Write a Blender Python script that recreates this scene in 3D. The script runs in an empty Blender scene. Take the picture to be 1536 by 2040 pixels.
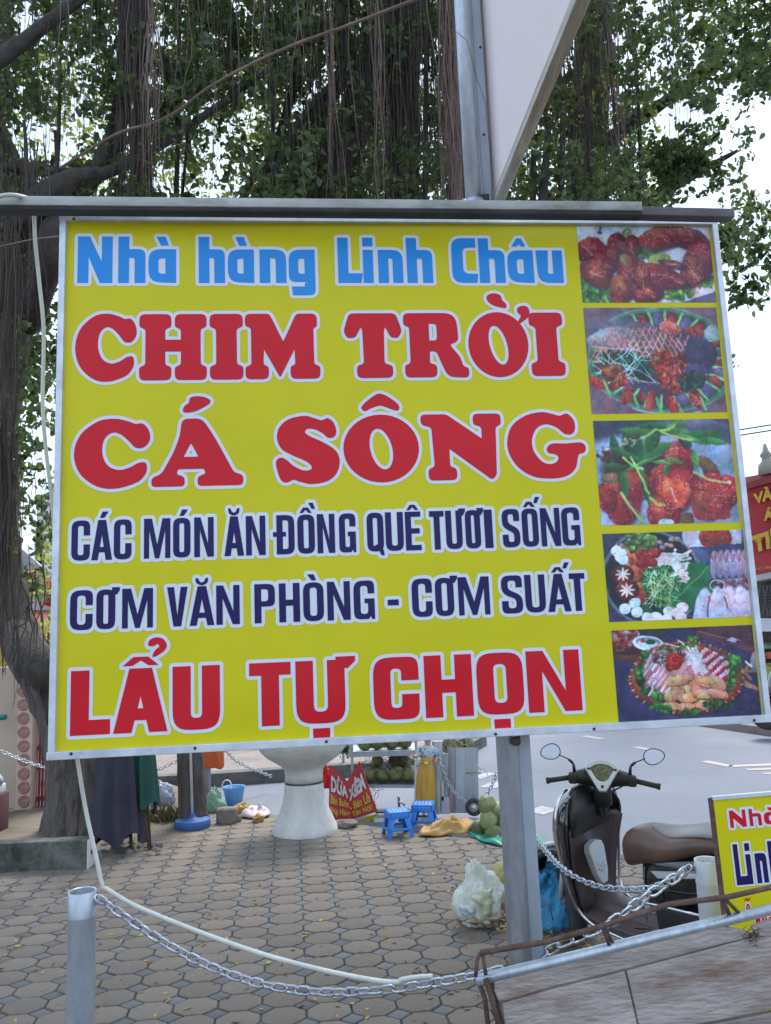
import bpy, math, random
import numpy as np
from mathutils import Vector, Matrix, noise as mnoise
from mathutils.geometry import tessellate_polygon

# ------------------------------------------------------------------ camera, sky, sun, exposure
SC = bpy.context.scene
COL = SC.collection
F, PX, PY0, CAMH = 1580.0, 768.0, 1020.0, 1.70
PITCH, ROLL = math.radians(8.54), math.radians(2.31)
_cp, _sp, _cr, _sr = math.cos(PITCH), math.sin(PITCH), math.cos(ROLL), math.sin(ROLL)
_X = Vector((1, 0, 0)); FWD = Vector((0, _cp, _sp)); _D = Vector((0, _sp, -_cp))
RIGHT = _X * _cr + _D * _sr
DOWN = -_X * _sr + _D * _cr
EYE = Vector((0, 0, CAMH))

cam_d = bpy.data.cameras.new('camera')
cam_d.sensor_fit = 'VERTICAL'; cam_d.sensor_height = 36; cam_d.lens = 36 * F / 2040
cam_d.clip_start = 0.05; cam_d.clip_end = 3000
cam = bpy.data.objects.new('camera', cam_d); COL.objects.link(cam)
cam.matrix_world = Matrix(((RIGHT.x, -DOWN.x, -FWD.x, 0), (RIGHT.y, -DOWN.y, -FWD.y, 0),
                           (RIGHT.z, -DOWN.z, -FWD.z, CAMH), (0, 0, 0, 1)))
SC.camera = cam

SUN_EL, SUN_AZ = math.radians(58), math.radians(18)      # azimuth from +Y towards +X
W = bpy.data.worlds.new('World'); SC.world = W; W.use_nodes = True
nt = W.node_tree; nt.nodes.clear()
_o = nt.nodes.new('ShaderNodeOutputWorld'); _b = nt.nodes.new('ShaderNodeBackground')
_s = nt.nodes.new('ShaderNodeTexSky'); _s.sky_type = 'NISHITA'; _s.sun_disc = False
_s.sun_elevation = SUN_EL; _s.sun_rotation = SUN_AZ; _s.air_density = 1.2; _s.dust_density = 2.0
_m = nt.nodes.new('ShaderNodeMix'); _m.data_type = 'RGBA'
_tc = nt.nodes.new('ShaderNodeTexCoord'); _n = nt.nodes.new('ShaderNodeTexNoise')
_n.inputs['Scale'].default_value = 2.2; _n.inputs['Detail'].default_value = 5
_r = nt.nodes.new('ShaderNodeMapRange')
_r.inputs['From Min'].default_value = 0.3; _r.inputs['From Max'].default_value = 0.7
_r.inputs['To Min'].default_value = 0.55; _r.inputs['To Max'].default_value = 1.0
nt.links.new(_tc.outputs['Generated'], _n.inputs['Vector'])
nt.links.new(_n.outputs['Fac'], _r.inputs['Value'])
nt.links.new(_r.outputs['Result'], _m.inputs['Factor'])
nt.links.new(_s.outputs['Color'], _m.inputs['A'])
_m.inputs['B'].default_value = (4.8, 6.0, 7.5, 1)        # thin bright cloud, in the sky texture's own units
nt.links.new(_m.outputs['Result'], _b.inputs['Color'])
_b.inputs['Strength'].default_value = 0.105
nt.links.new(_b.outputs['Background'], _o.inputs['Surface'])

sun_d = bpy.data.lights.new('sun', 'SUN'); sun_d.energy = 2.2; sun_d.angle = math.radians(24)
sun_d.color = (1.0, 0.95, 0.88)
sun = bpy.data.objects.new('sun', sun_d); COL.objects.link(sun)
_sv = Vector((math.sin(SUN_AZ) * math.cos(SUN_EL), math.cos(SUN_AZ) * math.cos(SUN_EL), math.sin(SUN_EL)))
sun.rotation_euler = _sv.to_track_quat('Z', 'Y').to_euler()
SC.view_settings.view_transform = 'Standard'; SC.view_settings.look = 'None'
SC.view_settings.exposure = 1.22; SC.view_settings.gamma = 1
SC.render.engine = 'CYCLES'
SC.cycles.max_bounces = 6; SC.cycles.transparent_max_bounces = 8

# ------------------------------------------------------------------ measuring helpers (photo pixel -> place in the world)
def ray(x, y):
    return (RIGHT * (x - PX) + DOWN * (y - PY0) + FWD * F).normalized()
def at(x, y, Y):
    r = ray(x, y); return EYE + r * (Y / r.y)
def gz(x, y, z=0.0):
    r = ray(x, y); return EYE + r * ((z - CAMH) / r.z)
def V(*a): return Vector(a)
def size(px, Y): return px * Y / F

# ------------------------------------------------------------------ object helpers
def tag(o, label=None, cat=None, group=None, kind=None):
    if label: o['label'] = label
    if cat: o['category'] = cat
    if group: o['group'] = group
    if kind: o['kind'] = kind
    return o
def thing(name, label, cat, loc=(0, 0, 0), rz=0.0, group=None):
    o = bpy.data.objects.new(name, None); COL.objects.link(o)
    o.empty_display_size = 0.1
    o.location = loc; o.rotation_euler = (0, 0, rz)
    return tag(o, label, cat, group)
def inst(name, me, parent=None, loc=(0, 0, 0), rot=(0, 0, 0), sc=(1, 1, 1)):
    o = bpy.data.objects.new(name, me); COL.objects.link(o)
    o.parent = parent; o.location = loc; o.rotation_euler = rot; o.scale = sc
    return o
def kids(o): return [c for c in bpy.data.objects if c.parent == o]
def copy_tree(o, loc, rz=None, label=None, scale=None):
    c = o.copy(); COL.objects.link(c); c.location = loc
    if rz is not None: c.rotation_euler.z = rz
    if scale is not None: c.scale = scale
    if label: c['label'] = label
    for ch in kids(o):
        d = ch.copy(); COL.objects.link(d); d.parent = c
        for g in kids(ch):
            e = g.copy(); COL.objects.link(e); e.parent = d
    return c

class MB:
    def __init__(s): s.v = []; s.f = []
    def add(s, vs, fs):
        b = len(s.v); s.v += [Vector(q) for q in vs]; s.f += [tuple(b + i for i in f) for f in fs]; return s
    def box(s, c, d, M=None, taper=1.0):
        c = Vector(c); x, y, z = [q / 2 for q in d]
        vs = [V(-x, -y, -z), V(x, -y, -z), V(x, y, -z), V(-x, y, -z),
              V(-x * taper, -y * taper, z), V(x * taper, -y * taper, z), V(x * taper, y * taper, z), V(-x * taper, y * taper, z)]
        if M is not None: vs = [M @ q for q in vs]
        return s.add([c + q for q in vs], [(0, 3, 2, 1), (4, 5, 6, 7), (0, 1, 5, 4), (1, 2, 6, 5), (2, 3, 7, 6), (3, 0, 4, 7)])
    def bar(s, a, b, w, h, up=V(0, 0, 1)):
        a, b = Vector(a), Vector(b); t = (b - a).normalized(); u = t.cross(up)
        if u.length < 1e-4: u = t.cross(V(1, 0, 0))
        u.normalize(); n = u.cross(t)
        vs = [p + u * (i * w / 2) + n * (j * h / 2) for p in (a, b) for i, j in ((-1, -1), (1, -1), (1, 1), (-1, 1))]
        return s.add(vs, [(0, 1, 2, 3), (7, 6, 5, 4), (0, 4, 5, 1), (1, 5, 6, 2), (2, 6, 7, 3), (3, 7, 4, 0)])
    def tube(s, pts, r, seg=8, cap=True, flat=1.0, rough=0.0, seed=0):
        pts = [Vector(p) for p in pts]; n = len(pts)
        rs = r if isinstance(r, (list, tuple)) else [r] * n
        rg = random.Random(seed); b = len(s.v); u = None
        for i, p in enumerate(pts):
            t = (pts[min(i + 1, n - 1)] - pts[max(i - 1, 0)])
            t = t.normalized() if t.length > 1e-9 else V(0, 0, 1)
            if u is None:
                u = t.orthogonal().normalized()
            u = (u - t * u.dot(t)); u = u.normalized() if u.length > 1e-6 else t.orthogonal().normalized()
            w = t.cross(u)
            for k in range(seg):
                a = 2 * math.pi * k / seg; q = rs[i] * (1 + rough * rg.uniform(-1, 1))
                s.v.append(p + u * (math.cos(a) * q) + w * (math.sin(a) * q * flat))
        for i in range(n - 1):
            for k in range(seg):
                a = b + i * seg + k; c = b + i * seg + (k + 1) % seg
                s.f.append((a, c, c + seg, a + seg))
        if cap:
            s.f.append(tuple(b + k for k in reversed(range(seg))))
            s.f.append(tuple(b + (n - 1) * seg + k for k in range(seg)))
        return s
    def lathe(s, prof, c=(0, 0, 0), seg=24, sx=1, sy=1):
        c = Vector(c); b = len(s.v); n = len(prof)
        for r, z in prof:
            for k in range(seg):
                a = 2 * math.pi * k / seg; s.v.append(c + V(math.cos(a) * r * sx, math.sin(a) * r * sy, z))
        for i in range(n - 1):
            for k in range(seg):
                a = b + i * seg + k; d = b + i * seg + (k + 1) % seg
                s.f.append((a, d, d + seg, a + seg))
        if prof[0][0] > 1e-6: s.f.append(tuple(b + k for k in reversed(range(seg))))
        if prof[-1][0] > 1e-6: s.f.append(tuple(b + (n - 1) * seg + k for k in range(seg)))
        return s
    def loft(s, rings, cap=True, closed=True):
        b = len(s.v); m = len(rings[0])
        for r in rings: s.v += [Vector(q) for q in r]
        for i in range(len(rings) - 1):
            for k in range(m if closed else m - 1):
                a = b + i * m + k; c = b + i * m + (k + 1) % m
                s.f.append((a, c, c + m, a + m))
        if cap and closed:
            s.f.append(tuple(b + k for k in reversed(range(m))))
            s.f.append(tuple(b + (len(rings) - 1) * m + k for k in range(m)))
        return s
    def ico(s, c, r, sc=(1, 1, 1), nz=0.0, seed=0, lv=1, M=None):
        import bmesh
        bm = bmesh.new(); bmesh.ops.create_icosphere(bm, subdivisions=lv, radius=1)
        b = len(s.v)
        for q in bm.verts:
            d = q.co.normalized(); k = r * (1 + nz * mnoise.noise(d * 1.7 + V(seed * 3.1, seed * 1.7, 0)))
            p = V(d.x * sc[0], d.y * sc[1], d.z * sc[2]) * k
            if M is not None: p = M @ p
            s.v.append(Vector(c) + p)
        s.f += [tuple(b + q.index for q in f.verts) for f in bm.faces]
        bm.free(); return s
    def mesh(s, name, m, smooth=True, off=None):
        me = bpy.data.meshes.new(name)
        off = off or V(0, 0, 0)
        me.from_pydata([tuple(q - off) for q in s.v], [], s.f); me.update()
        if m: me.materials.append(m)
        if smooth: me.polygons.foreach_set('use_smooth', [True] * len(me.polygons))
        return me
    def build(s, name, m, parent=None, smooth=True, world=True, bevel=0, sub=0, kind=None, sharp=None):
        off = Vector(parent.location) if (parent is not None and world) else V(0, 0, 0)
        me = s.mesh(name, m, smooth, off)
        o = bpy.data.objects.new(name, me); COL.objects.link(o)
        if parent is not None: o.parent = parent
        if bevel:
            q = o.modifiers.new('b', 'BEVEL'); q.width = bevel; q.segments = 2; q.limit_method = 'ANGLE'; q.angle_limit = 0.6
        if sub:
            q = o.modifiers.new('s', 'SUBSURF'); q.levels = sub; q.render_levels = sub
        if smooth and sharp is not None:
            try: me.set_sharp_from_angle(angle=sharp)
            except Exception: pass
        if kind: o['kind'] = kind
        return o

# ------------------------------------------------------------------ materials
_MC = {}
def mat(name, c, rough=0.6, metal=0.0, c2=None, scale=6.0, lo=0.35, hi=0.65, bump=0.0, bscale=None,
        dirt=None, dscale=2.0, dlo=0.5, dhi=0.75, spec=0.5, stretch=None, coat=0.0, rvar=0.0, trans=0.0, detail=6, obj=True, vary=0.0):
    if name in _MC: return _MC[name]
    m = bpy.data.materials.new(name); m.use_nodes = True; t = m.node_tree; N = t.nodes; L = t.links
    p = N['Principled BSDF']
    p.inputs['Roughness'].default_value = rough; p.inputs['Metallic'].default_value = metal
    p.inputs['Specular IOR Level'].default_value = spec
    if coat: p.inputs['Coat Weight'].default_value = coat; p.inputs['Coat Roughness'].default_value = 0.08
    if trans: p.inputs['Transmission Weight'].default_value = trans
    tc = N.new('ShaderNodeTexCoord'); mp = N.new('ShaderNodeMapping')
    L.new(tc.outputs['Object'], mp.inputs['Vector'])
    if stretch: mp.inputs['Scale'].default_value = stretch
    n1 = N.new('ShaderNodeTexNoise'); n1.inputs['Scale'].default_value = scale; n1.inputs['Detail'].default_value = detail
    n1.inputs['Roughness'].default_value = 0.65
    L.new(mp.outputs['Vector'], n1.inputs['Vector'])
    col = None
    if c2 is None: c2 = tuple(q * 0.8 for q in c)
    rp = N.new('ShaderNodeMapRange'); rp.inputs['From Min'].default_value = lo; rp.inputs['From Max'].default_value = hi
    L.new(n1.outputs['Fac'], rp.inputs['Value'])
    mx = N.new('ShaderNodeMix'); mx.data_type = 'RGBA'
    mx.inputs['A'].default_value = (*c, 1); mx.inputs['B'].default_value = (*c2, 1)
    L.new(rp.outputs['Result'], mx.inputs['Factor']); col = mx.outputs['Result']
    if dirt:
        n2 = N.new('ShaderNodeTexNoise'); n2.inputs['Scale'].default_value = dscale; n2.inputs['Detail'].default_value = 8
        n2.inputs['Roughness'].default_value = 0.7
        L.new(mp.outputs['Vector'], n2.inputs['Vector'])
        r2 = N.new('ShaderNodeMapRange'); r2.inputs['From Min'].default_value = dlo; r2.inputs['From Max'].default_value = dhi
        L.new(n2.outputs['Fac'], r2.inputs['Value'])
        m2 = N.new('ShaderNodeMix'); m2.data_type = 'RGBA'; m2.inputs['B'].default_value = (*dirt, 1)
        L.new(col, m2.inputs['A']); L.new(r2.outputs['Result'], m2.inputs['Factor']); col = m2.outputs['Result']
    if vary:
        oi = N.new('ShaderNodeObjectInfo'); r3 = N.new('ShaderNodeMapRange')
        r3.inputs['To Min'].default_value = 1 - vary; r3.inputs['To Max'].default_value = 1 + vary
        L.new(oi.outputs['Random'], r3.inputs['Value'])
        hs = N.new('ShaderNodeHueSaturation'); L.new(col, hs.inputs['Color']); L.new(r3.outputs['Result'], hs.inputs['Value'])
        col = hs.outputs['Color']
    L.new(col, p.inputs['Base Color'])
    if rvar:
        r4 = N.new('ShaderNodeMapRange'); r4.inputs['To Min'].default_value = max(0.02, rough - rvar); r4.inputs['To Max'].default_value = min(1, rough + rvar)
        L.new(n1.outputs['Fac'], r4.inputs['Value']); L.new(r4.outputs['Result'], p.inputs['Roughness'])
    if bump:
        n3 = N.new('ShaderNodeTexNoise'); n3.inputs['Scale'].default_value = bscale or scale * 4; n3.inputs['Detail'].default_value = 6
        L.new(mp.outputs['Vector'], n3.inputs['Vector'])
        bp = N.new('ShaderNodeBump'); bp.inputs['Strength'].default_value = bump; bp.inputs['Distance'].default_value = 0.07 if 'bark' in name else 0.02
        L.new(n3.outputs['Fac'], bp.inputs['Height']); L.new(bp.outputs['Normal'], p.inputs['Normal'])
    _MC[name] = m; return m

def leafmat(name, c, c2, tc, rough=0.5, vary=0.5, tf=0.35):
    m = bpy.data.materials.new(name); m.use_nodes = True; t = m.node_tree; N = t.nodes; L = t.links
    p = N['Principled BSDF']; out = N['Material Output']
    p.inputs['Roughness'].default_value = rough
    g = N.new('ShaderNodeNewGeometry'); mx = N.new('ShaderNodeMix'); mx.data_type = 'RGBA'
    mx.inputs['A'].default_value = (*c, 1); mx.inputs['B'].default_value = (*c2, 1)
    L.new(g.outputs['Random Per Island'], mx.inputs['Factor']); L.new(mx.outputs['Result'], p.inputs['Base Color'])
    tr = N.new('ShaderNodeBsdfTranslucent'); tr.inputs['Color'].default_value = (*tc, 1)
    ms = N.new('ShaderNodeMixShader'); ms.inputs['Fac'].default_value = tf
    L.new(p.outputs['BSDF'], ms.inputs[1]); L.new(tr.outputs['BSDF'], ms.inputs[2]); L.new(ms.outputs['Shader'], out.inputs['Surface'])
    return m

def arr_mesh(name, verts, quads, m, smooth=False, nper=4):
    me = bpy.data.meshes.new(name)
    verts = np.asarray(verts, np.float32).reshape(-1, 3); quads = np.asarray(quads, np.int32).reshape(-1, nper)
    me.vertices.add(len(verts)); me.vertices.foreach_set('co', verts.ravel())
    me.loops.add(quads.size); me.loops.foreach_set('vertex_index', quads.ravel())
    me.polygons.add(len(quads)); me.polygons.foreach_set('loop_start', np.arange(len(quads), dtype=np.int32) * nper)
    me.polygons.foreach_set('loop_total', np.full(len(quads), nper, np.int32))
    if smooth: me.polygons.foreach_set('use_smooth', np.ones(len(quads), bool))
    me.update(calc_edges=True)
    if m: me.materials.append(m)
    return me
# ------------------------------------------------------------------ lettering: rounded polygons and splines
def rp(pts, n=6):
    """closed polygon of (x, y[, radius]) with rounded corners"""
    out = []; m = len(pts)
    for i in range(m):
        p = pts[i]; a = pts[i - 1]; b = pts[(i + 1) % m]
        r = p[2] if len(p) > 2 else 0
        P = np.array(p[:2], float); A = np.array(a[:2], float); B = np.array(b[:2], float)
        if r <= 0: out.append(tuple(P)); continue
        la = np.linalg.norm(A - P); lb = np.linalg.norm(B - P)
        ua = (A - P) / la; ub = (B - P) / lb
        d = min(r, la * 0.499, lb * 0.499)
        s, e = P + ua * d, P + ub * d
        for k in range(n + 1):
            t = k / n; q = (1 - t) ** 2 * s + 2 * t * (1 - t) * P + t * t * e
            # pull a little towards the corner so that it reads as an arc
            c = P * 0.12 * 4 * t * (1 - t) + q * (1 - 0.12 * 4 * t * (1 - t)); out.append(tuple(c))
    return out
def sp(pts, n=5):
    out = []; m = len(pts); P = [np.array(p, float) for p in pts]
    for i in range(m):
        a, b, c, d = P[i - 1], P[i], P[(i + 1) % m], P[(i + 2) % m]
        for k in range(n):
            t = k / n
            out.append(tuple(0.5 * ((2 * b) + (c - a) * t + (2 * a - 5 * b + 4 * c - d) * t * t + (3 * b - a - 3 * c + d) * t ** 3)))
    return out
def el(cx, cy, rx, ry, rot=0, n=40):
    r = math.radians(rot)
    return [(cx + rx * math.cos(t) * math.cos(r) - ry * math.sin(t) * math.sin(r),
             cy + rx * math.cos(t) * math.sin(r) + ry * math.sin(t) * math.cos(r)) for t in [2 * math.pi * k / n for k in range(n)]]
def rect(x0, y0, x1, y1): return [(x0, y0), (x1, y0), (x1, y1), (x0, y1)]
def clean(loop):
    o = []
    for p in loop:
        if not o or abs(p[0] - o[-1][0]) + abs(p[1] - o[-1][1]) > 1e-7: o.append(p)
    if len(o) > 1 and abs(o[0][0] - o[-1][0]) + abs(o[0][1] - o[-1][1]) < 1e-7: o.pop()
    return o

def sans(ch, w, s, t):
    """condensed heavy sans; box w x 1, stem s, bar t -> list of groups, each a list of contours"""
    R = min(w * 0.5, 0.3); ri = max((w - 2 * s) * 0.5, 0.01)
    if ch == 'O': return [[rp([(0, 0, R), (w, 0, R), (w, 1, R), (0, 1, R)]), rp([(s, t, ri), (w - s, t, ri), (w - s, 1 - t, ri), (s, 1 - t, ri)])]]
    if ch == 'Q': return sans('O', w, s, t) + [[[(w * .45, .16), (w * .7, .02), (w * .82, -.1), (w * 1.02, -.1), (w * .98, 0.02), (w * .8, .2)]]]
    if ch == 'C': return [[rp([(w, .62), (w, 1, R), (0, 1, R), (0, 0, R), (w, 0, R), (w, .40), (w - s, .40), (w - s, t, ri), (s, t, ri), (s, 1 - t, ri), (w - s, 1 - t, ri), (w - s, .62)])]]
    if ch == 'G': return [[rp([(w, .66), (w, 1, R), (0, 1, R), (0, 0, R), (w * .72, 0, .06), (w * .8, .08, .03), (w * .86, 0), (w, 0), (w, .53), (w * .52, .53), (w * .52, .41), (w - s, .41), (w - s, t, ri), (s, t, ri), (s, 1 - t, ri), (w - s, 1 - t, ri), (w - s, .66)])]]
    if ch == 'S': return [[rp([(w, .68), (w, 1, R), (0, 1, R), (0, .53, R * .8), (w - s, .37, .1), (w - s, t, ri), (s, t, ri), (s, .33), (0, .33), (0, 0, R), (w, 0, R), (w, .46, R * .8), (s, .63, .1), (s, 1 - t, ri), (w - s, 1 - t, ri), (w - s, .68)])]]
    if ch == 'A':
        a = w / 2 - s * .62; yb = .19; ap = (w / 2 - s) / a
        return [[[(0, 0), (a, 1), (w - a, 1), (w, 0), (w - s, 0), (w - s - a * yb, yb), (s + a * yb, yb), (s, 0)],
                 [(s + a * (yb + t), yb + t), (w / 2, min(ap, .9)), (w - s - a * (yb + t), yb + t)]]]
    if ch == 'N': return [[[(0, 0), (0, 1), (s * 1.02, 1), (w - s * .92, .33), (w - s * .92, 1), (w, 1), (w, 0), (w - s * 1.02, 0), (s * .92, .67), (s * .92, 0)]]]
    if ch == 'M':
        q = s * .82; k = s * .34; m = s * 1.25
        return [[[(0, 0), (0, 1), (m, 1), (w / 2, .34), (w - m, 1), (w, 1), (w, 0), (w - q, 0), (w - q, .70), (w / 2 + k, 0), (w / 2 - k, 0), (q, .70), (q, 0)]]]
    if ch == 'D': return [[rp([(0, 0), (0, .45), (-.09, .45), (-.09, .57), (0, .57), (0, 1), (w, 1, R), (w, 0, R)]),
                           rp([(s, t), (s, .45), (s + .08, .45), (s + .08, .57), (s, .57), (s, 1 - t), (w - s, 1 - t, ri), (w - s, t, ri)])]]
    if ch == 'U': return [[rp([(0, 1), (0, 0, R), (w, 0, R), (w, 1), (w - s, 1), (w - s, t, ri), (s, t, ri), (s, 1)])]]
    if ch == 'E': return [[[(0, 0), (0, 1), (w, 1), (w, 1 - t), (s, 1 - t), (s, .5 + t * .5), (w * .92, .5 + t * .5), (w * .92, .5 - t * .5), (s, .5 - t * .5), (s, t), (w, t), (w, 0)]]]
    if ch == 'T': return [[[(w / 2 - s / 2, 0), (w / 2 - s / 2, 1 - t * 1.1), (0, 1 - t * 1.1), (0, 1), (w, 1), (w, 1 - t * 1.1), (w / 2 + s / 2, 1 - t * 1.1), (w / 2 + s / 2, 0)]]]
    if ch == 'V': return [[[(0, 1), (w / 2 - s * .55, 0), (w / 2 + s * .55, 0), (w, 1), (w - s, 1), (w / 2, .28), (s, 1)]]]
    if ch == 'P': return [[rp([(0, 0), (0, 1), (w, 1, R * .8), (w, .42, R * .8), (s, .42), (s, 0)]), rp([(s, .42 + t), (s, 1 - t), (w - s, 1 - t, ri), (w - s, .42 + t, ri)])]]
    if ch == 'H': return [[[(0, 0), (0, 1), (s, 1), (s, .5 + t * .55), (w - s, .5 + t * .55), (w - s, 1), (w, 1), (w, 0), (w - s, 0), (w - s, .5 - t * .6), (s, .5 - t * .6), (s, 0)]]]
    if ch == 'I': return [[rect(0, 0, w, 1)]]
    if ch == 'L': return [[[(0, 0), (0, 1), (s, 1), (s, t * 1.25), (w, t * 1.25), (w, 0)]]]
    if ch == '-': return [[rect(0, 0, w, 1)]]
    if ch == '!': return [[[(0, 1), (w, 1), (w * .8, .3), (w * .2, .3)], rect(0, 0, w, .18)]]
    if ch == 'X': return [[[(0, 0), (w * .5 - s * .55, .5), (0, 1), (s * 1.1, 1), (w * .5, .66), (w - s * 1.1, 1), (w, 1), (w * .5 + s * .55, .5), (w, 0), (w - s * 1.1, 0), (w * .5, .34), (s * 1.1, 0)]]]
    if ch == 'B': return [[rp([(0, 0), (0, 1), (w * .95, 1, R), (w * .95, .52, .1), (w, .5, .1), (w, 0, R)]), rp([(s, .58), (s, 1 - t), (w - s, 1 - t, ri), (w - s, .58, ri)]), rp([(s, t), (s, .44), (w - s, .44, ri), (w - s, t, ri)])]]
    return []

def acc(kind, w, s, y=1.0):
    """accents in the same units, standing over a letter of width w"""
    c = w / 2
    if kind == 'acute': return [[[(c - s * .35, y + .05), (c + s * .05, y + .21), (c + s * 1.0, y + .21), (c + s * .35, y + .05)]]]
    if kind == 'grave': return [[[(c + s * .5, y + .05), (c + s * .1, y + .21), (c - s * .85, y + .21), (c - s * .2, y + .05)]]]
    if kind == 'hat': return [[[(c - s * 1.0, y + .04), (c - s * .4, y + .18), (c + s * .4, y + .18), (c + s * 1.0, y + .04), (c + s * .45, y + .04), (c, y + .12), (c - s * .45, y + .04)]]]
    if kind == 'breve': return [[sp([(c - s * .9, y + .2), (c - s * .55, y + .2), (c - s * .3, y + .12), (c, y + .1), (c + s * .3, y + .12), (c + s * .55, y + .2), (c + s * .9, y + .2), (c + s * .75, y + .08), (c, y + .02), (c - s * .75, y + .08)])]]
    if kind == 'horn': return [[[(w - s * .5, .92), (w - s * .5, 1.05), (w + s * .2, 1.05), (w + s * .62, 1.05), (w + s * .62, .97), (w + s * .2, .86), (w - s * .1, .86)]]]
    if kind == 'dot': return [[rect(c - s * .48, -.235, c + s * .48, -.075)]]
    if kind == 'hook': return [[sp([(c + .1 + x, y + .15 + v) for x, v in [(.02, .2), (.03, .28), (.13, .33), (.25, .3), (.31, .2), (.28, .12), (.2, .06), (.12, .02), (.08, .03), (.12, .12), (.19, .18), (.16, .22), (.1, .19)]], 3)]]
    return []

def futur(ch, w, s=.225):
    R = .34
    if ch == 'N': return [[[(0, 0), (0, 1), (s * 1.1, 1), (w - s, .46), (w - s, 1), (w, 1), (w, 0), (w - s * 1.15, 0), (s, .56), (s, 0)]]]
    if ch == 'h': return [[rp([(0, 0), (0, 1), (s, 1), (s, .73), (w, .73, .25), (w, 0), (w - s, 0), (w - s, .54, .1), (s, .54), (s, 0)])]]
    if ch == 'n': return [[rp([(0, 0), (0, .73), (w, .73, .25), (w, 0), (w - s, 0), (w - s, .54, .1), (s, .54), (s, 0)])]]
    if ch == 'a': return [[rp([(w, 0), (w, .73), (0, .73, R), (0, .02, .52)], 8), rp([(w - s, .2), (w - s, .53), (w * .36, .53, .14), (w * .36, .2, .16)])]]
    if ch == 'g': return [[rp([(w, -.02), (w, .73), (0, .73, R), (0, .02, .52), (w - s, .02)], 8), rp([(w - s, .2), (w - s, .53), (w * .36, .53, .14), (w * .36, .2, .16)])],
                          [rp([(w, .0), (w, -.27, .14), (w * .14, -.27), (w * .1, -.08), (w - s, -.08), (w - s, .0)])]]
    if ch == 'L': return [[[(0, 0), (0, 1), (s, 1), (s, .21), (w, .21), (w * .93, 0)]]]
    if ch == 'i': return [[rect(0, 0, w, .73)], [rect(0, .81, w, 1)]]
    if ch == 'C': return [[rp([(w * .95, 1), (0, 1, .42), (0, 0, .5), (w * .95, 0), (w, .2), (s * 1.1, .2, .3), (s * 1.1, .79, .26), (w * .95, .79)], 8)]]
    if ch == 'u': return [[rp([(0, .73), (.02, 0, .3), (w, 0), (w, .73), (w - s, .73), (w - s, .2), (s + .02, .2, .1), (s + .05, .73)])]]
    if ch == 'grave': return [[[(w * .3, 1), (w * .62, 1), (w * .74, .81), (w * .45, .81)]]]
    if ch == 'hat': return [[[(w * .2, .82), (w * .4, 1), (w * .58, 1), (w * .74, .82), (w * .56, .82), (w * .48, .88), (w * .4, .82)]]]
    return []

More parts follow.
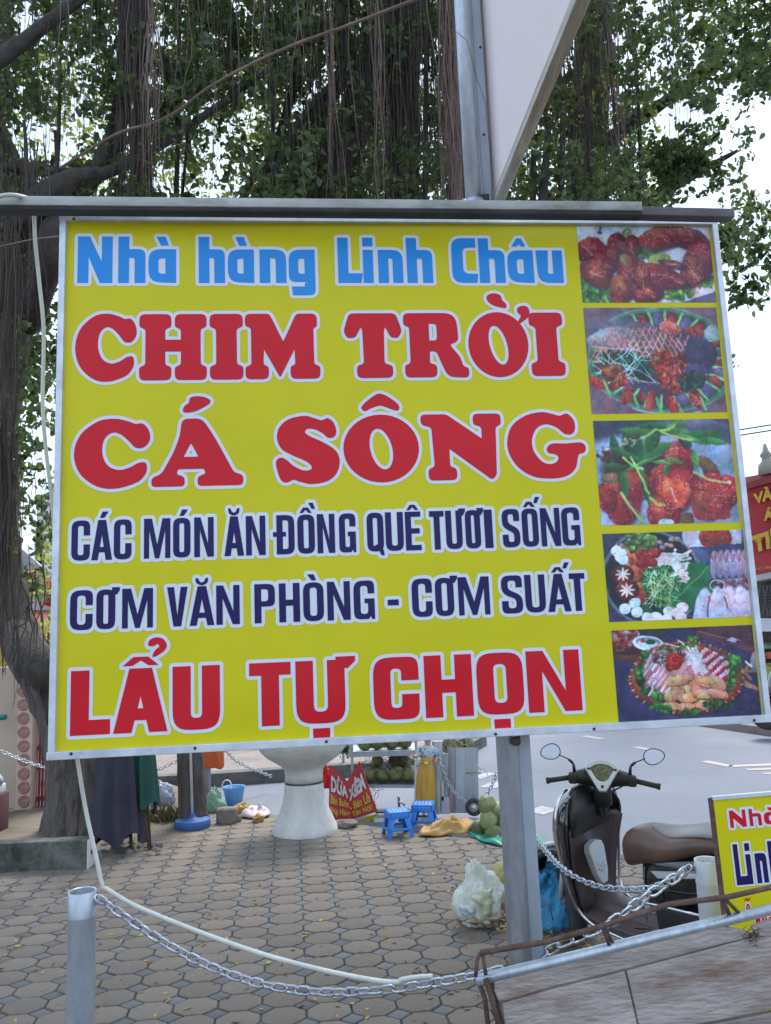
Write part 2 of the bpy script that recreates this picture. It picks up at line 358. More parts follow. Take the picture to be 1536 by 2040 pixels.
def coop(ch, w):
    def sx(l): return [[(p[0] * w,) + tuple(p[1:]) for p in l]]
    def I(x0, cw):
        e = cw * .19
        return rp([(x0, 1, .1), (x0 + cw, 1, .1), (x0 + cw, .8, .1), (x0 + cw - e, .77, .05), (x0 + cw - e, .23, .05), (x0 + cw, .2, .1), (x0 + cw, 0, .1), (x0, 0, .1), (x0, .2, .1), (x0 + e, .23, .05), (x0 + e, .77, .05), (x0, .8, .1)])
    if ch == 'I': return [[I(0, w)]]
    if ch == 'H': return [[I(0, w * .475)], [I(w * .525, w * .475)], [rect(w * .36, .43, w * .63, .61)]]
    if ch == 'M': return [[rp(sx([(0, 1, .1), (.33, 1, .06), (.51, .57, .03), (.69, 1, .06), (.97, 1, .1), (.97, .80, .1), (.92, .77, .05), (.92, .22, .05), (1, .19, .1), (1, 0, .1), (.60, 0, .1), (.60, .19, .08), (.665, .22, .04), (.66, .45, .01), (.46, .02, .04), (.25, .45, .01), (.24, .22, .04), (.31, .19, .08), (.31, 0, .1), (0, 0, .1), (0, .19, .1), (.08, .22, .05), (.08, .78, .05), (0, .81, .1)])[0])]]
    if ch == 'T': return [[rp(sx([(.1, 1, .08), (.9, 1, .08), (1, .72, .12), (.93, .61, .08), (.80, .62, .08), (.71, .79, .05), (.69, .72, .03), (.68, .22, .05), (.82, .19, .1), (.82, 0, .1), (.21, 0, .1), (.21, .19, .1), (.33, .22, .05), (.32, .72, .03), (.3, .79, .05), (.2, .62, .08), (.06, .61, .08), (0, .72, .12)])[0])]]
    if ch == 'R': return [[rp(sx([(0, 1, .1), (.84, 1, .26), (.86, .56, .2), (.72, .50, .04), (.88, .30, .12), (.91, .17, .06), (1, .14, .06), (1, -.01, .1), (.66, 0, .14), (.50, .40, .06), (.40, .40, .02), (.39, .22, .04), (.5, .19, .08), (.5, 0, .1), (0, 0, .1), (0, .19, .1), (.09, .22, .05), (.09, .78, .05), (0, .81, .1)])[0]),
                           rp(sx([(.40, .83), (.40, .57), (.52, .57, .08), (.52, .83, .08)])[0])]]
    if ch == 'O': return [[el(w / 2, .5, w / 2, .51), el(w * .5, .49, w * .145, .31, 12)]]
    if ch == 'C': return [[sp([(x * w, y) for x, y in [(.80, .93), (.9, .93), (.98, .82), (.99, .68), (.91, .58), (.80, .58), (.71, .68), (.60, .78), (.49, .80), (.39, .70), (.37, .50), (.44, .33), (.58, .26), (.72, .29), (.84, .355), (.93, .36), (.955, .28), (.93, .18), (.82, .07), (.55, -.01), (.3, .03), (.08, .22), (0, .5), (.08, .78), (.3, .97), (.52, 1.01), (.7, .97)]])]]
    if ch == 'S': return [[sp([(x * w, y) for x, y in [(.45, 1.01), (.62, .97), (.73, .94), (.83, .97), (.92, .90), (.96, .78), (.93, .69), (.83, .67), (.74, .74), (.62, .80), (.50, .81), (.46, .76), (.54, .70), (.76, .60), (.94, .48), (1.0, .33), (.95, .15), (.8, .03), (.55, -.01), (.35, .03), (.26, .06), (.15, .02), (.06, .06), (0, .22), (-.01, .34), (.06, .39), (.15, .36), (.26, .27), (.40, .20), (.52, .20), (.55, .25), (.46, .33), (.25, .42), (.08, .52), (.01, .68), (.05, .84), (.2, .96)]])]]
    if ch == 'G': return [[sp([(x * w, y) for x, y in [(.45, 1.01), (.60, .98), (.69, .95), (.79, .98), (.87, .88), (.88, .74), (.83, .66), (.74, .67), (.64, .77), (.51, .82), (.39, .76), (.32, .60), (.33, .42), (.42, .26), (.52, .21), (.61, .24), (.64, .31), (.60, .355), (.52, .38), (.50, .45), (.57, .52), (.75, .52), (.94, .53), (1.0, .46), (.98, .38), (.91, .35), (.885, .28), (.85, .14), (.74, .03), (.55, -.01), (.3, .03), (.1, .2), (.0, .48), (.06, .78), (.24, .95)]])]]
    if ch == 'A': return [[rp(sx([(.33, .99, .1), (.55, 1, .12), (.68, .74, .2), (.90, .19, .06), (1, .15, .06), (1, 0, .1), (.50, 0, .1), (.50, .14, .06), (.59, .18, .04), (.57, .25, .02), (.29, .25, .02), (.27, .18, .04), (.36, .14, .06), (.36, 0, .1), (0, 0, .1), (0, .13, .06), (.11, .19, .06), (.24, .50, .1), (.31, .75, .1)])[0]),
                           rp(sx([(.43, .63, .03), (.35, .43, .01), (.51, .43, .01)])[0])]]
    if ch == 'N': return [[rp(sx([(0, 1, .1), (.32, 1, .06), (.75, .62, .02), (.75, .80, .05), (.65, .83, .08), (.65, 1, .1), (1, 1, .1), (1, .83, .1), (.93, .79, .05), (.91, .06, .08), (.85, -.01, .05), (.34, .47, .02), (.34, .21, .04), (.42, .17, .07), (.42, 0, .1), (.07, 0, .1), (.07, .17, .1), (.15, .21, .05), (.13, .8, .05), (0, .84, .1)])[0])]]
    return []

# raster distance field -> the white border round a run of letters
def border_mesh(groups, wid, cell):
    allp = np.array([p for g in groups for c in g for p in c])
    x0, y0 = allp.min(0) - wid * 2.5; x1, y1 = allp.max(0) + wid * 2.5
    nx, ny = int((x1 - x0) / cell) + 2, int((y1 - y0) / cell) + 2
    Dm = np.full((ny, nx), 9.0, np.float32)
    gx = x0 + np.arange(nx) * cell; gy = y0 + np.arange(ny) * cell
    for g in groups:
        for c in g:
            c = np.array(c); A = c; B = np.roll(c, -1, 0)
            for a, b in zip(A, B):
                lo = np.minimum(a, b) - wid * 1.8; hi = np.maximum(a, b) + wid * 1.8
                i0, i1 = max(0, int((lo[0] - x0) / cell)), min(nx, int((hi[0] - x0) / cell) + 2)
                j0, j1 = max(0, int((lo[1] - y0) / cell)), min(ny, int((hi[1] - y0) / cell) + 2)
                X = gx[i0:i1][None, :]; Yy = gy[j0:j1][:, None]
                d = b - a; l2 = d @ d + 1e-12
                t = np.clip(((X - a[0]) * d[0] + (Yy - a[1]) * d[1]) / l2, 0, 1)
                q = np.hypot(X - a[0] - t * d[0], Yy - a[1] - t * d[1])
                Dm[j0:j1, i0:i1] = np.minimum(Dm[j0:j1, i0:i1], q)
    f = wid - Dm
    f[np.abs(f) < 1e-7] = 1e-7
    pos = f > 0
    code = pos[:-1, :-1] * 1 + pos[:-1, 1:] * 2 + pos[1:, 1:] * 4 + pos[1:, :-1] * 8
    mb = MB(); v = mb.v; F_ = mb.f
    for j in range(ny - 1):
        row = code[j] == 15
        d = np.diff(np.concatenate([[0], row.astype(int), [0]]))
        for i0, i1 in zip(np.nonzero(d == 1)[0].tolist(), np.nonzero(d == -1)[0].tolist()):
            b = len(v); v += [V(gx[i0], gy[j], 0), V(gx[i1], gy[j], 0), V(gx[i1], gy[j + 1], 0), V(gx[i0], gy[j + 1], 0)]; F_.append((b, b + 1, b + 2, b + 3))
    js, is_ = np.nonzero((code > 0) & (code < 15))
    for j, i in zip(js.tolist(), is_.tolist()):
        P = ((gx[i], gy[j], f[j, i]), (gx[i + 1], gy[j], f[j, i + 1]), (gx[i + 1], gy[j + 1], f[j + 1, i + 1]), (gx[i], gy[j + 1], f[j + 1, i]))
        b = len(v)
        for k in range(4):
            p, q = P[k], P[(k + 1) % 4]
            if p[2] > 0: v.append(V(p[0], p[1], 0))
            if (p[2] > 0) != (q[2] > 0):
                t = p[2] / (p[2] - q[2]); v.append(V(p[0] + t * (q[0] - p[0]), p[1] + t * (q[1] - p[1]), 0))
        if len(v) - b >= 3: F_.append(tuple(range(b, len(v))))
        else: del v[b:]
    return mb

def fill(groups, z0=0.0, dz=0.00004):
    """triangulate groups (list of contour lists) -> MB in (u, v, z)"""
    mb = MB(); z = z0
    for g in groups:
        g = [clean(c) for c in g]
        L = [[Vector((p[0], p[1], 0)) for p in c] for c in g]
        tris = tessellate_polygon(L)
        flat = [q for c in L for q in c]
        fs = []
        for a, b, c in tris:
            n = (flat[b] - flat[a]).cross(flat[c] - flat[a]).z
            if abs(n) < 1e-14: continue
            fs.append((a, b, c) if n > 0 else (a, c, b))
        mb.add([V(q.x, q.y, z) for q in flat], fs); z += dz
    return mb
def place(groups, x, y, sx, sy):
    return [[[(x + p[0] * sx, y + p[1] * sy) for p in c] for c in g] for g in groups]
# ------------------------------------------------------------------ the big restaurant sign
SAZ = math.radians(5.25)
SU = V(math.cos(SAZ), math.sin(SAZ), 0); SN = V(math.sin(SAZ), -math.cos(SAZ), 0)
S_O = at(122, 431, 2.80)
def suv(x, y):
    r = ray(x, y); t = (S_O - EYE).dot(SN) / r.dot(SN); p = EYE + r * t
    return ((p - S_O).dot(SU), p.z)
_c = [suv(*q) for q in ((122, 431), (1424, 441), (1532, 1437), (99, 1512))]
U0 = (_c[0][0] + _c[3][0]) / 2; U1 = (_c[1][0] + _c[2][0]) / 2
Z1 = (_c[0][1] + _c[1][1]) / 2; Z0 = (_c[2][1] + _c[3][1]) / 2
print('sign', U1 - U0, Z1 - Z0, Z0, [(round(a - U0, 3), round(b - Z0, 3)) for a, b in _c])
SW, SH = U1 - U0, Z1 - Z0
s_base = S_O + SU * U0; s_base = V(s_base.x, s_base.y, Z0)
def sp_(x, y):                       # pixel -> sign-local (u, v)
    a, b = suv(x, y); return (a - U0, b - Z0)

M_yel = mat('print_yellow', (0.66, 0.575, 0.003), 0.36, c2=(0.60, 0.54, 0.003), scale=1.2, dirt=(0.40, 0.37, 0.05), dscale=26, dlo=0.68, dhi=0.82, spec=0.28, bump=0.03, bscale=3)
M_bord = mat('print_white', (0.72, 0.74, 0.80), 0.36, c2=(0.68, 0.70, 0.77), scale=2, spec=.28)
M_red = mat('print_red', (0.66, 0.006, 0.018), 0.36, c2=(0.58, 0.006, 0.018), scale=2, spec=.28)
M_navy = mat('print_navy', (0.016, 0.010, 0.10), 0.36, c2=(0.014, 0.009, 0.08), scale=2, spec=.25)
M_blue = mat('print_blue', (0.018, 0.27, 0.72), 0.33, c2=(0.016, 0.25, 0.68), scale=2, spec=.3)
M_alu = mat('aluminium_trim', (0.72, 0.74, 0.79), 0.42, 0.35, c2=(0.50, 0.52, 0.58), scale=9, dirt=(0.25, 0.25, 0.25), dscale=14, dlo=0.6, dhi=0.8, bump=0.05)
M_galv = mat('galvanised_steel', (0.56, 0.60, 0.66), 0.36, 0.6, c2=(0.36, 0.40, 0.45), scale=22, lo=0.3, hi=0.7, dirt=(0.13, 0.14, 0.15), dscale=9, dlo=0.58, dhi=0.85, bump=0.05, stretch=(1, 1, 0.35), rvar=0.12)
M_galvd = mat('dull_galvanised_steel', (0.38, 0.41, 0.46), 0.55, 0.25, c2=(0.29, 0.31, 0.35), scale=10, dirt=(0.10, 0.09, 0.085), dscale=7, dlo=0.6, dhi=0.85, stretch=(1, 1, 0.3))
M_screw = mat('rusty_screw', (0.10, 0.06, 0.045), 0.7, 0.4)

# corrugated board print gets its fine vertical flutes
def flutes(m):
    t = m.node_tree; N = t.nodes; L = t.links
    w = N.new('ShaderNodeTexWave'); w.wave_type = 'BANDS'; w.bands_direction = 'X'; w.inputs['Scale'].default_value = 62
    w.inputs['Distortion'].default_value = 0.6
    tc = N.new('ShaderNodeTexCoord'); L.new(tc.outputs['Object'], w.inputs['Vector'])
    b = N.new('ShaderNodeBump'); b.inputs['Strength'].default_value = 0.05; b.inputs['Distance'].default_value = 0.002
    n = N.new('ShaderNodeTexNoise'); n.inputs['Scale'].default_value = 1.7; n.inputs['Detail'].default_value = 2; L.new(tc.outputs['Object'], n.inputs['Vector'])
    b2 = N.new('ShaderNodeBump'); b2.inputs['Strength'].default_value = 0.5; b2.inputs['Distance'].default_value = 0.05
    L.new(n.outputs['Fac'], b2.inputs['Height']); L.new(b2.outputs['Normal'], b.inputs['Normal'])
    L.new(w.outputs['Fac'], b.inputs['Height']); L.new(b.outputs['Normal'], N['Principled BSDF'].inputs['Normal'])
for m in (M_yel, M_red, M_navy, M_blue, M_bord): flutes(m)

sign = thing('restaurant_sign', 'large yellow restaurant menu board with red, blue and navy lettering and five food pictures', 'sign', s_base, SAZ)
MB().box((SW / 2, 0.012, SH / 2), (SW - 0.01, 0.024, SH - 0.01)).build('print_panel', M_yel, sign, smooth=False, world=False)
fw = 0.027
for nm, c, d in (('frame_rail', (SW / 2, 0.004, SH - fw / 2 + 0.002), (SW + 0.006, 0.046, fw * 0.85)), ('frame_rail', (SW / 2, 0.004, fw / 2 - 0.002), (SW + 0.01, 0.046, fw)),
                 ('frame_rail', (fw / 2 - 0.003, 0.0035, SH / 2), (fw * 0.85, 0.044, SH - 2 * fw + 0.01)), ('frame_rail', (SW - fw / 2 + 0.003, 0.0035, SH / 2), (fw * 0.85, 0.044, SH - 2 * fw + 0.01))):
    MB().box(c, d).build(nm, M_alu, sign, smooth=False, world=False, bevel=0.002)
for px in ((145, 1500), (390, 1489), (650, 1476), (985, 1461), (1497, 1434), (1180, 1451), (150, 441)):
    u, v = sp_(*px); MB().lathe([(0.0, 0.003), (0.004, 0.0025), (0.006, 0)], seg=8).build('screw', M_screw, sign, world=False).matrix_local = \
        Matrix.Translation((u, -0.0195, v)) @ Matrix.Rotation(math.pi / 2, 4, 'X')

def line_groups(kind, letters, tops, bases, s, t):
    """letters: (glyph, x0, x1, accents) in photo pixels"""
    vt = sum(sp_(*p)[1] for p in tops) / len(tops); vb = sum(sp_(*p)[1] for p in bases) / len(bases)
    H = vt - vb; ym = lambda x: 0.5 * (tops[0][1] + (tops[-1][1] - tops[0][1]) * (x - tops[0][0]) / (tops[-1][0] - tops[0][0])
                                       + bases[0][1] + (bases[-1][1] - bases[0][1]) * (x - bases[0][0]) / (bases[-1][0] - bases[0][0]))
    G = []
    for ch, x0, x1, *ac in letters:
        u0, u1 = sp_(x0, ym(x0))[0], sp_(x1, ym(x1))[0]; w = (u1 - u0) / H
        hh, yb = H, vb
        if kind == 'sans': g = sans(ch, w, s, t)
        elif kind == 'futur': g = futur(ch, w, s)
        else: g = coop(ch, w)
        if ch == '-': hh = H * 0.15; yb = vb + H * 0.33; g = [[rect(0, 0, (u1 - u0) / hh, 1)]]
        for a in ac:
            if kind == 'sans': g = g + acc(a, w, s)
            elif kind == 'futur': g = g + futur(a, w, s)
        G += place(g, u0, yb, hh, hh)
    return G
def put_text(name, G, m, wid, cell=0.0013, parent=sign, label=None, ydep=-0.001, bm=None):
    b = border_mesh(G, wid, cell)
    b.v = [V(q.x, ydep, q.y) for q in b.v]; ob = b.build(name + '_border', bm or M_bord, parent, smooth=False, world=False)
    f = fill(G); f.v = [V(q.x, ydep - 0.001 - q.z, q.y) for q in f.v]
    o = f.build(name, m, parent, smooth=False, world=False)
    if label: o['label'] = label
    return o

L1 = [('N', 155, 224.5), ('h', 236, 290), ('a', 296, 351, 'grave'), ('h', 396, 448), ('a', 454, 506, 'grave'), ('n', 517, 570), ('g', 575, 627),
      ('L', 673, 722), ('i', 723, 743), ('n', 753, 802), ('h', 810, 861), ('C', 900, 951), ('h', 954, 1005), ('a', 1010.5, 1062, 'hat'), ('u', 1068, 1120)]
put_text('heading_text', line_groups('futur', L1, [(190, 470.5), (1000, 476.5)], [(190, 563), (1000, 564.5)], 0.215, 0.2), M_blue, 0.0125, label='blue lettering reading Nhà hàng Linh Châu')
L2 = [('C', 150, 273), ('H', 277.5, 412), ('I', 418, 484.5), ('M', 488.5, 637), ('T', 685, 802), ('R', 805, 931.5), ('O', 933, 1052.5), ('I', 1056, 1123)]
def pixg(pts, spl=True):
    q = [sp_(640 + x / 2.4775, 420 + y / 2.4775) for x, y in pts]; return [sp(q)] if spl else [q]
G2 = line_groups('coop', L2, [(350, 625), (1090, 624)], [(350, 756), (1090, 751)], 0, 0)
G2.append(pixg([(815, 425), (835, 410), (862, 409), (885, 420), (892, 440), (912, 462), (912, 478), (895, 480), (850, 468), (822, 448)]))
G2.append(pixg([(968, 480), (990, 470), (1012, 472), (1026, 492), (1024, 520), (1005, 540), (980, 556), (964, 560), (975, 538), (984, 518), (968, 502)]))
put_text('heading_text', G2, M_red, 0.0125, label='red rounded lettering reading CHIM TRỜI')
L3 = [('C', 147.5, 300), ('A', 302, 484), ('S', 551, 676), ('O', 684, 834.5), ('N', 840, 1000.5), ('G', 1010.5, 1166)]
G3 = line_groups('coop', L3, [(390, 833), (920, 825)], [(390, 970), (870, 956)], 0, 0)
def pixh(pts, ox=80, oy=420):
    return [sp([sp_(ox + x / 2.4775, oy + y / 2.4775) for x, y in pts])]
G3.append(pixh([(705, 988), (712, 965), (733, 948), (740, 925), (765, 916), (805, 918), (836, 932), (838, 950), (800, 975), (760, 992), (720, 997)]))
G3.append(pixh([(198, 970), (230, 935), (275, 905), (310, 908), (355, 935), (382, 960), (383, 982), (365, 986), (325, 972), (290, 962), (250, 974), (215, 989)], 640, 420))
put_text('heading_text', G3, M_red, 0.0125, label='red rounded lettering reading CÁ SÔNG')
L4 = [('C', 142.6, 179.7), ('A', 182.5, 224, 'acute'), ('C', 227, 262.5), ('M', 287, 339.6), ('O', 345, 379.6, 'acute'), ('N', 387, 426), ('A', 447, 486, 'breve'), ('N', 490, 529),
      ('D', 551, 586.7), ('O', 592.7, 627, 'hat', 'grave2'), ('N', 632, 667), ('G', 675.5, 708.6), ('Q', 731, 764), ('U', 768, 803.5), ('E', 807.5, 838.6, 'hat'),
      ('T', 856, 885), ('U', 888, 920.6, 'horn'), ('O', 927, 957, 'horn'), ('I', 965, 981), ('S', 1000.5, 1035), ('O', 1040, 1072, 'hat', 'acute2'), ('N', 1077, 1115.6), ('G', 1119, 1154.7)]
_acc0 = acc
def acc(kind, w, s, y=1.0):
    if kind == 'acute2': return [[[(x + s * 1.1, yy + .09) for x, yy in c] for c in g] for g in _acc0('acute', w, s * .8)]
    if kind == 'grave2': return [[[(x + s * 1.15, yy + .09) for x, yy in c] for c in g] for g in _acc0('grave', w, s * .8)]
    return _acc0(kind, w, s, y)
put_text('menu_text', line_groups('sans', L4, [(160, 1036.5), (1137, 1011.5)], [(180, 1116), (1137, 1087)], 0.155, 0.135), M_navy, 0.0125, label='navy lettering reading CÁC MÓN ĂN ĐỒNG QUÊ TƯƠI SỐNG')
L5 = [('C', 139.7, 185), ('O', 192, 230, 'horn'), ('M', 243.5, 305), ('V', 333, 374), ('A', 378, 427, 'breve'), ('N', 431, 477.6), ('P', 507, 548), ('H', 556, 597.5), ('O', 604, 645, 'grave'),
      ('N', 652, 697.7), ('G', 704.6, 746), ('-', 772, 794), ('C', 820.5, 861), ('O', 867, 904, 'horn'), ('M', 913, 975), ('S', 999, 1040.5), ('U', 1045.7, 1086), ('A', 1090, 1136, 'hat', 'acute2'), ('T', 1135, 1166)]
put_text('menu_text', line_groups('sans', L5, [(160, 1177), (1150, 1141)], [(160, 1256), (1150, 1216.5)], 0.175, 0.135), M_navy, 0.0125, label='navy lettering reading CƠM VĂN PHÒNG - CƠM SUẤT')
L6 = [('L', 140.6, 220), ('A', 226, 334, 'hat', 'hook'), ('U', 344, 438.5), ('T', 497, 580), ('U', 589.5, 687.6, 'horn', 'dot'), ('C', 744, 834.6), ('H', 846, 941), ('O', 950, 1042.5, 'dot'), ('N', 1050, 1156)]
put_text('heading_text', line_groups('sans', L6, [(180, 1337), (1100, 1294)], [(180, 1465), (1100, 1417)], 0.285, 0.185), M_red, 0.0125, label='red block lettering reading LẨU TỰ CHỌN')

# ---- printed food pictures: painted cell by cell into colour attributes of flat grids
M_pic = bpy.data.materials.new('food_print'); M_pic.use_nodes = True
_a = M_pic.node_tree.nodes.new('ShaderNodeVertexColor'); _a.layer_name = 'Col'
M_pic.node_tree.links.new(_a.outputs['Color'], M_pic.node_tree.nodes['Principled BSDF'].inputs['Base Color'])
M_pic.node_tree.nodes['Principled BSDF'].inputs['Roughness'].default_value = 0.33

class Can:
    def __init__(s, w, h, bg, seed=0):
        s.w, s.h = w, h; s.r = np.random.RandomState(seed)
        s.x = ((np.arange(w) + .5) / w)[None, :].repeat(h, 0); s.y = (((np.arange(h) + .5) / h)[:, None]).repeat(w, 1)
        s.asp = h / w; s.a = np.zeros((h, w, 3)) + np.array(bg) / 255.
    def noise(s, k, seed=0):
        r = np.random.RandomState(seed + 11); o = np.zeros((s.h, s.w)); am = 1; tot = 0
        for q in range(4):
            n = int(k * 2 ** q) + 2; m = max(2, int(n * s.asp)) + 1; g = r.rand(m + 1, n + 1)
            X = s.x * (n - 1); Y = s.y * (m - 1); i = X.astype(int); j = Y.astype(int); fx = X - i; fy = Y - j
            fx = fx * fx * (3 - 2 * fx); fy = fy * fy * (3 - 2 * fy)
            o += am * (g[j, i] * (1 - fx) * (1 - fy) + g[j, i + 1] * fx * (1 - fy) + g[j + 1, i] * (1 - fx) * fy + g[j + 1, i + 1] * fx * fy); tot += am; am *= .6
        return o / tot
    def put(s, m, c):
        m = np.clip(m, 0, 1)[..., None]; c = np.asarray(c, float)
        if c.ndim == 1: c = c / 255.
        s.a = s.a * (1 - m) + c * m
    def ell(s, cx, cy, rx, ry, rot=0, c=(200, 0, 0), c2=None, soft=.06, wob=0.0, lx=-.35, ly=-.45, op=1.0, p=2):
        r = math.radians(rot); X = s.x - cx; Y = (s.y - cy) * s.asp; ry = ry * s.asp
        u = (X * math.cos(r) + Y * math.sin(r)) / rx; v = (-X * math.sin(r) + Y * math.cos(r)) / ry
        d = (np.abs(u) ** p + np.abs(v) ** p) ** (1 / p)
        if wob: d = d + wob * (s.noise(9, int(cx * 97 + cy * 31)) - .5) * 2
        m = np.clip((1 - d) / soft, 0, 1) * op
        if c2 is not None:
            t = np.clip(np.hypot(u - lx, v - ly) / 1.35, 0, 1)[..., None]
            col = (np.array(c) / 255.) * (1 - t) + (np.array(c2) / 255.) * t; s.put(m, col)
        else: s.put(m, c)
    def ring(s, cx, cy, rx, ry, wd, c, op=1.0):
        d = np.hypot((s.x - cx) / rx, (s.y - cy) / ry); s.put(np.clip((wd - np.abs(d - 1)) / (wd * .5), 0, 1) * op, c)
    def line(s, x0, y0, x1, y1, wd, c, c1=None, op=1.0, bow=0.0):
        n = 7 if bow else 1; px, py = x0, y0
        for k in range(1, n + 1):
            t = k / n; qx = x0 + (x1 - x0) * t; qy = y0 + (y1 - y0) * t + bow * 4 * t * (1 - t)
            dx, dy = qx - px, (qy - py) * s.asp; X = s.x - px; Y = (s.y - py) * s.asp
            tt = np.clip((X * dx + Y * dy) / (dx * dx + dy * dy + 1e-9), 0, 1)
            s.put(np.clip((wd - np.hypot(X - tt * dx, Y - tt * dy)) / (wd * .45), 0, 1) * op, c); px, py = qx, qy
    def leaf(s, cx, cy, l, w, rot, c, c2=None):
        r = math.radians(rot); X = s.x - cx; Y = (s.y - cy) * s.asp
        u = (X * math.cos(r) + Y * math.sin(r)) / l; v = (-X * math.sin(r) + Y * math.cos(r)) / w
        m = np.clip((1 - u * u - np.abs(v)) / .2, 0, 1) * (np.abs(u) < 1)
        c2 = c2 or tuple(q * .6 for q in c); t = np.clip(.5 + v * .6, 0, 1)[..., None]
        s.put(m, (np.array(c) / 255.) * (1 - t) + (np.array(c2) / 255.) * t)
    def pol(s, pts, c, soft=.01):
        m = np.zeros((s.h, s.w), bool); n = len(pts)
        for i in range(n):
            x0, y0 = pts[i]; x1, y1 = pts[(i + 1) % n]
            cond = ((y0 > s.y) != (y1 > s.y)) & (s.x < (x1 - x0) * (s.y - y0) / (y1 - y0 + 1e-12) + x0); m ^= cond
        s.put(m * 1.0, c)
    def specks(s, n, box, c, r0=.004, r1=.01, op=.9):
        for _ in range(n):
            x = s.r.uniform(box[0], box[2]); y = s.r.uniform(box[1], box[3]); s.ell(x, y, s.r.uniform(r0, r1), s.r.uniform(r0, r1) * 1.2, s.r.uniform(0, 90), c, soft=.5, op=op)
    def frill(s, cx, cy, rx, ry, cols, n, k=.06):
        for _ in range(n):
            a = s.r.uniform(0, 6.28); q = math.sqrt(s.r.uniform(0, 1)); c = cols[s.r.randint(len(cols))]
            c = np.array(c) * s.r.uniform(.7, 1.15)
            s.ell(cx + math.cos(a) * rx * q, cy + math.sin(a) * ry * q, k * s.r.uniform(.5, 1.2), k * s.r.uniform(.6, 1.4), s.r.uniform(0, 180), tuple(np.clip(c, 0, 255)), tuple(np.clip(c * .45, 0, 255)), soft=.3, wob=.25)
    def grain(s, k=.06):
        wx = (s.noise(7, 21) - .5) * .03 + (s.noise(34, 22) - .5) * .006; wy = (s.noise(7, 23) - .5) * .04 + (s.noise(34, 24) - .5) * .008
        X = np.clip((s.x + wx) * s.w - .5, 0, s.w - 1.001); Y = np.clip((s.y + wy) * s.h - .5, 0, s.h - 1.001)
        i = X.astype(int); j = Y.astype(int); fx = (X - i)[..., None]; fy = (Y - j)[..., None]
        i2 = np.minimum(i + 1, s.w - 1); j2 = np.minimum(j + 1, s.h - 1); A = s.a
        s.a = A[j, i] * (1 - fx) * (1 - fy) + A[j, i2] * fx * (1 - fy) + A[j2, i] * (1 - fx) * fy + A[j2, i2] * fx * fy
        n = s.noise(22, 31) - .5; n2 = s.noise(48, 32) - .5; gxx = np.gradient(n, axis=1) + np.gradient(n2, axis=1) * .7; gyy = np.gradient(n, axis=0) + np.gradient(n2, axis=0) * .7
        sh = 1 + (s.noise(9, 35) - .5) * .5 + n * .12
        red = np.clip((s.a[..., 0] - np.maximum(s.a[..., 1], s.a[..., 2]) - .12) * 4, 0, 1)
        n3 = s.noise(13, 41); n4 = s.noise(20, 42); n5 = s.noise(7, 43)
        crev = np.clip((.055 - np.abs(n3 - .5)) / .055, 0, 1) ** 1.5; glint = np.clip((.028 - np.abs(n4 - .56)) / .028, 0, 1) ** 2 * np.clip((n5 - .42) * 6, 0, 1)
        sh = sh * (1 - crev * (.18 + .30 * red))
        s.a = s.a * sh[..., None]
        tint = np.stack([1 + (n5 - .5) * .5, 1 + (n3 - .35) * 1.1 * red + (n4 - .5) * .3, 1 + (n4 - .5) * .5], -1); s.a = s.a * tint
        s.a = s.a * (1 - (glint * (.25 + .6 * red))[..., None]) + np.array([.93, .84, .84]) * (glint * (.25 + .6 * red))[..., None]
        s.a = np.clip(s.a, 0, 1)
        s.a = np.clip(s.a * (1 + k * (s.noise(30, 5) - .5) + k * .4 * (s.r.rand(s.h, s.w) - .5))[..., None], 0, 1)

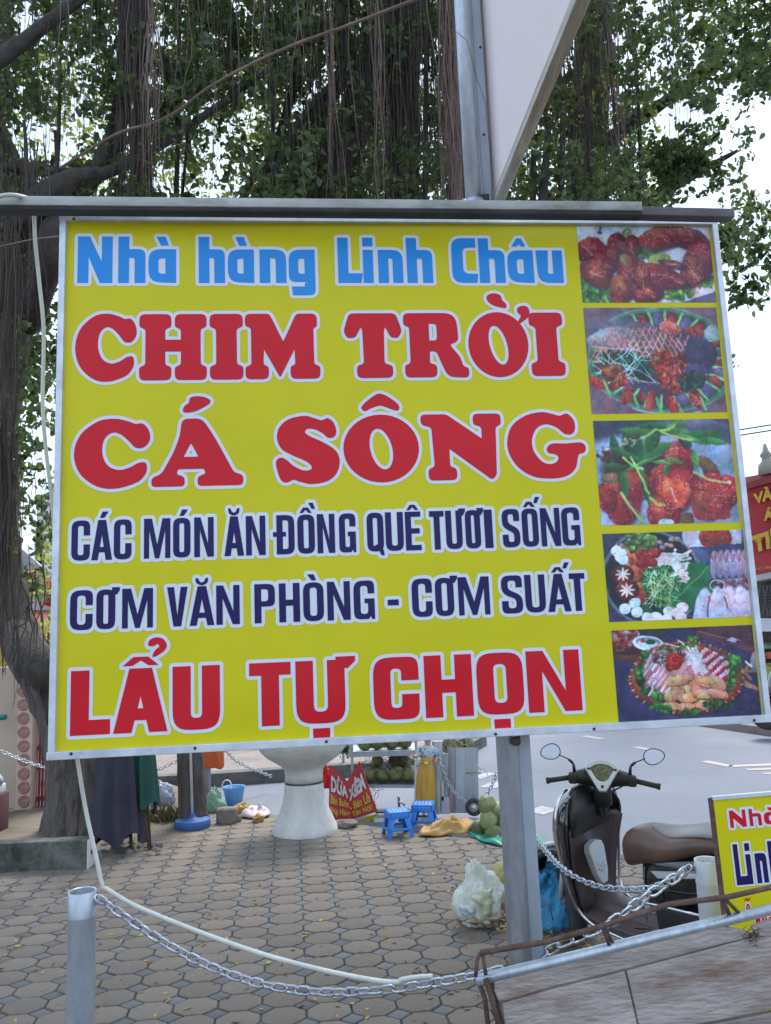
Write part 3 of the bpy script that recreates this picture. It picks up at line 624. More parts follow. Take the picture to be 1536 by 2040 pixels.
def pic1():
    c = Can(230, 130, (196, 205, 220), 1); c.put(np.clip(c.noise(4, 2) * 1.3 - .3, 0, 1), (176, 186, 205))
    c.line(.18, .0, .17, .09, .012, (95, 95, 120)); c.ell(.17, .09, .02, .025, 0, (80, 80, 105))
    c.frill(.37, .13, .06, .05, [(150, 195, 110), (175, 210, 130)], 14, .04)
    c.put(((c.y > .86 + .28 * (.55 - c.x)) & (c.x > .5)) * 1., (205, 212, 225))
    c.pol([(.62, 1), (1, .74), (1, 1)], (196, 204, 222)); c.pol([(.74, 1), (.86, .93), (1, .86), (1, 1)], (88, 88, 118))
    c.frill(.12, .88, .16, .14, [(120, 190, 90), (150, 205, 110), (90, 160, 80)], 55, .05); c.frill(.04, .7, .05, .1, [(120, 185, 95)], 12, .04)
    c.frill(.52, .30, .1, .18, [(60, 120, 80), (100, 165, 95)], 30, .05); c.ell(.6, .44, .09, .09, -15, (175, 190, 110), (120, 150, 70))
    c.frill(.68, .86, .16, .08, [(140, 200, 90), (165, 215, 110)], 45, .045); c.frill(.93, .72, .07, .07, [(140, 200, 90)], 16, .04)
    R = [(.10, .34, .13, .2, 20), (.2, .45, .12, .2, -30), (.12, .62, .14, .18, 35), (.3, .25, .08, .16, -10), (.4, .28, .06, .18, 20), (.64, .15, .2, .16, -12),
         (.83, .16, .16, .15, 8), (.9, .45, .13, .32, 14), (.84, .6, .09, .22, 20), (.70, .5, .12, .05, 14), (.36, .66, .1, .30, 16), (.29, .82, .09, .2, 10), (.48, .86, .13, .16, -10), (.6, .66, .17, .17, 18), (.46, .68, .05, .24, 5), (.74, .74, .06, .07, 0)]
    for i, (x, y, rx, ry, ro) in enumerate(R):
        a = [(168, 52, 62), (150, 40, 56), (180, 68, 66)][i % 3]; b = [(72, 28, 52), (88, 26, 46), (100, 30, 44)][i % 3]
        c.ell(x + .012, y + .03, rx, ry, ro, (48, 28, 48), soft=.25, wob=.08, op=.8); c.ell(x, y, rx, ry, ro, a, b, soft=.1, wob=.12)
        for _ in range(3): c.line(x + c.r.uniform(-.6, .2) * rx, y + c.r.uniform(-.5, .3) * ry, x + c.r.uniform(0, .6) * rx, y + c.r.uniform(-.2, .6) * ry, .005, (205, 130, 130), op=.6)
    for x, y in ((.25, .36), (.35, .42), (.43, .88), (.5, .86), (.3, .8)): c.ell(x, y, .05, .07, 30, (215, 95, 70), (165, 50, 50), soft=.4, op=.7)
    c.ell(.34, .46, .035, .1, -25, (165, 130, 85), (120, 80, 60), op=.8); c.specks(120, (.03, .1, .95, .9), (235, 205, 220), .002, .006, .8)
    return c
def pic2():
    c = Can(230, 180, (112, 88, 104), 2); cx, cy = .56, .5
    c.ell(cx, cy, .57, .51, 0, (140, 190, 185)); c.ell(cx, cy, .555, .495, 0, (66, 72, 66)); c.ring(cx, cy, .53, .47, .035, (60, 128, 92))
    c.ell(cx, cy, .5, .44, 0, (70, 62, 88))
    for k in range(26):
        a = 2 * math.pi * k / 26 + .1; x, y = cx + .45 * math.cos(a), cy + .39 * math.sin(a)
        c.ell(x, y, .055, .055, math.degrees(math.atan2(math.sin(a), math.cos(a))), [(178, 46, 52), (120, 108, 150), (196, 52, 50), (92, 88, 140)][k % 4], (92, 32, 48) if k % 2 == 0 else (80, 76, 120), soft=.2)
        a += .12; c.line(cx + .38 * math.cos(a), cy + .33 * math.sin(a), cx + .52 * math.cos(a), cy + .46 * math.sin(a), .014, (95, 175, 110)); c.line(cx + .4 * math.cos(a), cy + .35 * math.sin(a), cx + .5 * math.cos(a), cy + .44 * math.sin(a), .005, (165, 215, 150))
    c.ell(.42, .36, .42, .22, 14, (120, 108, 125), (70, 58, 80), wob=.06); c.ell(.20, .3, .2, .12, -10, (190, 180, 195), (130, 100, 120), wob=.1)
    import itertools
    for k in range(17):
        t = k / 16; x = .05 + t * .72; y = .30 - .16 * math.sin(t * 2.6) + t * .16
        c.line(x, y - .02, x + .1, y + .27, .0055, (226, 130, 132), bow=-.02); c.line(x + .08, y - .03, x - .06, y + .24, .0055, (218, 120, 124), bow=.02)
    c.specks(60, (.08, .2, .5, .42), (225, 205, 215), .004, .012, .5)
    c.frill(.24, .5, .14, .1, [(46, 108, 84), (70, 140, 100), (36, 86, 74)], 70, .03); c.frill(.4, .58, .1, .1, [(46, 108, 92), (36, 86, 74)], 40, .028)
    for k in range(26): c.line(c.r.uniform(.02, .4), c.r.uniform(.35, .72), c.r.uniform(.15, .52), c.r.uniform(.4, .72), .004, (200, 215, 220), bow=c.r.uniform(-.05, .05), op=.85)
    for x, y, k in ((.55, .52, .07), (.62, .56, .06), (.7, .52, .05), (.56, .62, .06), (.66, .7, .08), (.6, .74, .06), (.17, .60, .06), (.22, .68, .06), (.7, .5, .04)):
        c.frill(x, y, k, k * 1.1, [(226, 80, 60), (205, 55, 55), (235, 110, 80)], 14, .035)
    for x, y, r in ((.08, .71, 20), (.27, .84, -60), (.44, .88, -70), (.6, .93, 80), (.77, .88, 60)): c.ell(x, y, .08, .05, r, (215, 60, 58), (150, 30, 44)); c.line(x + .04, y - .02, x + .07, y + .1, .012, (110, 180, 105))
    c.ell(.85, .45, .13, .15, 0, (74, 66, 96), (50, 44, 70)); c.ell(.8, .6, .09, .06, 0, (80, 78, 130), (60, 56, 90)); c.frill(.76, .72, .1, .1, [(50, 100, 78), (60, 84, 84)], 30, .03)
    c.ell(.64, .2, .09, .06, 10, (205, 130, 110), (170, 70, 70)); c.ell(.82, .24, .08, .05, 10, (195, 60, 60), (140, 40, 50)); c.ell(.95, .25, .06, .08, 0, (150, 160, 200), (110, 150, 120))
    c.specks(60, (.1, .3, .9, .95), (225, 215, 235), .002, .005, .7); c.line(.3, .95, .8, 1.0, .008, (175, 190, 205), bow=.03)
    return c
def pic3():
    c = Can(230, 175, (150, 166, 198), 3); c.put(np.clip((c.x - .5) * .8 + (c.y - .6) * .5, 0, .6), (122, 140, 180)); c.put(np.clip((.15 - c.y + .25 * (.35 - c.x)) * 14, 0, 1), (56, 60, 82))
    c.pol([(.44, 0), (1, 0), (1, .26), (.9, .2), (.8, .14), (.6, .12)], (74, 82, 108)); c.ell(.75, .03, .22, .06, 0, (120, 124, 160), (80, 84, 112)); c.pol([(.86, 0), (1, 0), (1, .06)], (84, 50, 100))
    c.ell(.2, .5, .2, .28, 0, (60, 34, 44), soft=.4); c.ell(.5, .55, .25, .3, 0, (66, 34, 40), soft=.4)
    for x, y, rx, ry, ro in ((.17, .77, .13, .24, 10), (.26, .62, .12, .15, 0), (.05, .72, .08, .14, 0), (.60, .38, .11, .18, 10), (.5, .62, .14, .2, -10), (.62, .62, .13, .16, 10), (.55, .72, .12, .16, 0), (.45, .9, .13, .17, 0), (.83, .74, .14, .20, 8), (.93, .70, .08, .14, 0), (.76, .86, .1, .12, 0)):
        c.ell(x + .01, y + .02, rx * 1.05, ry * 1.05, ro, (70, 22, 34), soft=.2, op=.8); c.ell(x, y, rx, ry, ro, (196, 56, 58), (128, 24, 40), soft=.1, wob=.08)
    c.pol([(.66, .66), (.90, .72), (.94, .88), (.93, .96), (.70, .98), (.66, .9)], (158, 40, 52)); c.ell(.80, .82, .13, .15, 8, (186, 62, 66), (148, 34, 48), soft=.3)
    c.pol([(.40, .66), (.5, .56), (.64, .6), (.68, .7), (.6, .82), (.55, .85), (.48, .76)], (208, 70, 60)); c.ell(.52, .68, .07, .1, 0, (224, 96, 78), (196, 58, 56), soft=.4); c.line(.53, .66, .55, .78, .01, (226, 190, 205), op=.8)
    for x, y in ((.83, .53), (.95, .62)): c.ell(x, y, .07, .07, 30, (214, 44, 58), (160, 24, 48)); c.ell(x + .01, y, .015, .02, 0, (235, 190, 190))
    c.ell(.1, .55, .08, .05, 0, (150, 105, 80), (110, 70, 60)); c.ell(.8, .45, .1, .07, 35, (140, 90, 62), (100, 60, 50)); c.ell(.62, .95, .05, .07, 0, (120, 80, 60), (90, 60, 50))
    G = [(52, 122, 62), (70, 150, 74), (38, 96, 60), (96, 176, 84)]
    for x, y, l, w, r, q in ((.28, .24, .16, .10, 70, 2), (.38, .12, .22, .05, 5, 1), (.14, .26, .1, .05, 80, 2), (.22, .33, .16, .035, 25, 0), (.45, .3, .14, .06, -25, 1), (.42, .2, .12, .07, -60, 0), (.18, .58, .14, .045, 80, 0), (.33, .62, .2, .028, 82, 0), (.2, .46, .12, .03, -10, 2),
                             (.33, .42, .16, .02, -22, 3), (.6, .12, .16, .04, 10, 1), (.8, .16, .16, .06, 0, 0), (.72, .2, .14, .03, 18, 3), (.5, .48, .07, .03, -70, 1), (.57, .4, .07, .025, 15, 3), (.72, .40, .08, .035, 80, 3), (.66, .22, .06, .05, 40, 2), (.86, .22, .12, .035, 12, 1), (.1, .38, .1, .03, 60, 2), (.44, .06, .15, .04, 0, 0), (.62, .05, .1, .03, -10, 3), (.12, .44, .08, .03, 5, 0), (.47, .42, .08, .025, 10, 3)):
        c.leaf(x, y, l, w * .8, r, G[q])
    for a in ((.18, .24, .46, .1), (.46, .1, .72, .2), (.46, .1, .6, .06), (.2, .36, .33, .48), (.7, .52, .95, .62), (.16, .68, .3, .98), (.26, .36, .36, .7), (.36, .74, .46, .82)): c.line(*a, .011, (165, 195, 110), bow=.02)
    c.frill(.28, .2, .06, .05, [(200, 210, 190), (150, 100, 90)], 16, .02); c.frill(.06, .32, .04, .06, [(200, 205, 215), (150, 60, 70)], 12, .03)
    c.specks(90, (.05, .35, .93, .97), (240, 205, 210), .002, .006, .85); c.line(.97, .42, .88, .5, .008, (120, 160, 130)); c.ell(.46, .985, .06, .04, 0, (200, 208, 225))
    return c
def pic4():
    c = Can(250, 160, (46, 52, 78), 4); c.put(np.clip(c.noise(5, 3) - .4, 0, .4), (70, 80, 120))
    c.ell(.78, .06, .22, .26, 0, (205, 214, 235), (180, 190, 220)); c.ell(.80, .08, .12, .17, 0, (160, 40, 40), (130, 30, 40)); c.pol([(.58, .2), (1, .16), (1, .36), (.7, .36), (.62, .3)], (52, 58, 96)); c.ell(.66, .3, .09, .1, 0, (84, 104, 150), (70, 90, 140))
    c.pol([(.58, 1), (.64, .7), (.75, .6), (1, .55), (1, 1)], (190, 195, 230))
    c.ell(.33, .52, .36, .55, 0, (175, 185, 205)); c.ell(.33, .52, .35, .535, 0, (26, 30, 46)); c.ell(.33, .5, .32, .48, 0, (34, 36, 50), (16, 18, 30))
    c.leaf(.6, .62, .22, .22, -35, (34, 118, 72), (26, 92, 60)); c.line(.45, .8, .72, .42, .006, (80, 150, 100)); c.leaf(.42, .87, .1, .05, 10, (30, 100, 60)); c.leaf(.25, .88, .08, .05, 30, (30, 100, 60))
    c.frill(.27, .12, .12, .1, [(150, 195, 90), (175, 210, 110), (90, 150, 70)], 55, .035)
    for k in range(14): c.ell(.12 + c.r.uniform(0, .42), .04 + c.r.uniform(0, .16), .022, .03, 0, (190, 170, 175), (120, 90, 95))
    c.frill(.27, .12, .1, .08, [(160, 200, 100), (110, 170, 80)], 30, .03)
    for k in range(34):
        y = .24 + k * .007; c.line(.3, y + .0, .52 + c.r.uniform(-.02, .05), y + .02 + k * .003, .006, (238, 232, 236) if k % 2 else (206, 200, 212)); x1, y1 = .54 + c.r.uniform(-.06, .08), .22 + k * .011; c.line(.48, y + .06, x1, y1, .005, (225, 220, 228)); c.ell(x1, y1, .012, .016, 0, (245, 242, 246), (200, 196, 210))
    for x, y, q in ((.14, .24, 0), (.19, .36, 1), (.19, .3, 1), (.23, .3, 1), (.2, .5, 1), (.22, .42, 1), (.24, .62, 1), (.27, .26, 2), (.3, .3, 2), (.27, .36, 2), (.33, .34, 2), (.25, .7, 2), (.22, .78, 2), (.36, .24, 2), (.28, .46, 2)):
        c.ell(x, y, .05, .06, 0, [(220, 200, 195), (226, 104, 84), (190, 40, 46)][q], [(170, 110, 100), (190, 66, 60), (130, 20, 34)][q], wob=.15)
    for x, y in ((.12, .47), (.14, .65)):
        c.ell(x, y, .085, .115, 0, (120, 44, 46), (70, 18, 28)); 
        for k in range(8): c.leaf(x + .028 * math.cos(k * .785), y + .045 * math.sin(k * .785), .03, .009, 45 * k, (240, 232, 232), (225, 210, 210))
    for x, y in ((.09, .2), (.12, .24), (.13, .3), (.11, .27), (.12, .85), (.2, .9), (.27, .97), (.33, .96), (.42, .9), (.48, .92), (.5, .97), (.4, .99), (.52, .86), (.19, .8)): c.ell(x, y, .042, .062, 0, (246, 248, 255), (205, 215, 238))
    c.frill(.38, .58, .13, .2, [(60, 150, 76), (40, 116, 64), (110, 185, 100)], 110, .028)
    for k in range(60): c.line(c.r.uniform(.24, .5), c.r.uniform(.4, .85), c.r.uniform(.24, .52), c.r.uniform(.42, .9), .003, [(150, 205, 130), (200, 225, 190), (60, 140, 70)][k % 3], bow=c.r.uniform(-.05, .05))
    for x in np.linspace(.77, 1.0, 6): c.ell(x, .40, .032, .17, 6, (206, 190, 212), (140, 120, 165)); c.ell(x, .3, .018, .07, 6, (188, 148, 164), (140, 96, 120)); c.specks(6, (x - .02, .26, x + .02, .5), (240, 235, 245), .003, .006)
    c.frill(.80, .62, .09, .06, [(130, 50, 80), (190, 160, 190), (90, 40, 60)], 40, .02); c.frill(.92, .64, .08, .08, [(190, 120, 150), (210, 190, 215)], 30, .035)
    for x, r in ((.66, 14), (.76, 8), (.86, 2), (.96, -8)): c.ell(x, .88, .06, .25, r, (225, 222, 248), (180, 180, 220), soft=.15)
    c.line(.71, .75, .69, .98, .006, (150, 50, 80)); c.line(.82, .76, .84, .9, .006, (110, 40, 90)); c.ring(.78, .64, .05, .06, .12, (220, 215, 240), .8); c.specks(60, (.1, .1, .6, .98), (245, 250, 255), .002, .004, .6)
    return c
def pic5():
    c = Can(250, 160, (44, 42, 78), 5); c.put(np.clip(c.noise(6, 3) * 1.2 - .4, 0, .5), (66, 66, 112))
    c.pol([(.6, 0), (1, .0), (1, .28), (.86, .22), (.62, .08)], (74, 42, 60)); c.line(.62, .08, 1, .3, .02, (92, 50, 64)); c.line(.62, .06, .9, .18, .004, (150, 110, 120)); c.pol([(.80, .16), (.84, .13), (.88, .17), (.85, .2)], (176, 176, 205))
    c.ell(.12, .17, .27, .19, 4, (140, 78, 70), (86, 40, 44)); c.ell(.12, .13, .25, .15, 4, (96, 40, 50), (60, 26, 40)); c.frill(.09, .07, .1, .06, [(210, 130, 150), (190, 70, 90), (225, 180, 190)], 24, .04); c.frill(.08, .17, .07, .04, [(190, 60, 60), (220, 180, 170)], 14, .03); c.ell(.3, .04, .1, .06, 0, (60, 40, 50), (40, 60, 50))
    c.ell(.25, .16, .11, .09, 8, (220, 232, 245)); c.ell(.25, .15, .085, .06, 8, (120, 150, 180), (90, 120, 150)); c.ell(.25, .17, .075, .05, 8, (205, 220, 232)); c.ell(.22, .13, .02, .03, 0, (190, 50, 60)); c.ell(.27, .15, .035, .035, 0, (30, 74, 54))
    for a in ((.86, .58, .98, .7), (.9, .5, 1, .52), (.86, .62, .94, .46), (.9, .66, 1, .72), (.95, .6, .9, .5)): c.line(*a, .014, (150, 96, 82)); 
    c.ell(.99, .42, .035, .12, 10, (150, 160, 175), (100, 104, 130)); c.line(.93, .4, .96, .46, .008, (220, 225, 240))
    cx, cy = .50, .53
    c.ell(cx + .005, cy + .06, .41, .40, 3, (28, 24, 48), soft=.2); c.ell(cx, cy + .03, .405, .395, 3, (150, 84, 60), (100, 46, 42)); c.ell(cx, cy, .395, .37, 3, (176, 76, 54), (130, 52, 48)); c.ell(cx, cy - .01, .37, .34, 3, (52, 46, 50))
    for k in range(64):
        a = k / 64 * 6.283; x, y = cx + .4 * math.cos(a), cy + .02 + .38 * math.sin(a); c.ell(x, y, .012, .012, math.degrees(a), (206, 110, 80) if k % 2 else (120, 50, 46))
    for k in range(110):
        a = c.r.uniform(0, 6.283)
        q = c.r.uniform(.84, 1.0); c.frill(cx + .345 * q * math.cos(a), cy + .325 * q * math.sin(a), .012, .015, [(56, 128, 58), (96, 170, 70), (36, 92, 52), (120, 190, 86)], 2, .035)
    c.frill(.56, .14, .05, .04, [(110, 185, 80)], 12, .03); c.frill(.84, .4, .05, .07, [(110, 190, 84), (70, 150, 70)], 18, .035); c.frill(.25, .28, .05, .06, [(90, 165, 74)], 14, .03)
    c.ell(cx - .01, cy - .02, .30, .27, 3, (205, 150, 160), (150, 84, 100), wob=.05)
    for k in range(44):
        x = c.r.uniform(.2, .38); y = c.r.uniform(.34, .74); c.line(x, y, x + .07, y - .14, .011, [(222, 170, 190), (200, 96, 116), (240, 215, 225), (170, 120, 140)][k % 4])
    c.frill(.34, .32, .08, .07, [(225, 180, 190), (190, 110, 130), (236, 225, 225)], 44, .022)
    for k in range(50): c.line(.5 + c.r.uniform(0, .1), .24 + c.r.uniform(-.02, .2), .56 + c.r.uniform(0, .09), .28 + c.r.uniform(0, .26), .007, [(240, 236, 246), (214, 208, 228), (226, 222, 236)][k % 3])
    for i in range(6):
        for j in range(9):
            x = .63 + i * .028 + j * .008; y = .25 + j * .04 + i * .018
            if (x - .55) ** 2 / .06 + (y - .5) ** 2 / .09 < 1: c.ell(x, y, .018, .026, 20, (226, 200, 214) if (i + j) % 2 else (190, 34, 64), (200, 160, 185) if (i + j) % 2 else (150, 20, 50), p=4)
    c.frill(.42, .33, .09, .09, [(230, 205, 190), (200, 170, 150), (160, 70, 80)], 40, .02)
    for x, y, rx, ry, r in ((.5, .63, .12, .05, -6), (.44, .58, .1, .05, -10), (.5, .68, .1, .04, 0), (.62, .6, .08, .06, 20), (.7, .62, .08, .07, 30), (.4, .72, .08, .06, -20), (.5, .76, .08, .05, 0), (.6, .74, .08, .05, 10), (.7, .74, .08, .05, 15), (.38, .84, .07, .05, 5), (.48, .86, .07, .05, 0), (.58, .86, .07, .05, -5)):
        c.ell(x + .004, y + .012, rx, ry, r, (110, 50, 54)); c.ell(x, y, rx, ry, r, (232, 176, 142), (196, 120, 104), wob=.1)
    c.frill(.3, .86, .06, .05, [(60, 140, 60), (100, 180, 80)], 16, .028); c.frill(.51, .92, .05, .03, [(56, 130, 60)], 12, .026); c.frill(.7, .86, .1, .04, [(50, 120, 56)], 16, .026)
    c.ell(.425, .37, .062, .10, 20, (196, 26, 38), (150, 14, 30), wob=.15); c.ell(.39, .42, .04, .06, 20, (206, 34, 44), (160, 18, 34), wob=.2); c.ring(.43, .35, .03, .05, .3, (230, 60, 66), .5)
    c.specks(110, (.2, .2, .8, .9), (250, 238, 240), .002, .005, .7); c.line(.46, .14, .5, .2, .005, (235, 235, 245)); c.line(.36, .17, .46, .22, .005, (230, 230, 240))
    return c
PICS = [(pic1, (1148, 452), (1413, 451), (1425, 602), (1161, 604), 'glazed red chicken wings on lettuce'), (pic2, (1162, 614), (1427, 612), (1448, 821), (1178, 825), 'whole fish under a pink lattice on a green edged platter'),
        (pic3, (1181, 838), (1451, 835), (1474, 1041), (1198, 1046), 'red glazed meat chunks topped with green herbs'), (pic4, (1199, 1062), (1476, 1057), (1500, 1230), (1214, 1237), 'hotpot vegetables and mushrooms beside squid and shrimp'),
        (pic5, (1217, 1255), (1497, 1246), (1518, 1425), (1233, 1440), 'round basket tray of sliced meats with a red flower')]
for i, (fn, a, b, c_, d, lb) in enumerate(PICS):
    q = [sp_(*p) for p in (a, b, c_, d)]
    u0 = (q[0][0] + q[3][0]) / 2; u1 = (q[1][0] + q[2][0]) / 2; v1 = (q[0][1] + q[1][1]) / 2; v0 = (q[2][1] + q[3][1]) / 2
    c = fn(); c.grain(); h, w = c.h, c.w
    # a glaze of printed haze keeps the pictures as soft as they are printed
    A = np.clip(c.a * 1.06 + .01, 0, 1)
    gx, gy = np.meshgrid(np.linspace(u0, u1, w), np.linspace(v1, v0, h))
    vs = np.stack([gx, np.full_like(gx, -0.001), gy], -1).reshape(-1, 3)
    idx = np.arange(w * h).reshape(h, w)
    qd = np.stack([idx[1:, :-1], idx[1:, 1:], idx[:-1, 1:], idx[:-1, :-1]], -1).reshape(-1, 4)
    me = arr_mesh('food_photo', vs, qd, M_pic)
    at_ = me.color_attributes.new('Col', 'FLOAT_COLOR', 'POINT')
    lin = np.where(A <= .04045, A / 12.92, ((A + .055) / 1.055) ** 2.4).reshape(-1, 3)
    at_.data.foreach_set('color', np.concatenate([lin, np.ones((len(lin), 1))], 1).astype(np.float32).ravel())
    o = inst('food_photo', me, sign); o['label'] = 'printed picture of ' + lb
# ------------------------------------------------------------------ ground, plaza pavers, road, far pavements
RZ = -0.09
M_asph = mat('asphalt', (0.165, 0.180, 0.225), 0.78, c2=(0.125, 0.137, 0.175), scale=.55, lo=0.35, hi=0.68, dirt=(0.27, 0.28, 0.31), dscale=60, dlo=0.55, dhi=0.8, bump=0.25, bscale=160)
M_joint = mat('paver_joint', (0.065, 0.055, 0.046), 0.95, c2=(0.15, 0.125, 0.105), scale=1.3, lo=.45, hi=.62)
M_pav = mat('paver', (0.195, 0.157, 0.128), 0.85, c2=(0.135, 0.112, 0.094), scale=3.0, lo=0.35, hi=0.7, dirt=(0.225, 0.172, 0.135), dscale=9, dlo=0.55, dhi=0.85, bump=0.4, bscale=60, vary=0.12)
M_pavs = mat('small_paver', (0.155, 0.148, 0.145), 0.85, c2=(0.105, 0.108, 0.115), scale=5.0, bump=0.3, bscale=70, vary=0.2)
M_kerb = mat('kerb_stone', (0.16, 0.155, 0.145), 0.9, c2=(0.09, 0.09, 0.085), scale=3, dirt=(0.05, 0.055, 0.045), dscale=5, dlo=0.5, dhi=0.75, bump=0.3)
M_farp = mat('far_pavement_tiles', (0.26, 0.21, 0.19), 0.85, c2=(0.19, 0.16, 0.15), scale=2.0, dirt=(0.12, 0.10, 0.09), dscale=3, bump=0.15)
M_dust = mat('dusty_earth', (0.20, 0.165, 0.13), 0.95, c2=(0.13, 0.105, 0.085), scale=3, bump=0.3, dirt=(0.08, 0.07, 0.06), dscale=8)
M_line = mat('road_paint', (0.42, 0.34, 0.29), 0.7, c2=(0.36, 0.33, 0.33), scale=14, lo=0.4, hi=0.6)
M_linew = mat('white_road_paint', (0.38, 0.38, 0.42), 0.7, c2=(0.24, 0.25, 0.28), scale=14, lo=0.4, hi=0.6)

def slab(name, pts, z1, z0, m, kind='structure'):
    mb = MB(); n = len(pts)
    tri = tessellate_polygon([[Vector((p[0], p[1], 0)) for p in pts]])
    mb.add([V(p[0], p[1], z1) for p in pts], [t if (Vector(pts[t[1]]) - Vector(pts[t[0]])).to_2d().cross((Vector(pts[t[2]]) - Vector(pts[t[0]])).to_2d()) > 0 else t[::-1] for t in tri])
    mb.add([V(p[0], p[1], z1) for p in pts] + [V(p[0], p[1], z0) for p in pts], [(i, (i + 1) % n, n + (i + 1) % n, n + i)[::-1] for i in range(n)])
    o = mb.build(name, m, None, smooth=False)
    if kind: o['kind'] = kind
    return o
R_ = 600
MB().add([V(-R_, -R_, RZ), V(R_, -R_, RZ), V(R_, R_, RZ), V(-R_, R_, RZ)], [(0, 1, 2, 3)]).build('road', M_asph, None, smooth=False)['kind'] = 'structure'
E1, E2, E3 = gz(575, 1633), gz(1085, 1692), gz(1440, 1800)
E3 = E2 + (E2 - E1).normalized() * 1.2; E4 = V(5.5, 3.2, 0)
E0 = gz(330, 1596); EL = gz(215, 1588)
print('edge', E1, E2, E3, E0)
PLZ = [(-9, -4), (6.5, -4), (E4.x, E4.y), (E3.x, E3.y), (E2.x, E2.y), (E1.x, E1.y), (E0.x, E0.y), (EL.x - .4, EL.y + 2.6), (-9, EL.y + 2.6)]
plaza = slab('plaza', PLZ, -0.004, RZ - 0.05, M_joint)
def inpoly(x, y, P):
    c = False; n = len(P)
    for i in range(n):
        x0, y0 = P[i][:2]; x1, y1 = P[(i + 1) % n][:2]
        if (y0 > y) != (y1 > y) and x < (x1 - x0) * (y - y0) / (y1 - y0) + x0: c = not c
    return c
# eight-sided pavers with small squares between
PW, PD, PR = 0.205, 0.178, math.radians(7)
def paver_mb(w, d, ch, seed=0):
    mb = MB(); g = 0.0035; a, b = w / 2 - g, d / 2 - g; ring = [(-a + ch, -b), (a - ch, -b), (a, -b + ch * d / w), (a, b - ch * d / w), (a - ch, b), (-a + ch, b), (-a, b - ch * d / w), (-a, -b + ch * d / w)]
    rg = random.Random(seed); ring = [(x + rg.uniform(-.0018, .0018), y + rg.uniform(-.0018, .0018)) for x, y in ring]
    n = len(ring); k = .97
    mb.add([V(x, y, -.002) for x, y in ring] + [V(x * k, y * k, .005) for x, y in ring], [(i, (i + 1) % n, n + (i + 1) % n, n + i) for i in range(n)] + [tuple(range(n, 2 * n))])
    return mb
def square_mb(w, d, seed=0):
    g = 0.003; a, b = w - g, d - g
    return MB().add([V(0, -b, -.002), V(a, 0, -.002), V(0, b, -.002), V(-a, 0, -.002), V(0, -b * .93, .003), V(a * .93, 0, .003), V(0, b * .93, .003), V(-a * .93, 0, .003)], [(0, 1, 5, 4), (1, 2, 6, 5), (2, 3, 7, 6), (3, 0, 4, 7), (4, 5, 6, 7)])
CH = 0.058
pm = [paver_mb(PW, PD, CH, k).mesh('paver', M_pav, False) for k in range(5)]
sm_ = square_mb(CH, CH * PD / PW).mesh('small_paver', M_pavs, False)
cand = []; cs, sn = math.cos(PR), math.sin(PR); ox, oy = gz(719, 1888).x, gz(719, 1888).y
for i in range(-34, 30):
    for j in range(-30, 46):
        for kind in (0, 1):
            u = (i + .5 * kind) * PW; v = (j + .5 * kind) * PD
            x, y = ox + u * cs - v * sn, oy + u * sn + v * cs
            if y < 2.4 or y > 10.5 or abs(x) > 0.62 * y + .6: continue
            if not inpoly(x, y, PLZ): continue
            # in view of the photograph below the board?
            d = V(x, y, 0) - EYE; px = PX + F * d.dot(RIGHT) / d.dot(FWD); py = PY0 + F * d.dot(DOWN) / d.dot(FWD)
            vis = -20 < px < 1556 and 1480 < py < 2075
            cand.append((kind, x, y, vis, d.length))
rg = random.Random(5)
for kind, lim in ((0, 300), (1, 300)):
    L = sorted([c for c in cand if c[0] == kind], key=lambda c: (not c[3], c[4]))
    for n, c in enumerate(L[:lim]):
        o = inst('paver' if kind == 0 else 'small_paver', pm[rg.randrange(5)] if kind == 0 else sm_, plaza, (c[1], c[2], rg.uniform(-.0012, .002)), (rg.uniform(-.007, .007), rg.uniform(-.007, .007), PR + rg.uniform(-.012, .012)))
    mb = MB()
    for c in L[lim:]:
        t = (paver_mb(PW, PD, CH, rg.randrange(5)) if kind == 0 else square_mb(CH, CH * PD / PW)); R = Matrix.Rotation(PR, 3, 'Z')
        mb.add([R @ q + V(c[1], c[2], rg.uniform(-.0012, .002)) for q in t.v], t.f)
    mb.build('distant_pavers' if kind == 0 else 'distant_small_pavers', M_pav if kind == 0 else M_pavs, plaza, smooth=False, world=False, kind='stuff')
# kerb stones along the plaza edge
ke = MB(); Ed = [E0, E1, E2, E3, V(E4.x, E4.y, 0)]
for a, b in zip(Ed[:-1], Ed[1:]):
    d = (b - a); n = max(1, int(d.length / 0.8)); dn = d.normalized(); nn = V(-dn.y, dn.x, 0)
    for k in range(n):
        p, q = a + d * (k / n) + dn * .004, a + d * ((k + 1) / n) - dn * .004
        mb = MB().bar(p + V(0, 0, -.06) + nn * .03, q + V(0, 0, -.06) + nn * .03, .12, .125)
        mb.build('kerb_stone', M_kerb, plaza, smooth=False, world=False, bevel=.006)
# far pavements
f1, f2, f3 = gz(60, 1585, RZ), gz(420, 1565, RZ), gz(870, 1533, RZ)
FP = [(f1.x - 6, f1.y), (f2.x, f2.y), (f3.x, f3.y), (f3.x + .8, f3.y + 2), (f3.x + 1.5, f3.y + 40), (f1.x - 30, f3.y + 40), (f1.x - 20, f1.y)]
fpl = slab('far_pavement', FP, RZ + .13, RZ - .05, M_farp)
k2 = MB()
for a, b in ((V(f1.x - 3, f1.y, 0), f2), (f2, f3), (f3, V(f3.x + .8, f3.y + 2, 0))):
    d = b - a; n = max(1, int(d.length / 1.0))
    for k in range(n):
        MB().bar(a + d * (k / n) + V(0, 0, RZ * (k == -1) + .075 - a.z + RZ - (d.z * k / n)), a + d * ((k + .985) / n) + V(0, 0, .075 - a.z + RZ - d.z * (k + .985) / n), .2, .16).build('kerb_stone', M_kerb, fpl, smooth=False, world=False, bevel=.01)
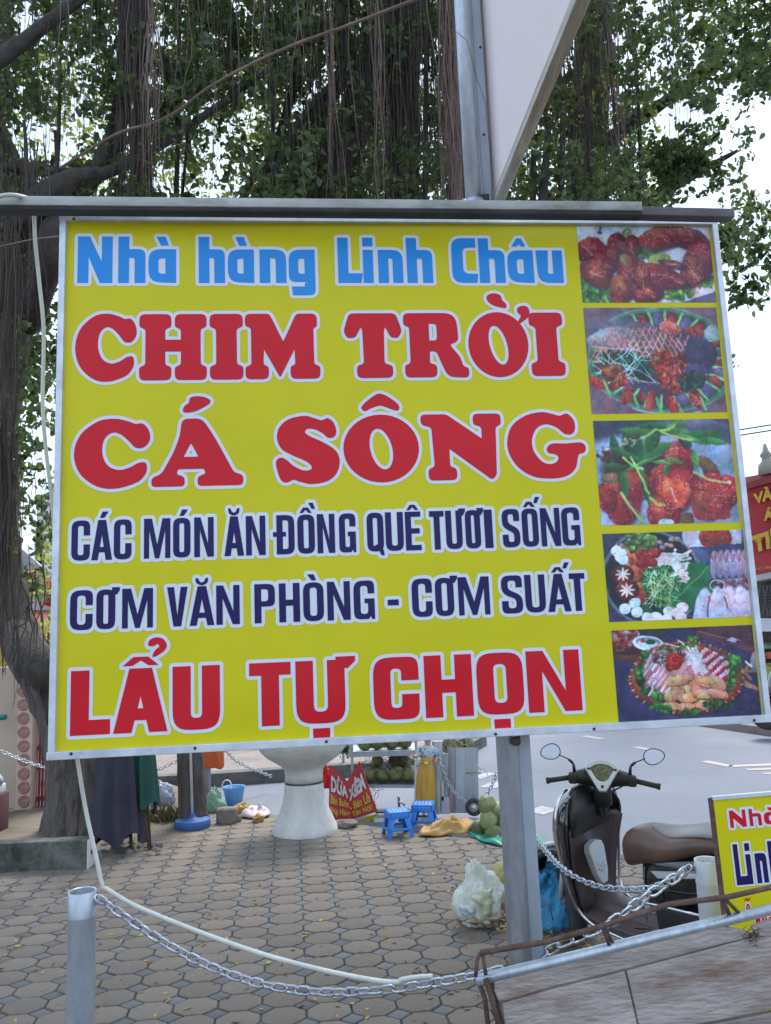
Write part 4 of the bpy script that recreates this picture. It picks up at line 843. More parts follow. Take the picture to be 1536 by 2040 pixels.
g1, g2 = gz(1392, 1446, RZ), gz(1536, 1467, RZ); gd = (g2 - g1).normalized()
RP = [tuple(g1 - gd * 25), tuple(g1), tuple(g2), tuple(g2 + gd * 14), tuple(g2 + gd * 14 + V(0, 45, 0)), tuple(g1 - gd * 25 + V(0, 45, 0))]
rpv = slab('right_pavement', [(p[0], p[1]) for p in RP], RZ + .12, RZ - .05, M_farp)
# road markings
def marking(pts, w, m=M_line, name='lane_marking'):
    mb = MB(); P = [gz(x, y, RZ + .004) for x, y in pts]
    for a, b in zip(P[:-1], P[1:]):
        t = (b - a).normalized(); n = V(-t.y, t.x, 0) * w / 2; mb.add([a - n, b - n, b + n, a + n], [(0, 1, 2, 3)])
    mb.build(name, m, None, smooth=False)['kind'] = 'structure'
for pts, w, m in ((((1163, 1466), (1200, 1472)), .13, M_line), (((1265, 1488), (1312, 1496)), .12, M_line), (((1403, 1516), (1455, 1526), (1560, 1522)), .13, M_line), (((1488, 1533), (1570, 1530)), .10, M_line), (((1520, 1541), (1570, 1539)), .08, M_line),
                  (((1060, 1611), (1100, 1617)), .30, M_linew), (((952, 1544), (975, 1546)), .4, M_linew), (((968, 1562), (1000, 1564)), .35, M_linew), (((740, 1560), (790, 1556)), .3, M_linew)):
    marking(pts, w, m)
# dusty patch of earth round the tree foot, as a low mound
dm = MB(); n = 28; c0 = gz(150, 1640)
rings = []
for rr, z in ((1.25, -.004), (1.0, .012), (.6, .025), (.0, .03)):
    rings.append([c0 + V(math.cos(6.283 * k / n) * rr * (1 + .15 * math.sin(k * 1.7)) * 1.15, math.sin(6.283 * k / n) * rr * (1 + .12 * math.sin(k * 2.3)) * 1.5, z) for k in range(n)])
dm.loft(rings[::1], cap=False); dm.build('earth_patch', M_dust, None)['kind'] = 'structure'

# ------------------------------------------------------------------ trees
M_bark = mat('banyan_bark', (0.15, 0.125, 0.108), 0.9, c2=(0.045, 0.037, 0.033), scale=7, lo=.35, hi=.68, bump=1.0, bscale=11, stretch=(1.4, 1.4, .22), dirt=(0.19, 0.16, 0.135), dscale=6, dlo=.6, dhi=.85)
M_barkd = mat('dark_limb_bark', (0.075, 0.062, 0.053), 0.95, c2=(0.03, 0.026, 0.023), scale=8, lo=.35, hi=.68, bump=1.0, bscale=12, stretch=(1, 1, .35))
M_root = mat('aerial_root', (0.085, 0.058, 0.047), 0.9, c2=(0.05, 0.036, 0.032), scale=4)
M_roott = mat('pale_aerial_root', (0.22, 0.145, 0.12), 0.85, c2=(0.15, 0.095, 0.078), scale=5)
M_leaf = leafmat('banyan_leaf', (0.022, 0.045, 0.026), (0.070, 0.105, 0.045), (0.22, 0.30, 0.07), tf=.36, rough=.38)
M_leaf2 = leafmat('sunlit_leaf', (0.07, 0.12, 0.035), (0.15, 0.19, 0.05), (0.5, 0.56, 0.12), tf=.5, rough=.4)  # brighter leaf copy: sunlight is put into its colours
NP = np.random.RandomState(7)
def leaves_arr(C, length=0.085, wid=0.56, droop=0.5):
    """C: (n,3) centres -> vertices, quads of folded leaves"""
    n = len(C); L = length * NP.uniform(.6, 1.2, n)[:, None]
    d = NP.normal(size=(n, 3)); d[:, 2] -= droop; d /= np.linalg.norm(d, axis=1)[:, None]
    r = NP.normal(size=(n, 3)); s = np.cross(d, r); s /= np.linalg.norm(s, axis=1)[:, None]; nn = np.cross(s, d)
    w = L * wid * .5; B = C - d * L * .5; T = C + d * L * .5 - nn * L * .08
    p1 = B + d * L * .3; p2 = B + d * L * .72; up = nn * w * .35
    Vv = np.stack([B, p1 + s * w + up, p2 + s * w * .85 + up, T, p2 - s * w * .85 + up, p1 - s * w + up], 1)
    b = (np.arange(n) * 6)[:, None]
    Q = np.concatenate([b + np.array([[0, 1, 2, 3]]), b + np.array([[0, 3, 4, 5]])])
    return Vv.reshape(-1, 3), Q
def clusters(n, box, dep, keep, k=42, spread=.27):
    """leaf sprays scattered through a part of the crown -> leaf centres"""
    out = []; cen = []
    tries = 0
    while len(cen) < n and tries < n * 30:
        tries += 1
        x = NP.uniform(box[0], box[2]); y = NP.uniform(box[1], box[3])
        if keep and not keep(x, y): continue
        Y = NP.uniform(*dep); p = at(x, y, Y); cen.append(p)
        ax = V(*NP.normal(size=3)); ax.z *= .6; ax.normalize(); m = int(k * NP.uniform(.35, 1.65)); spread_ = spread * NP.uniform(.55, 1.15)
        t = NP.uniform(-1, 1, m)[:, None]
        out.append(np.array(p) + t * np.array(ax) * spread_ * 1.5 + NP.normal(size=(m, 3)) * spread_ * .30 * (1.2 - np.abs(t)))
    return np.concatenate(out), cen
def limb(name, pts, parent, m=None, seg=12, rough=.14, seed=1, sub=3):
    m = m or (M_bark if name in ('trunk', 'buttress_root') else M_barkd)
    """pts (x, y, depth, radius): smooth tapered limb"""
    P = [(at(x, y, Y), r) for x, y, Y, r in pts]; Q = []
    for i in range(len(P) - 1):
        a = P[max(i - 1, 0)]; b = P[i]; c = P[i + 1]; d = P[min(i + 2, len(P) - 1)]
        for k in range(sub):
            t = k / sub
            q = 0.5 * ((2 * b[0]) + (c[0] - a[0]) * t + (2 * a[0] - 5 * b[0] + 4 * c[0] - d[0]) * t * t + (3 * b[0] - a[0] - 3 * c[0] + d[0]) * t ** 3)
            Q.append((q, b[1] * (1 - t) + c[1] * t))
    Q.append(P[-1])
    return MB().tube([q[0] for q in Q], [q[1] for q in Q], seg, rough=rough, seed=seed).build(name, m, parent)
def strands(specs, seed=3):
    mb = MB(); rg = random.Random(seed)
    for x0, x1, y0, y1, dep, cnt, r, wob in specs:
        for _ in range(cnt):
            xt = rg.uniform(x0, x1); Y = rg.uniform(*dep); a = at(xt, y0 + rg.uniform(-120, 40), Y)
            bz = at(xt, y1 + rg.uniform(-200, 40) * (.4 + .6 * rg.random()), Y).z; wb = wob * rg.uniform(.3, 1.6)
            n = 12; ph = rg.uniform(0, 6); ph2 = rg.uniform(0, 6); dr = V(rg.uniform(-.12, .12), rg.uniform(-.12, .12), 0); rr = r * rg.uniform(.5, 1.5); pts = []
            for k in range(n):
                t = k / (n - 1)
                pts.append(a + dr * t * (a.z - bz) * .35 + V(math.sin(ph + t * 7) * wb + math.sin(ph2 * 3 + t * 19) * wb * .3, math.cos(ph2 + t * 6) * wb, (bz - a.z) * t))
            mb.tube(pts, [rr * (1 - .6 * k / n) for k in range(n)], 3, cap=False)
    return mb

tA = thing('banyan_tree', 'huge old banyan at the left with grey buttressed trunk and hanging root curtains', 'tree', gz(150, 1660))
_g = gz(150, 1660).y
limb('trunk', [(158, 1700, _g, .36), (158, 1640, _g, .31), (154, 1540, _g, .255), (136, 1450, _g + .05, .235), (94, 1370, _g + .1, .20), (46, 1285, _g + .1, .185), (14, 1180, _g + .1, .18), (-2, 1050, _g + .1, .18), (-4, 850, _g, .19), (8, 680, _g, .24), (18, 520, _g, .27), (0, 360, _g, .28), (-60, 200, _g, .26), (-90, 0, _g, .24)], tA, seg=22, rough=.10, sub=4)
for k, (x, y, dx, dd, r) in enumerate(((136, 1500, -26, -.22, .075), (152, 1490, -6, -.36, .085), (172, 1500, 14, -.32, .08), (188, 1520, 26, -.18, .075), (198, 1560, 44, .05, .07), (120, 1530, -34, .05, .07), (164, 1550, 6, -.42, .06), (142, 1530, -16, -.34, .055), (180, 1560, 20, -.38, .05))):
    limb('buttress_root', [(x + (150 - x) * .5, y - 70, _g - .12, r * .5), (x, y + 10, _g - .2, r * .9), (x + dx * .5, y + 80, _g + dd * .7, r), (x + dx, 1672 + dd * -40, _g + dd, r * .8), (x + dx * 1.25, 1712 - dd * 60, _g + dd * 1.25, r * .3)], tA, seg=8, rough=.1, seed=k)
limb('limb', [(40, 480, _g, .17), (80, 400, 6.4, .12), (150, 355, 6.5, .08), (240, 335, 6.7, .05), (380, 250, 7, .035), (560, 120, 7.2, .03)], tA, seed=4)
limb('limb', [(30, 1260, _g, .14), (70, 1320, 6.2, .13), (100, 1365, 6.2, .10), (125, 1420, 6.3, .14)], tA, seed=9)
limb('limb', [(-30, 140, 6, .07), (50, 80, 6.1, .062), (150, 0, 6.2, .055), (260, -90, 6.4, .05)], tA, seed=5)
limb('limb', [(60, 640, _g, .14), (100, 520, 6.4, .12), (118, 430, 6.6, .10), (200, 330, 7.0, .09), (245, 200, 7.2, .08), (250, 0, 7.4, .07)], tA, seed=6)
limb('limb', [(-20, 340, 7, .06), (60, 335, 7, .06), (150, 345, 7, .05), (230, 300, 7.2, .03)], tA, seed=7)
for k, (x0, x1, y0, y1, Y, r) in enumerate(((262, 292, -60, 460, 7.0, .085), (290, 268, -60, 460, 7.3, .05), (120, 106, 120, 440, 6.9, .022), (245, 238, -60, 300, 6.7, .03), (355, 350, -40, 420, 7.6, .028), (380, 360, 100, 420, 8, .02), (48, 52, 240, 440, 6.4, .02), (110, 108, 260, 440, 7, .02))):
    limb('hanging_root', [(x0, y0, Y, r * .7), ((x0 + x1) / 2 + 4, (y0 + y1) / 2, Y, r * .85), (x1, y1, Y, r)], tA, seed=20 + k, seg=8)
strands([(235, 300, -60, 470, (6.4, 7.4), 70, .006, .03), (0, 90, 360, 640, (5.9, 6.8), 36, .005, .03), (-10, 36, 500, 1180, (5.9, 6.3), 40, .005, .03), (-10, 34, 900, 1340, (5.9, 6.2), 40, .006, .03), (30, 80, 1180, 1400, (6.0, 6.3), 14, .005, .03),
         (0, 620, -200, 300, (6, 9.5), 150, .0035, .03), (0, 620, 0, 440, (6, 9.5), 120, .0035, .03), (60, 110, 1000, 1130, (6.2, 6.8), 10, .003, .02)], 3).build('aerial_roots', M_root, tA, kind='stuff')
strands([(292, 316, 60, 360, (5.8, 6.0), 16, .004, .02), (0, 600, -100, 420, (5.6, 7.5), 34, .003, .03)], 4).build('pale_aerial_roots', M_roott, tA, kind='stuff')

tB = thing('banyan_tree', 'banyan behind the board, slim dark trunk standing beside the blue umbrella base', 'tree', gz(385, 1642))
_h = gz(385, 1642).y
limb('trunk', [(392, 1660, _h, .15), (386, 1620, _h, .125), (380, 1540, _h, .12), (376, 1440, _h, .12), (392, 1200, _h, .13), (450, 900, _h, .15), (530, 620, _h, .17), (610, 430, _h + .2, .2), (690, 280, _h + .4, .22), (745, 140, _h + .5, .21), (785, 0, _h + .6, .2), (800, -160, _h + .6, .2)], tB, seg=16, seed=2)
for k, p in enumerate(([(800, -80, 7.9, .2), (812, 60, 8, .17), (806, 200, 8.1, .15), (800, 430, 8.1, .14)],
                       [(560, 460, 7.6, .09), (600, 330, 7.7, .09), (650, 200, 7.8, .09), (705, 130, 8, .10)], [(640, 430, 7.6, .10), (690, 300, 7.7, .10), (740, 200, 7.9, .12)],
                       [(505, 430, 7.9, .05), (560, 260, 7.9, .05), (600, 110, 8, .05), (612, -60, 8, .05)], [(520, 420, 7.5, .04), (590, 250, 7.5, .035), (690, 120, 7.5, .03), (670, -30, 7.6, .03)],
                       [(730, 200, 8, .06), (700, 130, 8, .05), (680, 60, 8, .05), (660, -40, 8, .04)], [(670, 300, 7.9, .08), (640, 360, 7.9, .07), (600, 440, 7.9, .07)], [(700, 250, 8.2, .09), (690, 340, 8.2, .09), (670, 450, 8.2, .09)],
                       [(470, 440, 8.6, .05), (500, 360, 8.6, .05), (560, 300, 8.6, .05)], [(740, 120, 8.4, .07), (850, 60, 8.8, .06), (980, -20, 9.2, .06)])):
    limb('limb', p, tB, seed=40 + k, seg=10)
for k, (x0, x1, y0, y1, Y, r) in enumerate(((846, 846, -60, 460, 7.6, .03), (655, 660, 60, 430, 7.2, .018), (885, 902, -40, 460, 7.0, .035), (748, 752, 80, 420, 6.9, .006), (530, 548, -60, 430, 8.2, .03), (770, 775, 150, 440, 8.5, .05), (830, 826, 150, 440, 8.8, .04))):
    limb('hanging_root', [(x0, y0, Y, r * .7), ((x0 + x1) / 2 + 3, (y0 + y1) / 2, Y, r * .85), (x1, y1, Y, r)], tB, seed=60 + k, seg=8)
strands([(590, 900, -200, 430, (6.8, 9.5), 170, .0035, .03), (600, 780, 120, 440, (7, 8.4), 90, .006, .03), (800, 905, 50, 440, (7, 9), 90, .005, .03)], 5).build('aerial_roots', M_root, tB, kind='stuff')
strands([(872, 905, -80, 470, (6.7, 7.0), 60, .0045, .035), (884, 912, 180, 470, (6.7, 7.0), 60, .004, .02), (650, 668, 100, 430, (6.9, 7.2), 14, .004, .02), (742, 756, 40, 420, (6.7, 7.0), 8, .004, .02), (600, 900, -100, 400, (6.5, 8), 46, .0035, .03)], 6).build('pale_aerial_roots', M_roott, tB, kind='stuff')

tC = thing('banyan_tree', 'leafy banyan at the right whose boughs reach past the billboard into open sky', 'tree', gz(1232, 1434, RZ))
limb('trunk', [(1232, 1434, 17.6, .5), (1226, 1200, 17.2, .42), (1190, 800, 15, .38), (1166, 500, 12.6, .33), (1170, 300, 11.4, .29), (1180, 60, 10.6, .26), (1180, -200, 10.4, .24)], tC, seg=14, seed=3)
for k, p in enumerate(([(1170, 320, 10.8, .15), (1240, 260, 10, .10), (1330, 200, 9.4, .07), (1450, 120, 9, .04)], [(1168, 480, 11, .14), (1260, 420, 10, .08), (1380, 350, 9.2, .05), (1470, 300, 9, .02)],
                       [(1165, 600, 11, .14), (1290, 560, 10, .08), (1420, 500, 9.2, .05), (1500, 440, 9, .03)], [(1172, 250, 10.7, .12), (1100, 160, 10, .09), (1020, 60, 9.5, .07)])):
    limb('limb', p, tC, seed=80 + k, seg=8)
for k, (x0, x1, y0, y1, Y, r) in enumerate(((1262, 1282, 60, 470, 8.6, .03), (1120, 1115, 180, 450, 8, .04), (1092, 1075, 250, 440, 7.8, .05), (1140, 1142, 250, 440, 8.2, .04), (1196, 1238, -60, 420, 7.6, .02), (1062, 1058, 300, 440, 8, .04), (1170, 1176, 240, 440, 8.4, .035))):
    limb('hanging_root', [(x0, y0, Y, r * .7), ((x0 + x1) / 2 + 3, (y0 + y1) / 2, Y, r * .85), (x1, y1, Y, r)], tC, seed=90 + k, seg=8)
strands([(1060, 1330, -200, 330, (7.5, 10), 100, .004, .03), (1030, 1250, 100, 440, (7.5, 10), 110, .006, .03), (1340, 1360, 200, 420, (8, 8.4), 6, .002, .02), (1425, 1445, 100, 400, (8, 8.4), 3, .002, .02)], 7).build('aerial_roots', M_root, tC, kind='stuff')
strands([(1185, 1205, -60, 200, (7.3, 7.6), 8, .004, .03), (1198, 1225, 80, 430, (7.3, 7.6), 12, .0035, .03), (1060, 1300, -100, 330, (7.2, 8), 14, .003, .03)], 8).build('pale_aerial_roots', M_roott, tC, kind='stuff')

# foliage: sprays of folded leaves, thinned where the photograph shows sky
gaps = [(45, 270, 62, 60), (60, 50, 50, 34), (165, 250, 55, 60), (300, 60, 32, 40), (140, 130, 30, 40), (480, 25, 26, 26), (640, 60, 22, 18), (670, 200, 32, 45), (820, 150, 38, 50), (835, 250, 30, 60), (475, 340, 40, 70), (350, 370, 50, 40), (520, 200, 30, 50), (590, 220, 25, 40), (110, 320, 40, 60), (60, 620, 20, 60), (380, 110, 25, 30), (240, 150, 20, 30),
        (1155, 240, 42, 55), (1205, 240, 30, 35), (1310, 150, 26, 18), (1180, 130, 26, 20), (1410, 275, 100, 62), (90, 500, 26, 60), (80, 940, 40, 110), (1530, 70, 26, 30)]
def keep_top(x, y):
    if x > 1300:
        lim = 190 + (x - 1300) * .22 if x < 1420 else (150 if x < 1445 else 200)
        if y > lim - 20: return False
    for gx_, gy_, a, b in gaps:
        if ((x - gx_) / a) ** 2 + ((y - gy_) / b) ** 2 < 1 and NP.uniform() < .93: return False
    return True
def crown(parent, specs, m, length=.085, name='foliage', big=None):
    out = []
    for n, box, dep, keep, k, spr in specs:
        c, _ = clusters(n, box, dep, keep, k, spr); out.append(c)
    C = np.concatenate(out); v, q = leaves_arr(C, length); o = inst(name, arr_mesh(name, v - np.array(parent.location), q, m), parent)
    o['kind'] = 'stuff'; return len(C)
nl = crown(tA, [(1400, (-250, -450, 620, 440), (6.5, 10.5), keep_top, 40, .26), (150, (-200, 440, 112, 760), (6.8, 9), keep_top, 36, .24), (110, (-160, 760, 112, 1060), (6.8, 9), keep_top, 34, .22), (5, (60, 1060, 112, 1180), (6.8, 8), None, 20, .12)], M_leaf, .088)
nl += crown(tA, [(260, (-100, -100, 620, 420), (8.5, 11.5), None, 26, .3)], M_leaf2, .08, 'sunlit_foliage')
nl += crown(tB, [(820, (540, -450, 960, 420), (7, 11), keep_top, 40, .26)], M_leaf, .088)
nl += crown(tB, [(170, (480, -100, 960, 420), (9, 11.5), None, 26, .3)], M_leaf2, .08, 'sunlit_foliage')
nl += crown(tC, [(960, (960, -450, 1750, 450), (7.2, 11), keep_top, 40, .25), (30, (1320, 240, 1500, 400), (8.6, 9.4), lambda x, y: ((x - 1405) / 98) ** 2 + ((y - 318) / 70) ** 2 < 1, 26, .17), (60, (1300, 290, 1400, 420), (8.6, 9.6), lambda x, y: (x - 1300) < (420 - y) * 1.1, 30, .18),
                 (46, (1425, 395, 1620, 560), (8.6, 9.4), lambda x, y: ((x - 1540) / 115) ** 2 + ((y - 470) / 85) ** 2 < 1, 32, .16), (8, (1440, 560, 1500, 615), (8.8, 9.2), None, 20, .10), (12, (1460, 550, 1530, 610), (8.8, 9.2), None, 16, .09), (3, (1440, 680, 1475, 735), (8.8, 9), None, 12, .07), (70, (1480, -40, 1640, 190), (8, 9.4), None, 36, .2)], M_leaf, .088)
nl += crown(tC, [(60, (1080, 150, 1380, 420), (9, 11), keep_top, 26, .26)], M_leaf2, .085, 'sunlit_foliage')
print('leaves', nl)
# the nearest leaves of the right-hand tree hang as single leaves
v, q = leaves_arr(np.zeros((6, 3)), .10, .45, 1.2)
lms = [arr_mesh('leaf', v[i * 6:i * 6 + 6], np.array([[0, 1, 2, 3], [0, 3, 4, 5]]), M_leaf) for i in range(6)]
for k in range(280):
    bx = [(1380, 150, 1440, 215), (1400, 195, 1425, 225), (1440, 100, 1536, 225), (1470, 380, 1536, 470), (1440, 430, 1500, 560), (1400, 250, 1500, 330)][k % 6]
    p = at(NP.uniform(bx[0], bx[2]), NP.uniform(bx[1], bx[3]), NP.uniform(7.4, 8.2)) - tC.location
    inst('leaf', lms[k % 6], tC, p, (NP.uniform(-.6, .6), NP.uniform(-.6, .6), NP.uniform(0, 6.28)))
# ------------------------------------------------------------------ materials for the objects
M_rust = mat('rusty_iron', (0.17, 0.10, 0.082), 0.85, 0.2, c2=(0.085, 0.045, 0.035), scale=18, dirt=(0.26, 0.20, 0.17), dscale=22, dlo=.6, dhi=.8, bump=.4)
M_wood = mat('weathered_wood', (0.46, 0.40, 0.37), 0.85, c2=(0.25, 0.20, 0.185), scale=4.5, stretch=(1, 1, 4), lo=.32, hi=.68, dirt=(0.20, 0.12, 0.09), dscale=3.4, dlo=.5, dhi=.72, bump=.45, bscale=26, vary=.15)
M_beam = mat('mossy_beam', (0.50, 0.50, 0.48), 0.95, c2=(0.30, 0.305, 0.285), scale=5, stretch=(.5, 1, 1), dirt=(0.11, 0.12, 0.07), dscale=4, dlo=.5, dhi=.72, bump=.4)
M_beamd = mat('beam_underside_shade', (0.055, 0.055, 0.055), 0.9, c2=(0.03, 0.03, 0.03), scale=6, bump=.3)
M_board = mat('billboard_skin', (0.82, 0.70, 0.68), 0.6, c2=(0.77, 0.66, 0.65), scale=.8, dirt=(0.5, 0.42, 0.4), dscale=3, dlo=.65, dhi=.9)
M_pink = mat('pink_edge', (0.52, 0.34, 0.32), 0.7, c2=(0.46, 0.30, 0.29), scale=3)
M_prop = mat('stained_angle_iron', (0.60, 0.57, 0.50), 0.75, 0.0, c2=(0.30, 0.28, 0.24), scale=5, stretch=(3, .4, 3), dirt=(0.14, 0.085, 0.06), dscale=4, dlo=.55, dhi=.75, bump=.25)
M_cable = mat('white_cable', (0.58, 0.57, 0.52), 0.5, c2=(0.46, 0.46, 0.41), scale=6, stretch=(1, 1, .3), dirt=(0.30, 0.29, 0.25), dscale=9, dlo=.55, dhi=.8)
M_chain = mat('zinc_chain', (0.50, 0.54, 0.62), 0.33, 0.75, c2=(0.34, 0.37, 0.43), scale=30, dirt=(0.12, 0.10, 0.10), dscale=40, dlo=.58, dhi=.75)
M_conc = mat('mossy_concrete', (0.165, 0.165, 0.150), 0.95, c2=(0.075, 0.08, 0.07), scale=4, dirt=(0.028, 0.034, 0.026), dscale=5, dlo=.42, dhi=.65, bump=.5, bscale=30)
M_conc2 = mat('pale_concrete', (0.62, 0.60, 0.58), 0.9, c2=(0.50, 0.485, 0.46), scale=7, dirt=(0.30, 0.26, 0.22), dscale=46, dlo=.60, dhi=.75, bump=.3, stretch=(1, 1, .5))
M_cream = mat('cream_plaster', (0.52, 0.42, 0.33), 0.9, c2=(0.44, 0.35, 0.27), scale=2, dirt=(0.25, 0.19, 0.15), dscale=1.5, dlo=.6, dhi=.9)
M_peach = mat('peach_plaster', (0.62, 0.45, 0.38), 0.9, c2=(0.54, 0.39, 0.33), scale=2)
M_medal = mat('terracotta_relief', (0.30, 0.14, 0.11), 0.9, c2=(0.42, 0.24, 0.2), scale=30)
M_fence = mat('maroon_iron', (0.24, 0.06, 0.075), 0.6, c2=(0.16, 0.04, 0.05), scale=6)
M_rooft = mat('red_roof', (0.33, 0.10, 0.075), 0.85, c2=(0.25, 0.08, 0.06), scale=3, bump=.3)
M_wallw = mat('white_wall', (0.62, 0.62, 0.62), 0.9, c2=(0.5, 0.5, 0.5), scale=2)
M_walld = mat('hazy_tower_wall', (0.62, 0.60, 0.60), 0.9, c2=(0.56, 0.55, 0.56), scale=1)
M_win = mat('dark_glass', (0.03, 0.035, 0.045), 0.12, spec=.8)
M_yelw = mat('yellow_wall', (0.62, 0.45, 0.06), 0.8)
M_redp = mat('red_panel', (0.47, 0.035, 0.045), 0.5, c2=(0.40, 0.03, 0.04), scale=1.5)
M_gold = mat('gold_letter', (0.72, 0.42, 0.07), 0.35, .25, c2=(0.6, 0.34, 0.05), scale=4)
M_dkg = mat('dark_grille', (0.045, 0.045, 0.05), 0.6, c2=(0.07, 0.065, 0.065), scale=5)
M_gate = mat('grille_bar', (0.13, 0.125, 0.13), 0.5, .4)
M_blk = mat('black_plastic', (0.012, 0.012, 0.014), 0.38, c2=(0.018, 0.018, 0.02), scale=20, rvar=.06)
M_blkm = mat('matt_black_plastic', (0.022, 0.022, 0.024), 0.65)
M_gloss = mat('gloss_black_paint', (0.006, 0.006, 0.010), 0.12, coat=1.0, dirt=(0.03, 0.028, 0.026), dscale=12, dlo=.6, dhi=.9)
M_brown = mat('brown_scooter_plastic', (0.085, 0.062, 0.066), 0.42, c2=(0.066, 0.048, 0.052), scale=5, dirt=(0.11, 0.10, 0.10), dscale=7, dlo=.6, dhi=.9)
M_silv = mat('silver_plastic', (0.56, 0.59, 0.66), 0.30, 0.15, c2=(0.50, 0.53, 0.60), scale=8)
M_chrome = mat('chrome', (0.72, 0.73, 0.76), 0.12, 1.0, c2=(0.6, 0.6, 0.63), scale=12)
M_mirror = mat('mirror_glass', (0.88, 0.9, 0.92), 0.02, 1.0, c2=(0.87, 0.89, 0.91))
M_seat = mat('brown_seat_vinyl', (0.15, 0.092, 0.072), 0.38, c2=(0.095, 0.058, 0.043), scale=6, bump=.05)
M_seatg = mat('grey_seat_vinyl', (0.20, 0.18, 0.18), 0.35, c2=(0.17, 0.155, 0.155), scale=6, bump=.05)
M_rub = mat('rubber', (0.025, 0.024, 0.024), 0.85, c2=(0.05, 0.047, 0.045), scale=14)
M_gripb = mat('brown_grip', (0.045, 0.030, 0.027), 0.8)
M_dial = mat('dial_face', (0.05, 0.065, 0.08), 0.10, c2=(0.16, 0.20, 0.24), scale=60, lo=.58, hi=.62, spec=.8, coat=1)
M_stool = mat('blue_plastic', (0.030, 0.20, 0.66), 0.35, c2=(0.026, 0.18, 0.60), scale=4)
M_stool2 = mat('blue_plastic_base', (0.035, 0.12, 0.36), 0.5, c2=(0.03, 0.10, 0.30), scale=4, dirt=(0.12, 0.12, 0.14), dscale=8, dlo=.6)
M_white = mat('white_plastic', (0.70, 0.71, 0.74), 0.4)
M_mum = mat('navy_umbrella_cloth', (0.026, 0.024, 0.038), 0.85, c2=(0.042, 0.038, 0.058), scale=3, bump=.1)
M_gum = mat('green_umbrella_cloth', (0.010, 0.055, 0.045), 0.8, c2=(0.014, 0.075, 0.06), scale=3)
M_wood2 = mat('brown_stick', (0.09, 0.06, 0.045), 0.8)
M_orange = mat('orange_cloth', (0.68, 0.14, 0.04), 0.75, c2=(0.6, 0.11, 0.035), scale=4)
M_coco = mat('green_coconut', (0.12, 0.15, 0.05), 0.5, c2=(0.27, 0.25, 0.14), scale=9, lo=.4, hi=.75, dirt=(0.07, 0.05, 0.03), dscale=14, dlo=.55, dhi=.72, vary=.4, bump=.3)
M_twig = mat('dry_twig', (0.085, 0.062, 0.052), 0.9)
M_straw = mat('pale_straw', (0.42, 0.34, 0.20), 0.9)
M_ytarp = mat('ochre_tarp', (0.43, 0.26, 0.075), 0.6, c2=(0.34, 0.19, 0.05), scale=5, bump=.3)
M_gtarp = mat('green_tarp', (0.012, 0.27, 0.18), 0.45, c2=(0.01, 0.20, 0.14), scale=5)
M_sack = mat('blue_woven_sack', (0.035, 0.27, 0.50), 0.5, c2=(0.028, 0.20, 0.40), scale=7, bump=.5, bscale=90, dirt=(0.05, 0.25, 0.42), dscale=4)
M_stripe = mat('pink_stripe', (0.34, 0.09, 0.20), 0.6)
M_skin = mat('skin', (0.52, 0.27, 0.20), 0.6)
M_dress = mat('mustard_cloth', (0.52, 0.30, 0.045), 0.85, c2=(0.40, 0.22, 0.03), scale=9, stretch=(3, 3, .5), bump=.3)
M_shirt = mat('pale_printed_shirt', (0.42, 0.46, 0.50), 0.85, c2=(0.12, 0.20, 0.30), scale=28, lo=.5, hi=.55)
M_hair = mat('black_hair', (0.012, 0.010, 0.010), 0.5)
M_stone = mat('grey_rock', (0.22, 0.20, 0.185), 0.95, c2=(0.13, 0.12, 0.11), scale=7, bump=.5, dirt=(0.06, 0.055, 0.045), dscale=7)
M_wht = mat('white_enamel', (0.62, 0.65, 0.70), 0.35, c2=(0.54, 0.57, 0.62), scale=4, dirt=(0.3, 0.3, 0.3), dscale=9, dlo=.6, dhi=.85)

# film for the plastic bags
def film(name, c, rough=.35, a=.35, c2=None, sc=9.):
    m = mat(name, c, rough, c2=c2 or tuple(q * .7 for q in c), scale=sc, lo=.4, hi=.6, bump=.35, bscale=22)
    p = m.node_tree.nodes['Principled BSDF']; N = m.node_tree.nodes; L = m.node_tree.links
    t = N.new('ShaderNodeBsdfTranslucent'); t.inputs['Color'].default_value = (*c, 1); x = N.new('ShaderNodeMixShader'); x.inputs['Fac'].default_value = a
    L.new(p.outputs['BSDF'], x.inputs[1]); L.new(t.outputs['BSDF'], x.inputs[2]); L.new(x.outputs['Shader'], N['Material Output'].inputs['Surface']); return m
M_bagw = film('white_plastic_film', (0.84, 0.85, 0.86), c2=(0.60, 0.64, 0.52), sc=11)
M_bagy = film('yellow_plastic_film', (0.62, 0.56, 0.28), c2=(0.45, 0.38, 0.14))
M_bagb = film('blue_tint_film', (0.22, 0.38, 0.48), c2=(0.14, 0.2, 0.2))
M_bagg = film('green_tint_film', (0.28, 0.50, 0.40), c2=(0.42, 0.58, 0.52))
M_bagr = film('red_plastic_film', (0.62, 0.02, 0.03))
M_bagbb = film('light_blue_film', (0.16, 0.42, 0.72), c2=(0.28, 0.52, 0.78))
M_litter = mat('leaf_litter', (0.34, 0.17, 0.035), 0.8, c2=(0.10, 0.06, 0.025), scale=30, lo=.4, hi=.6)

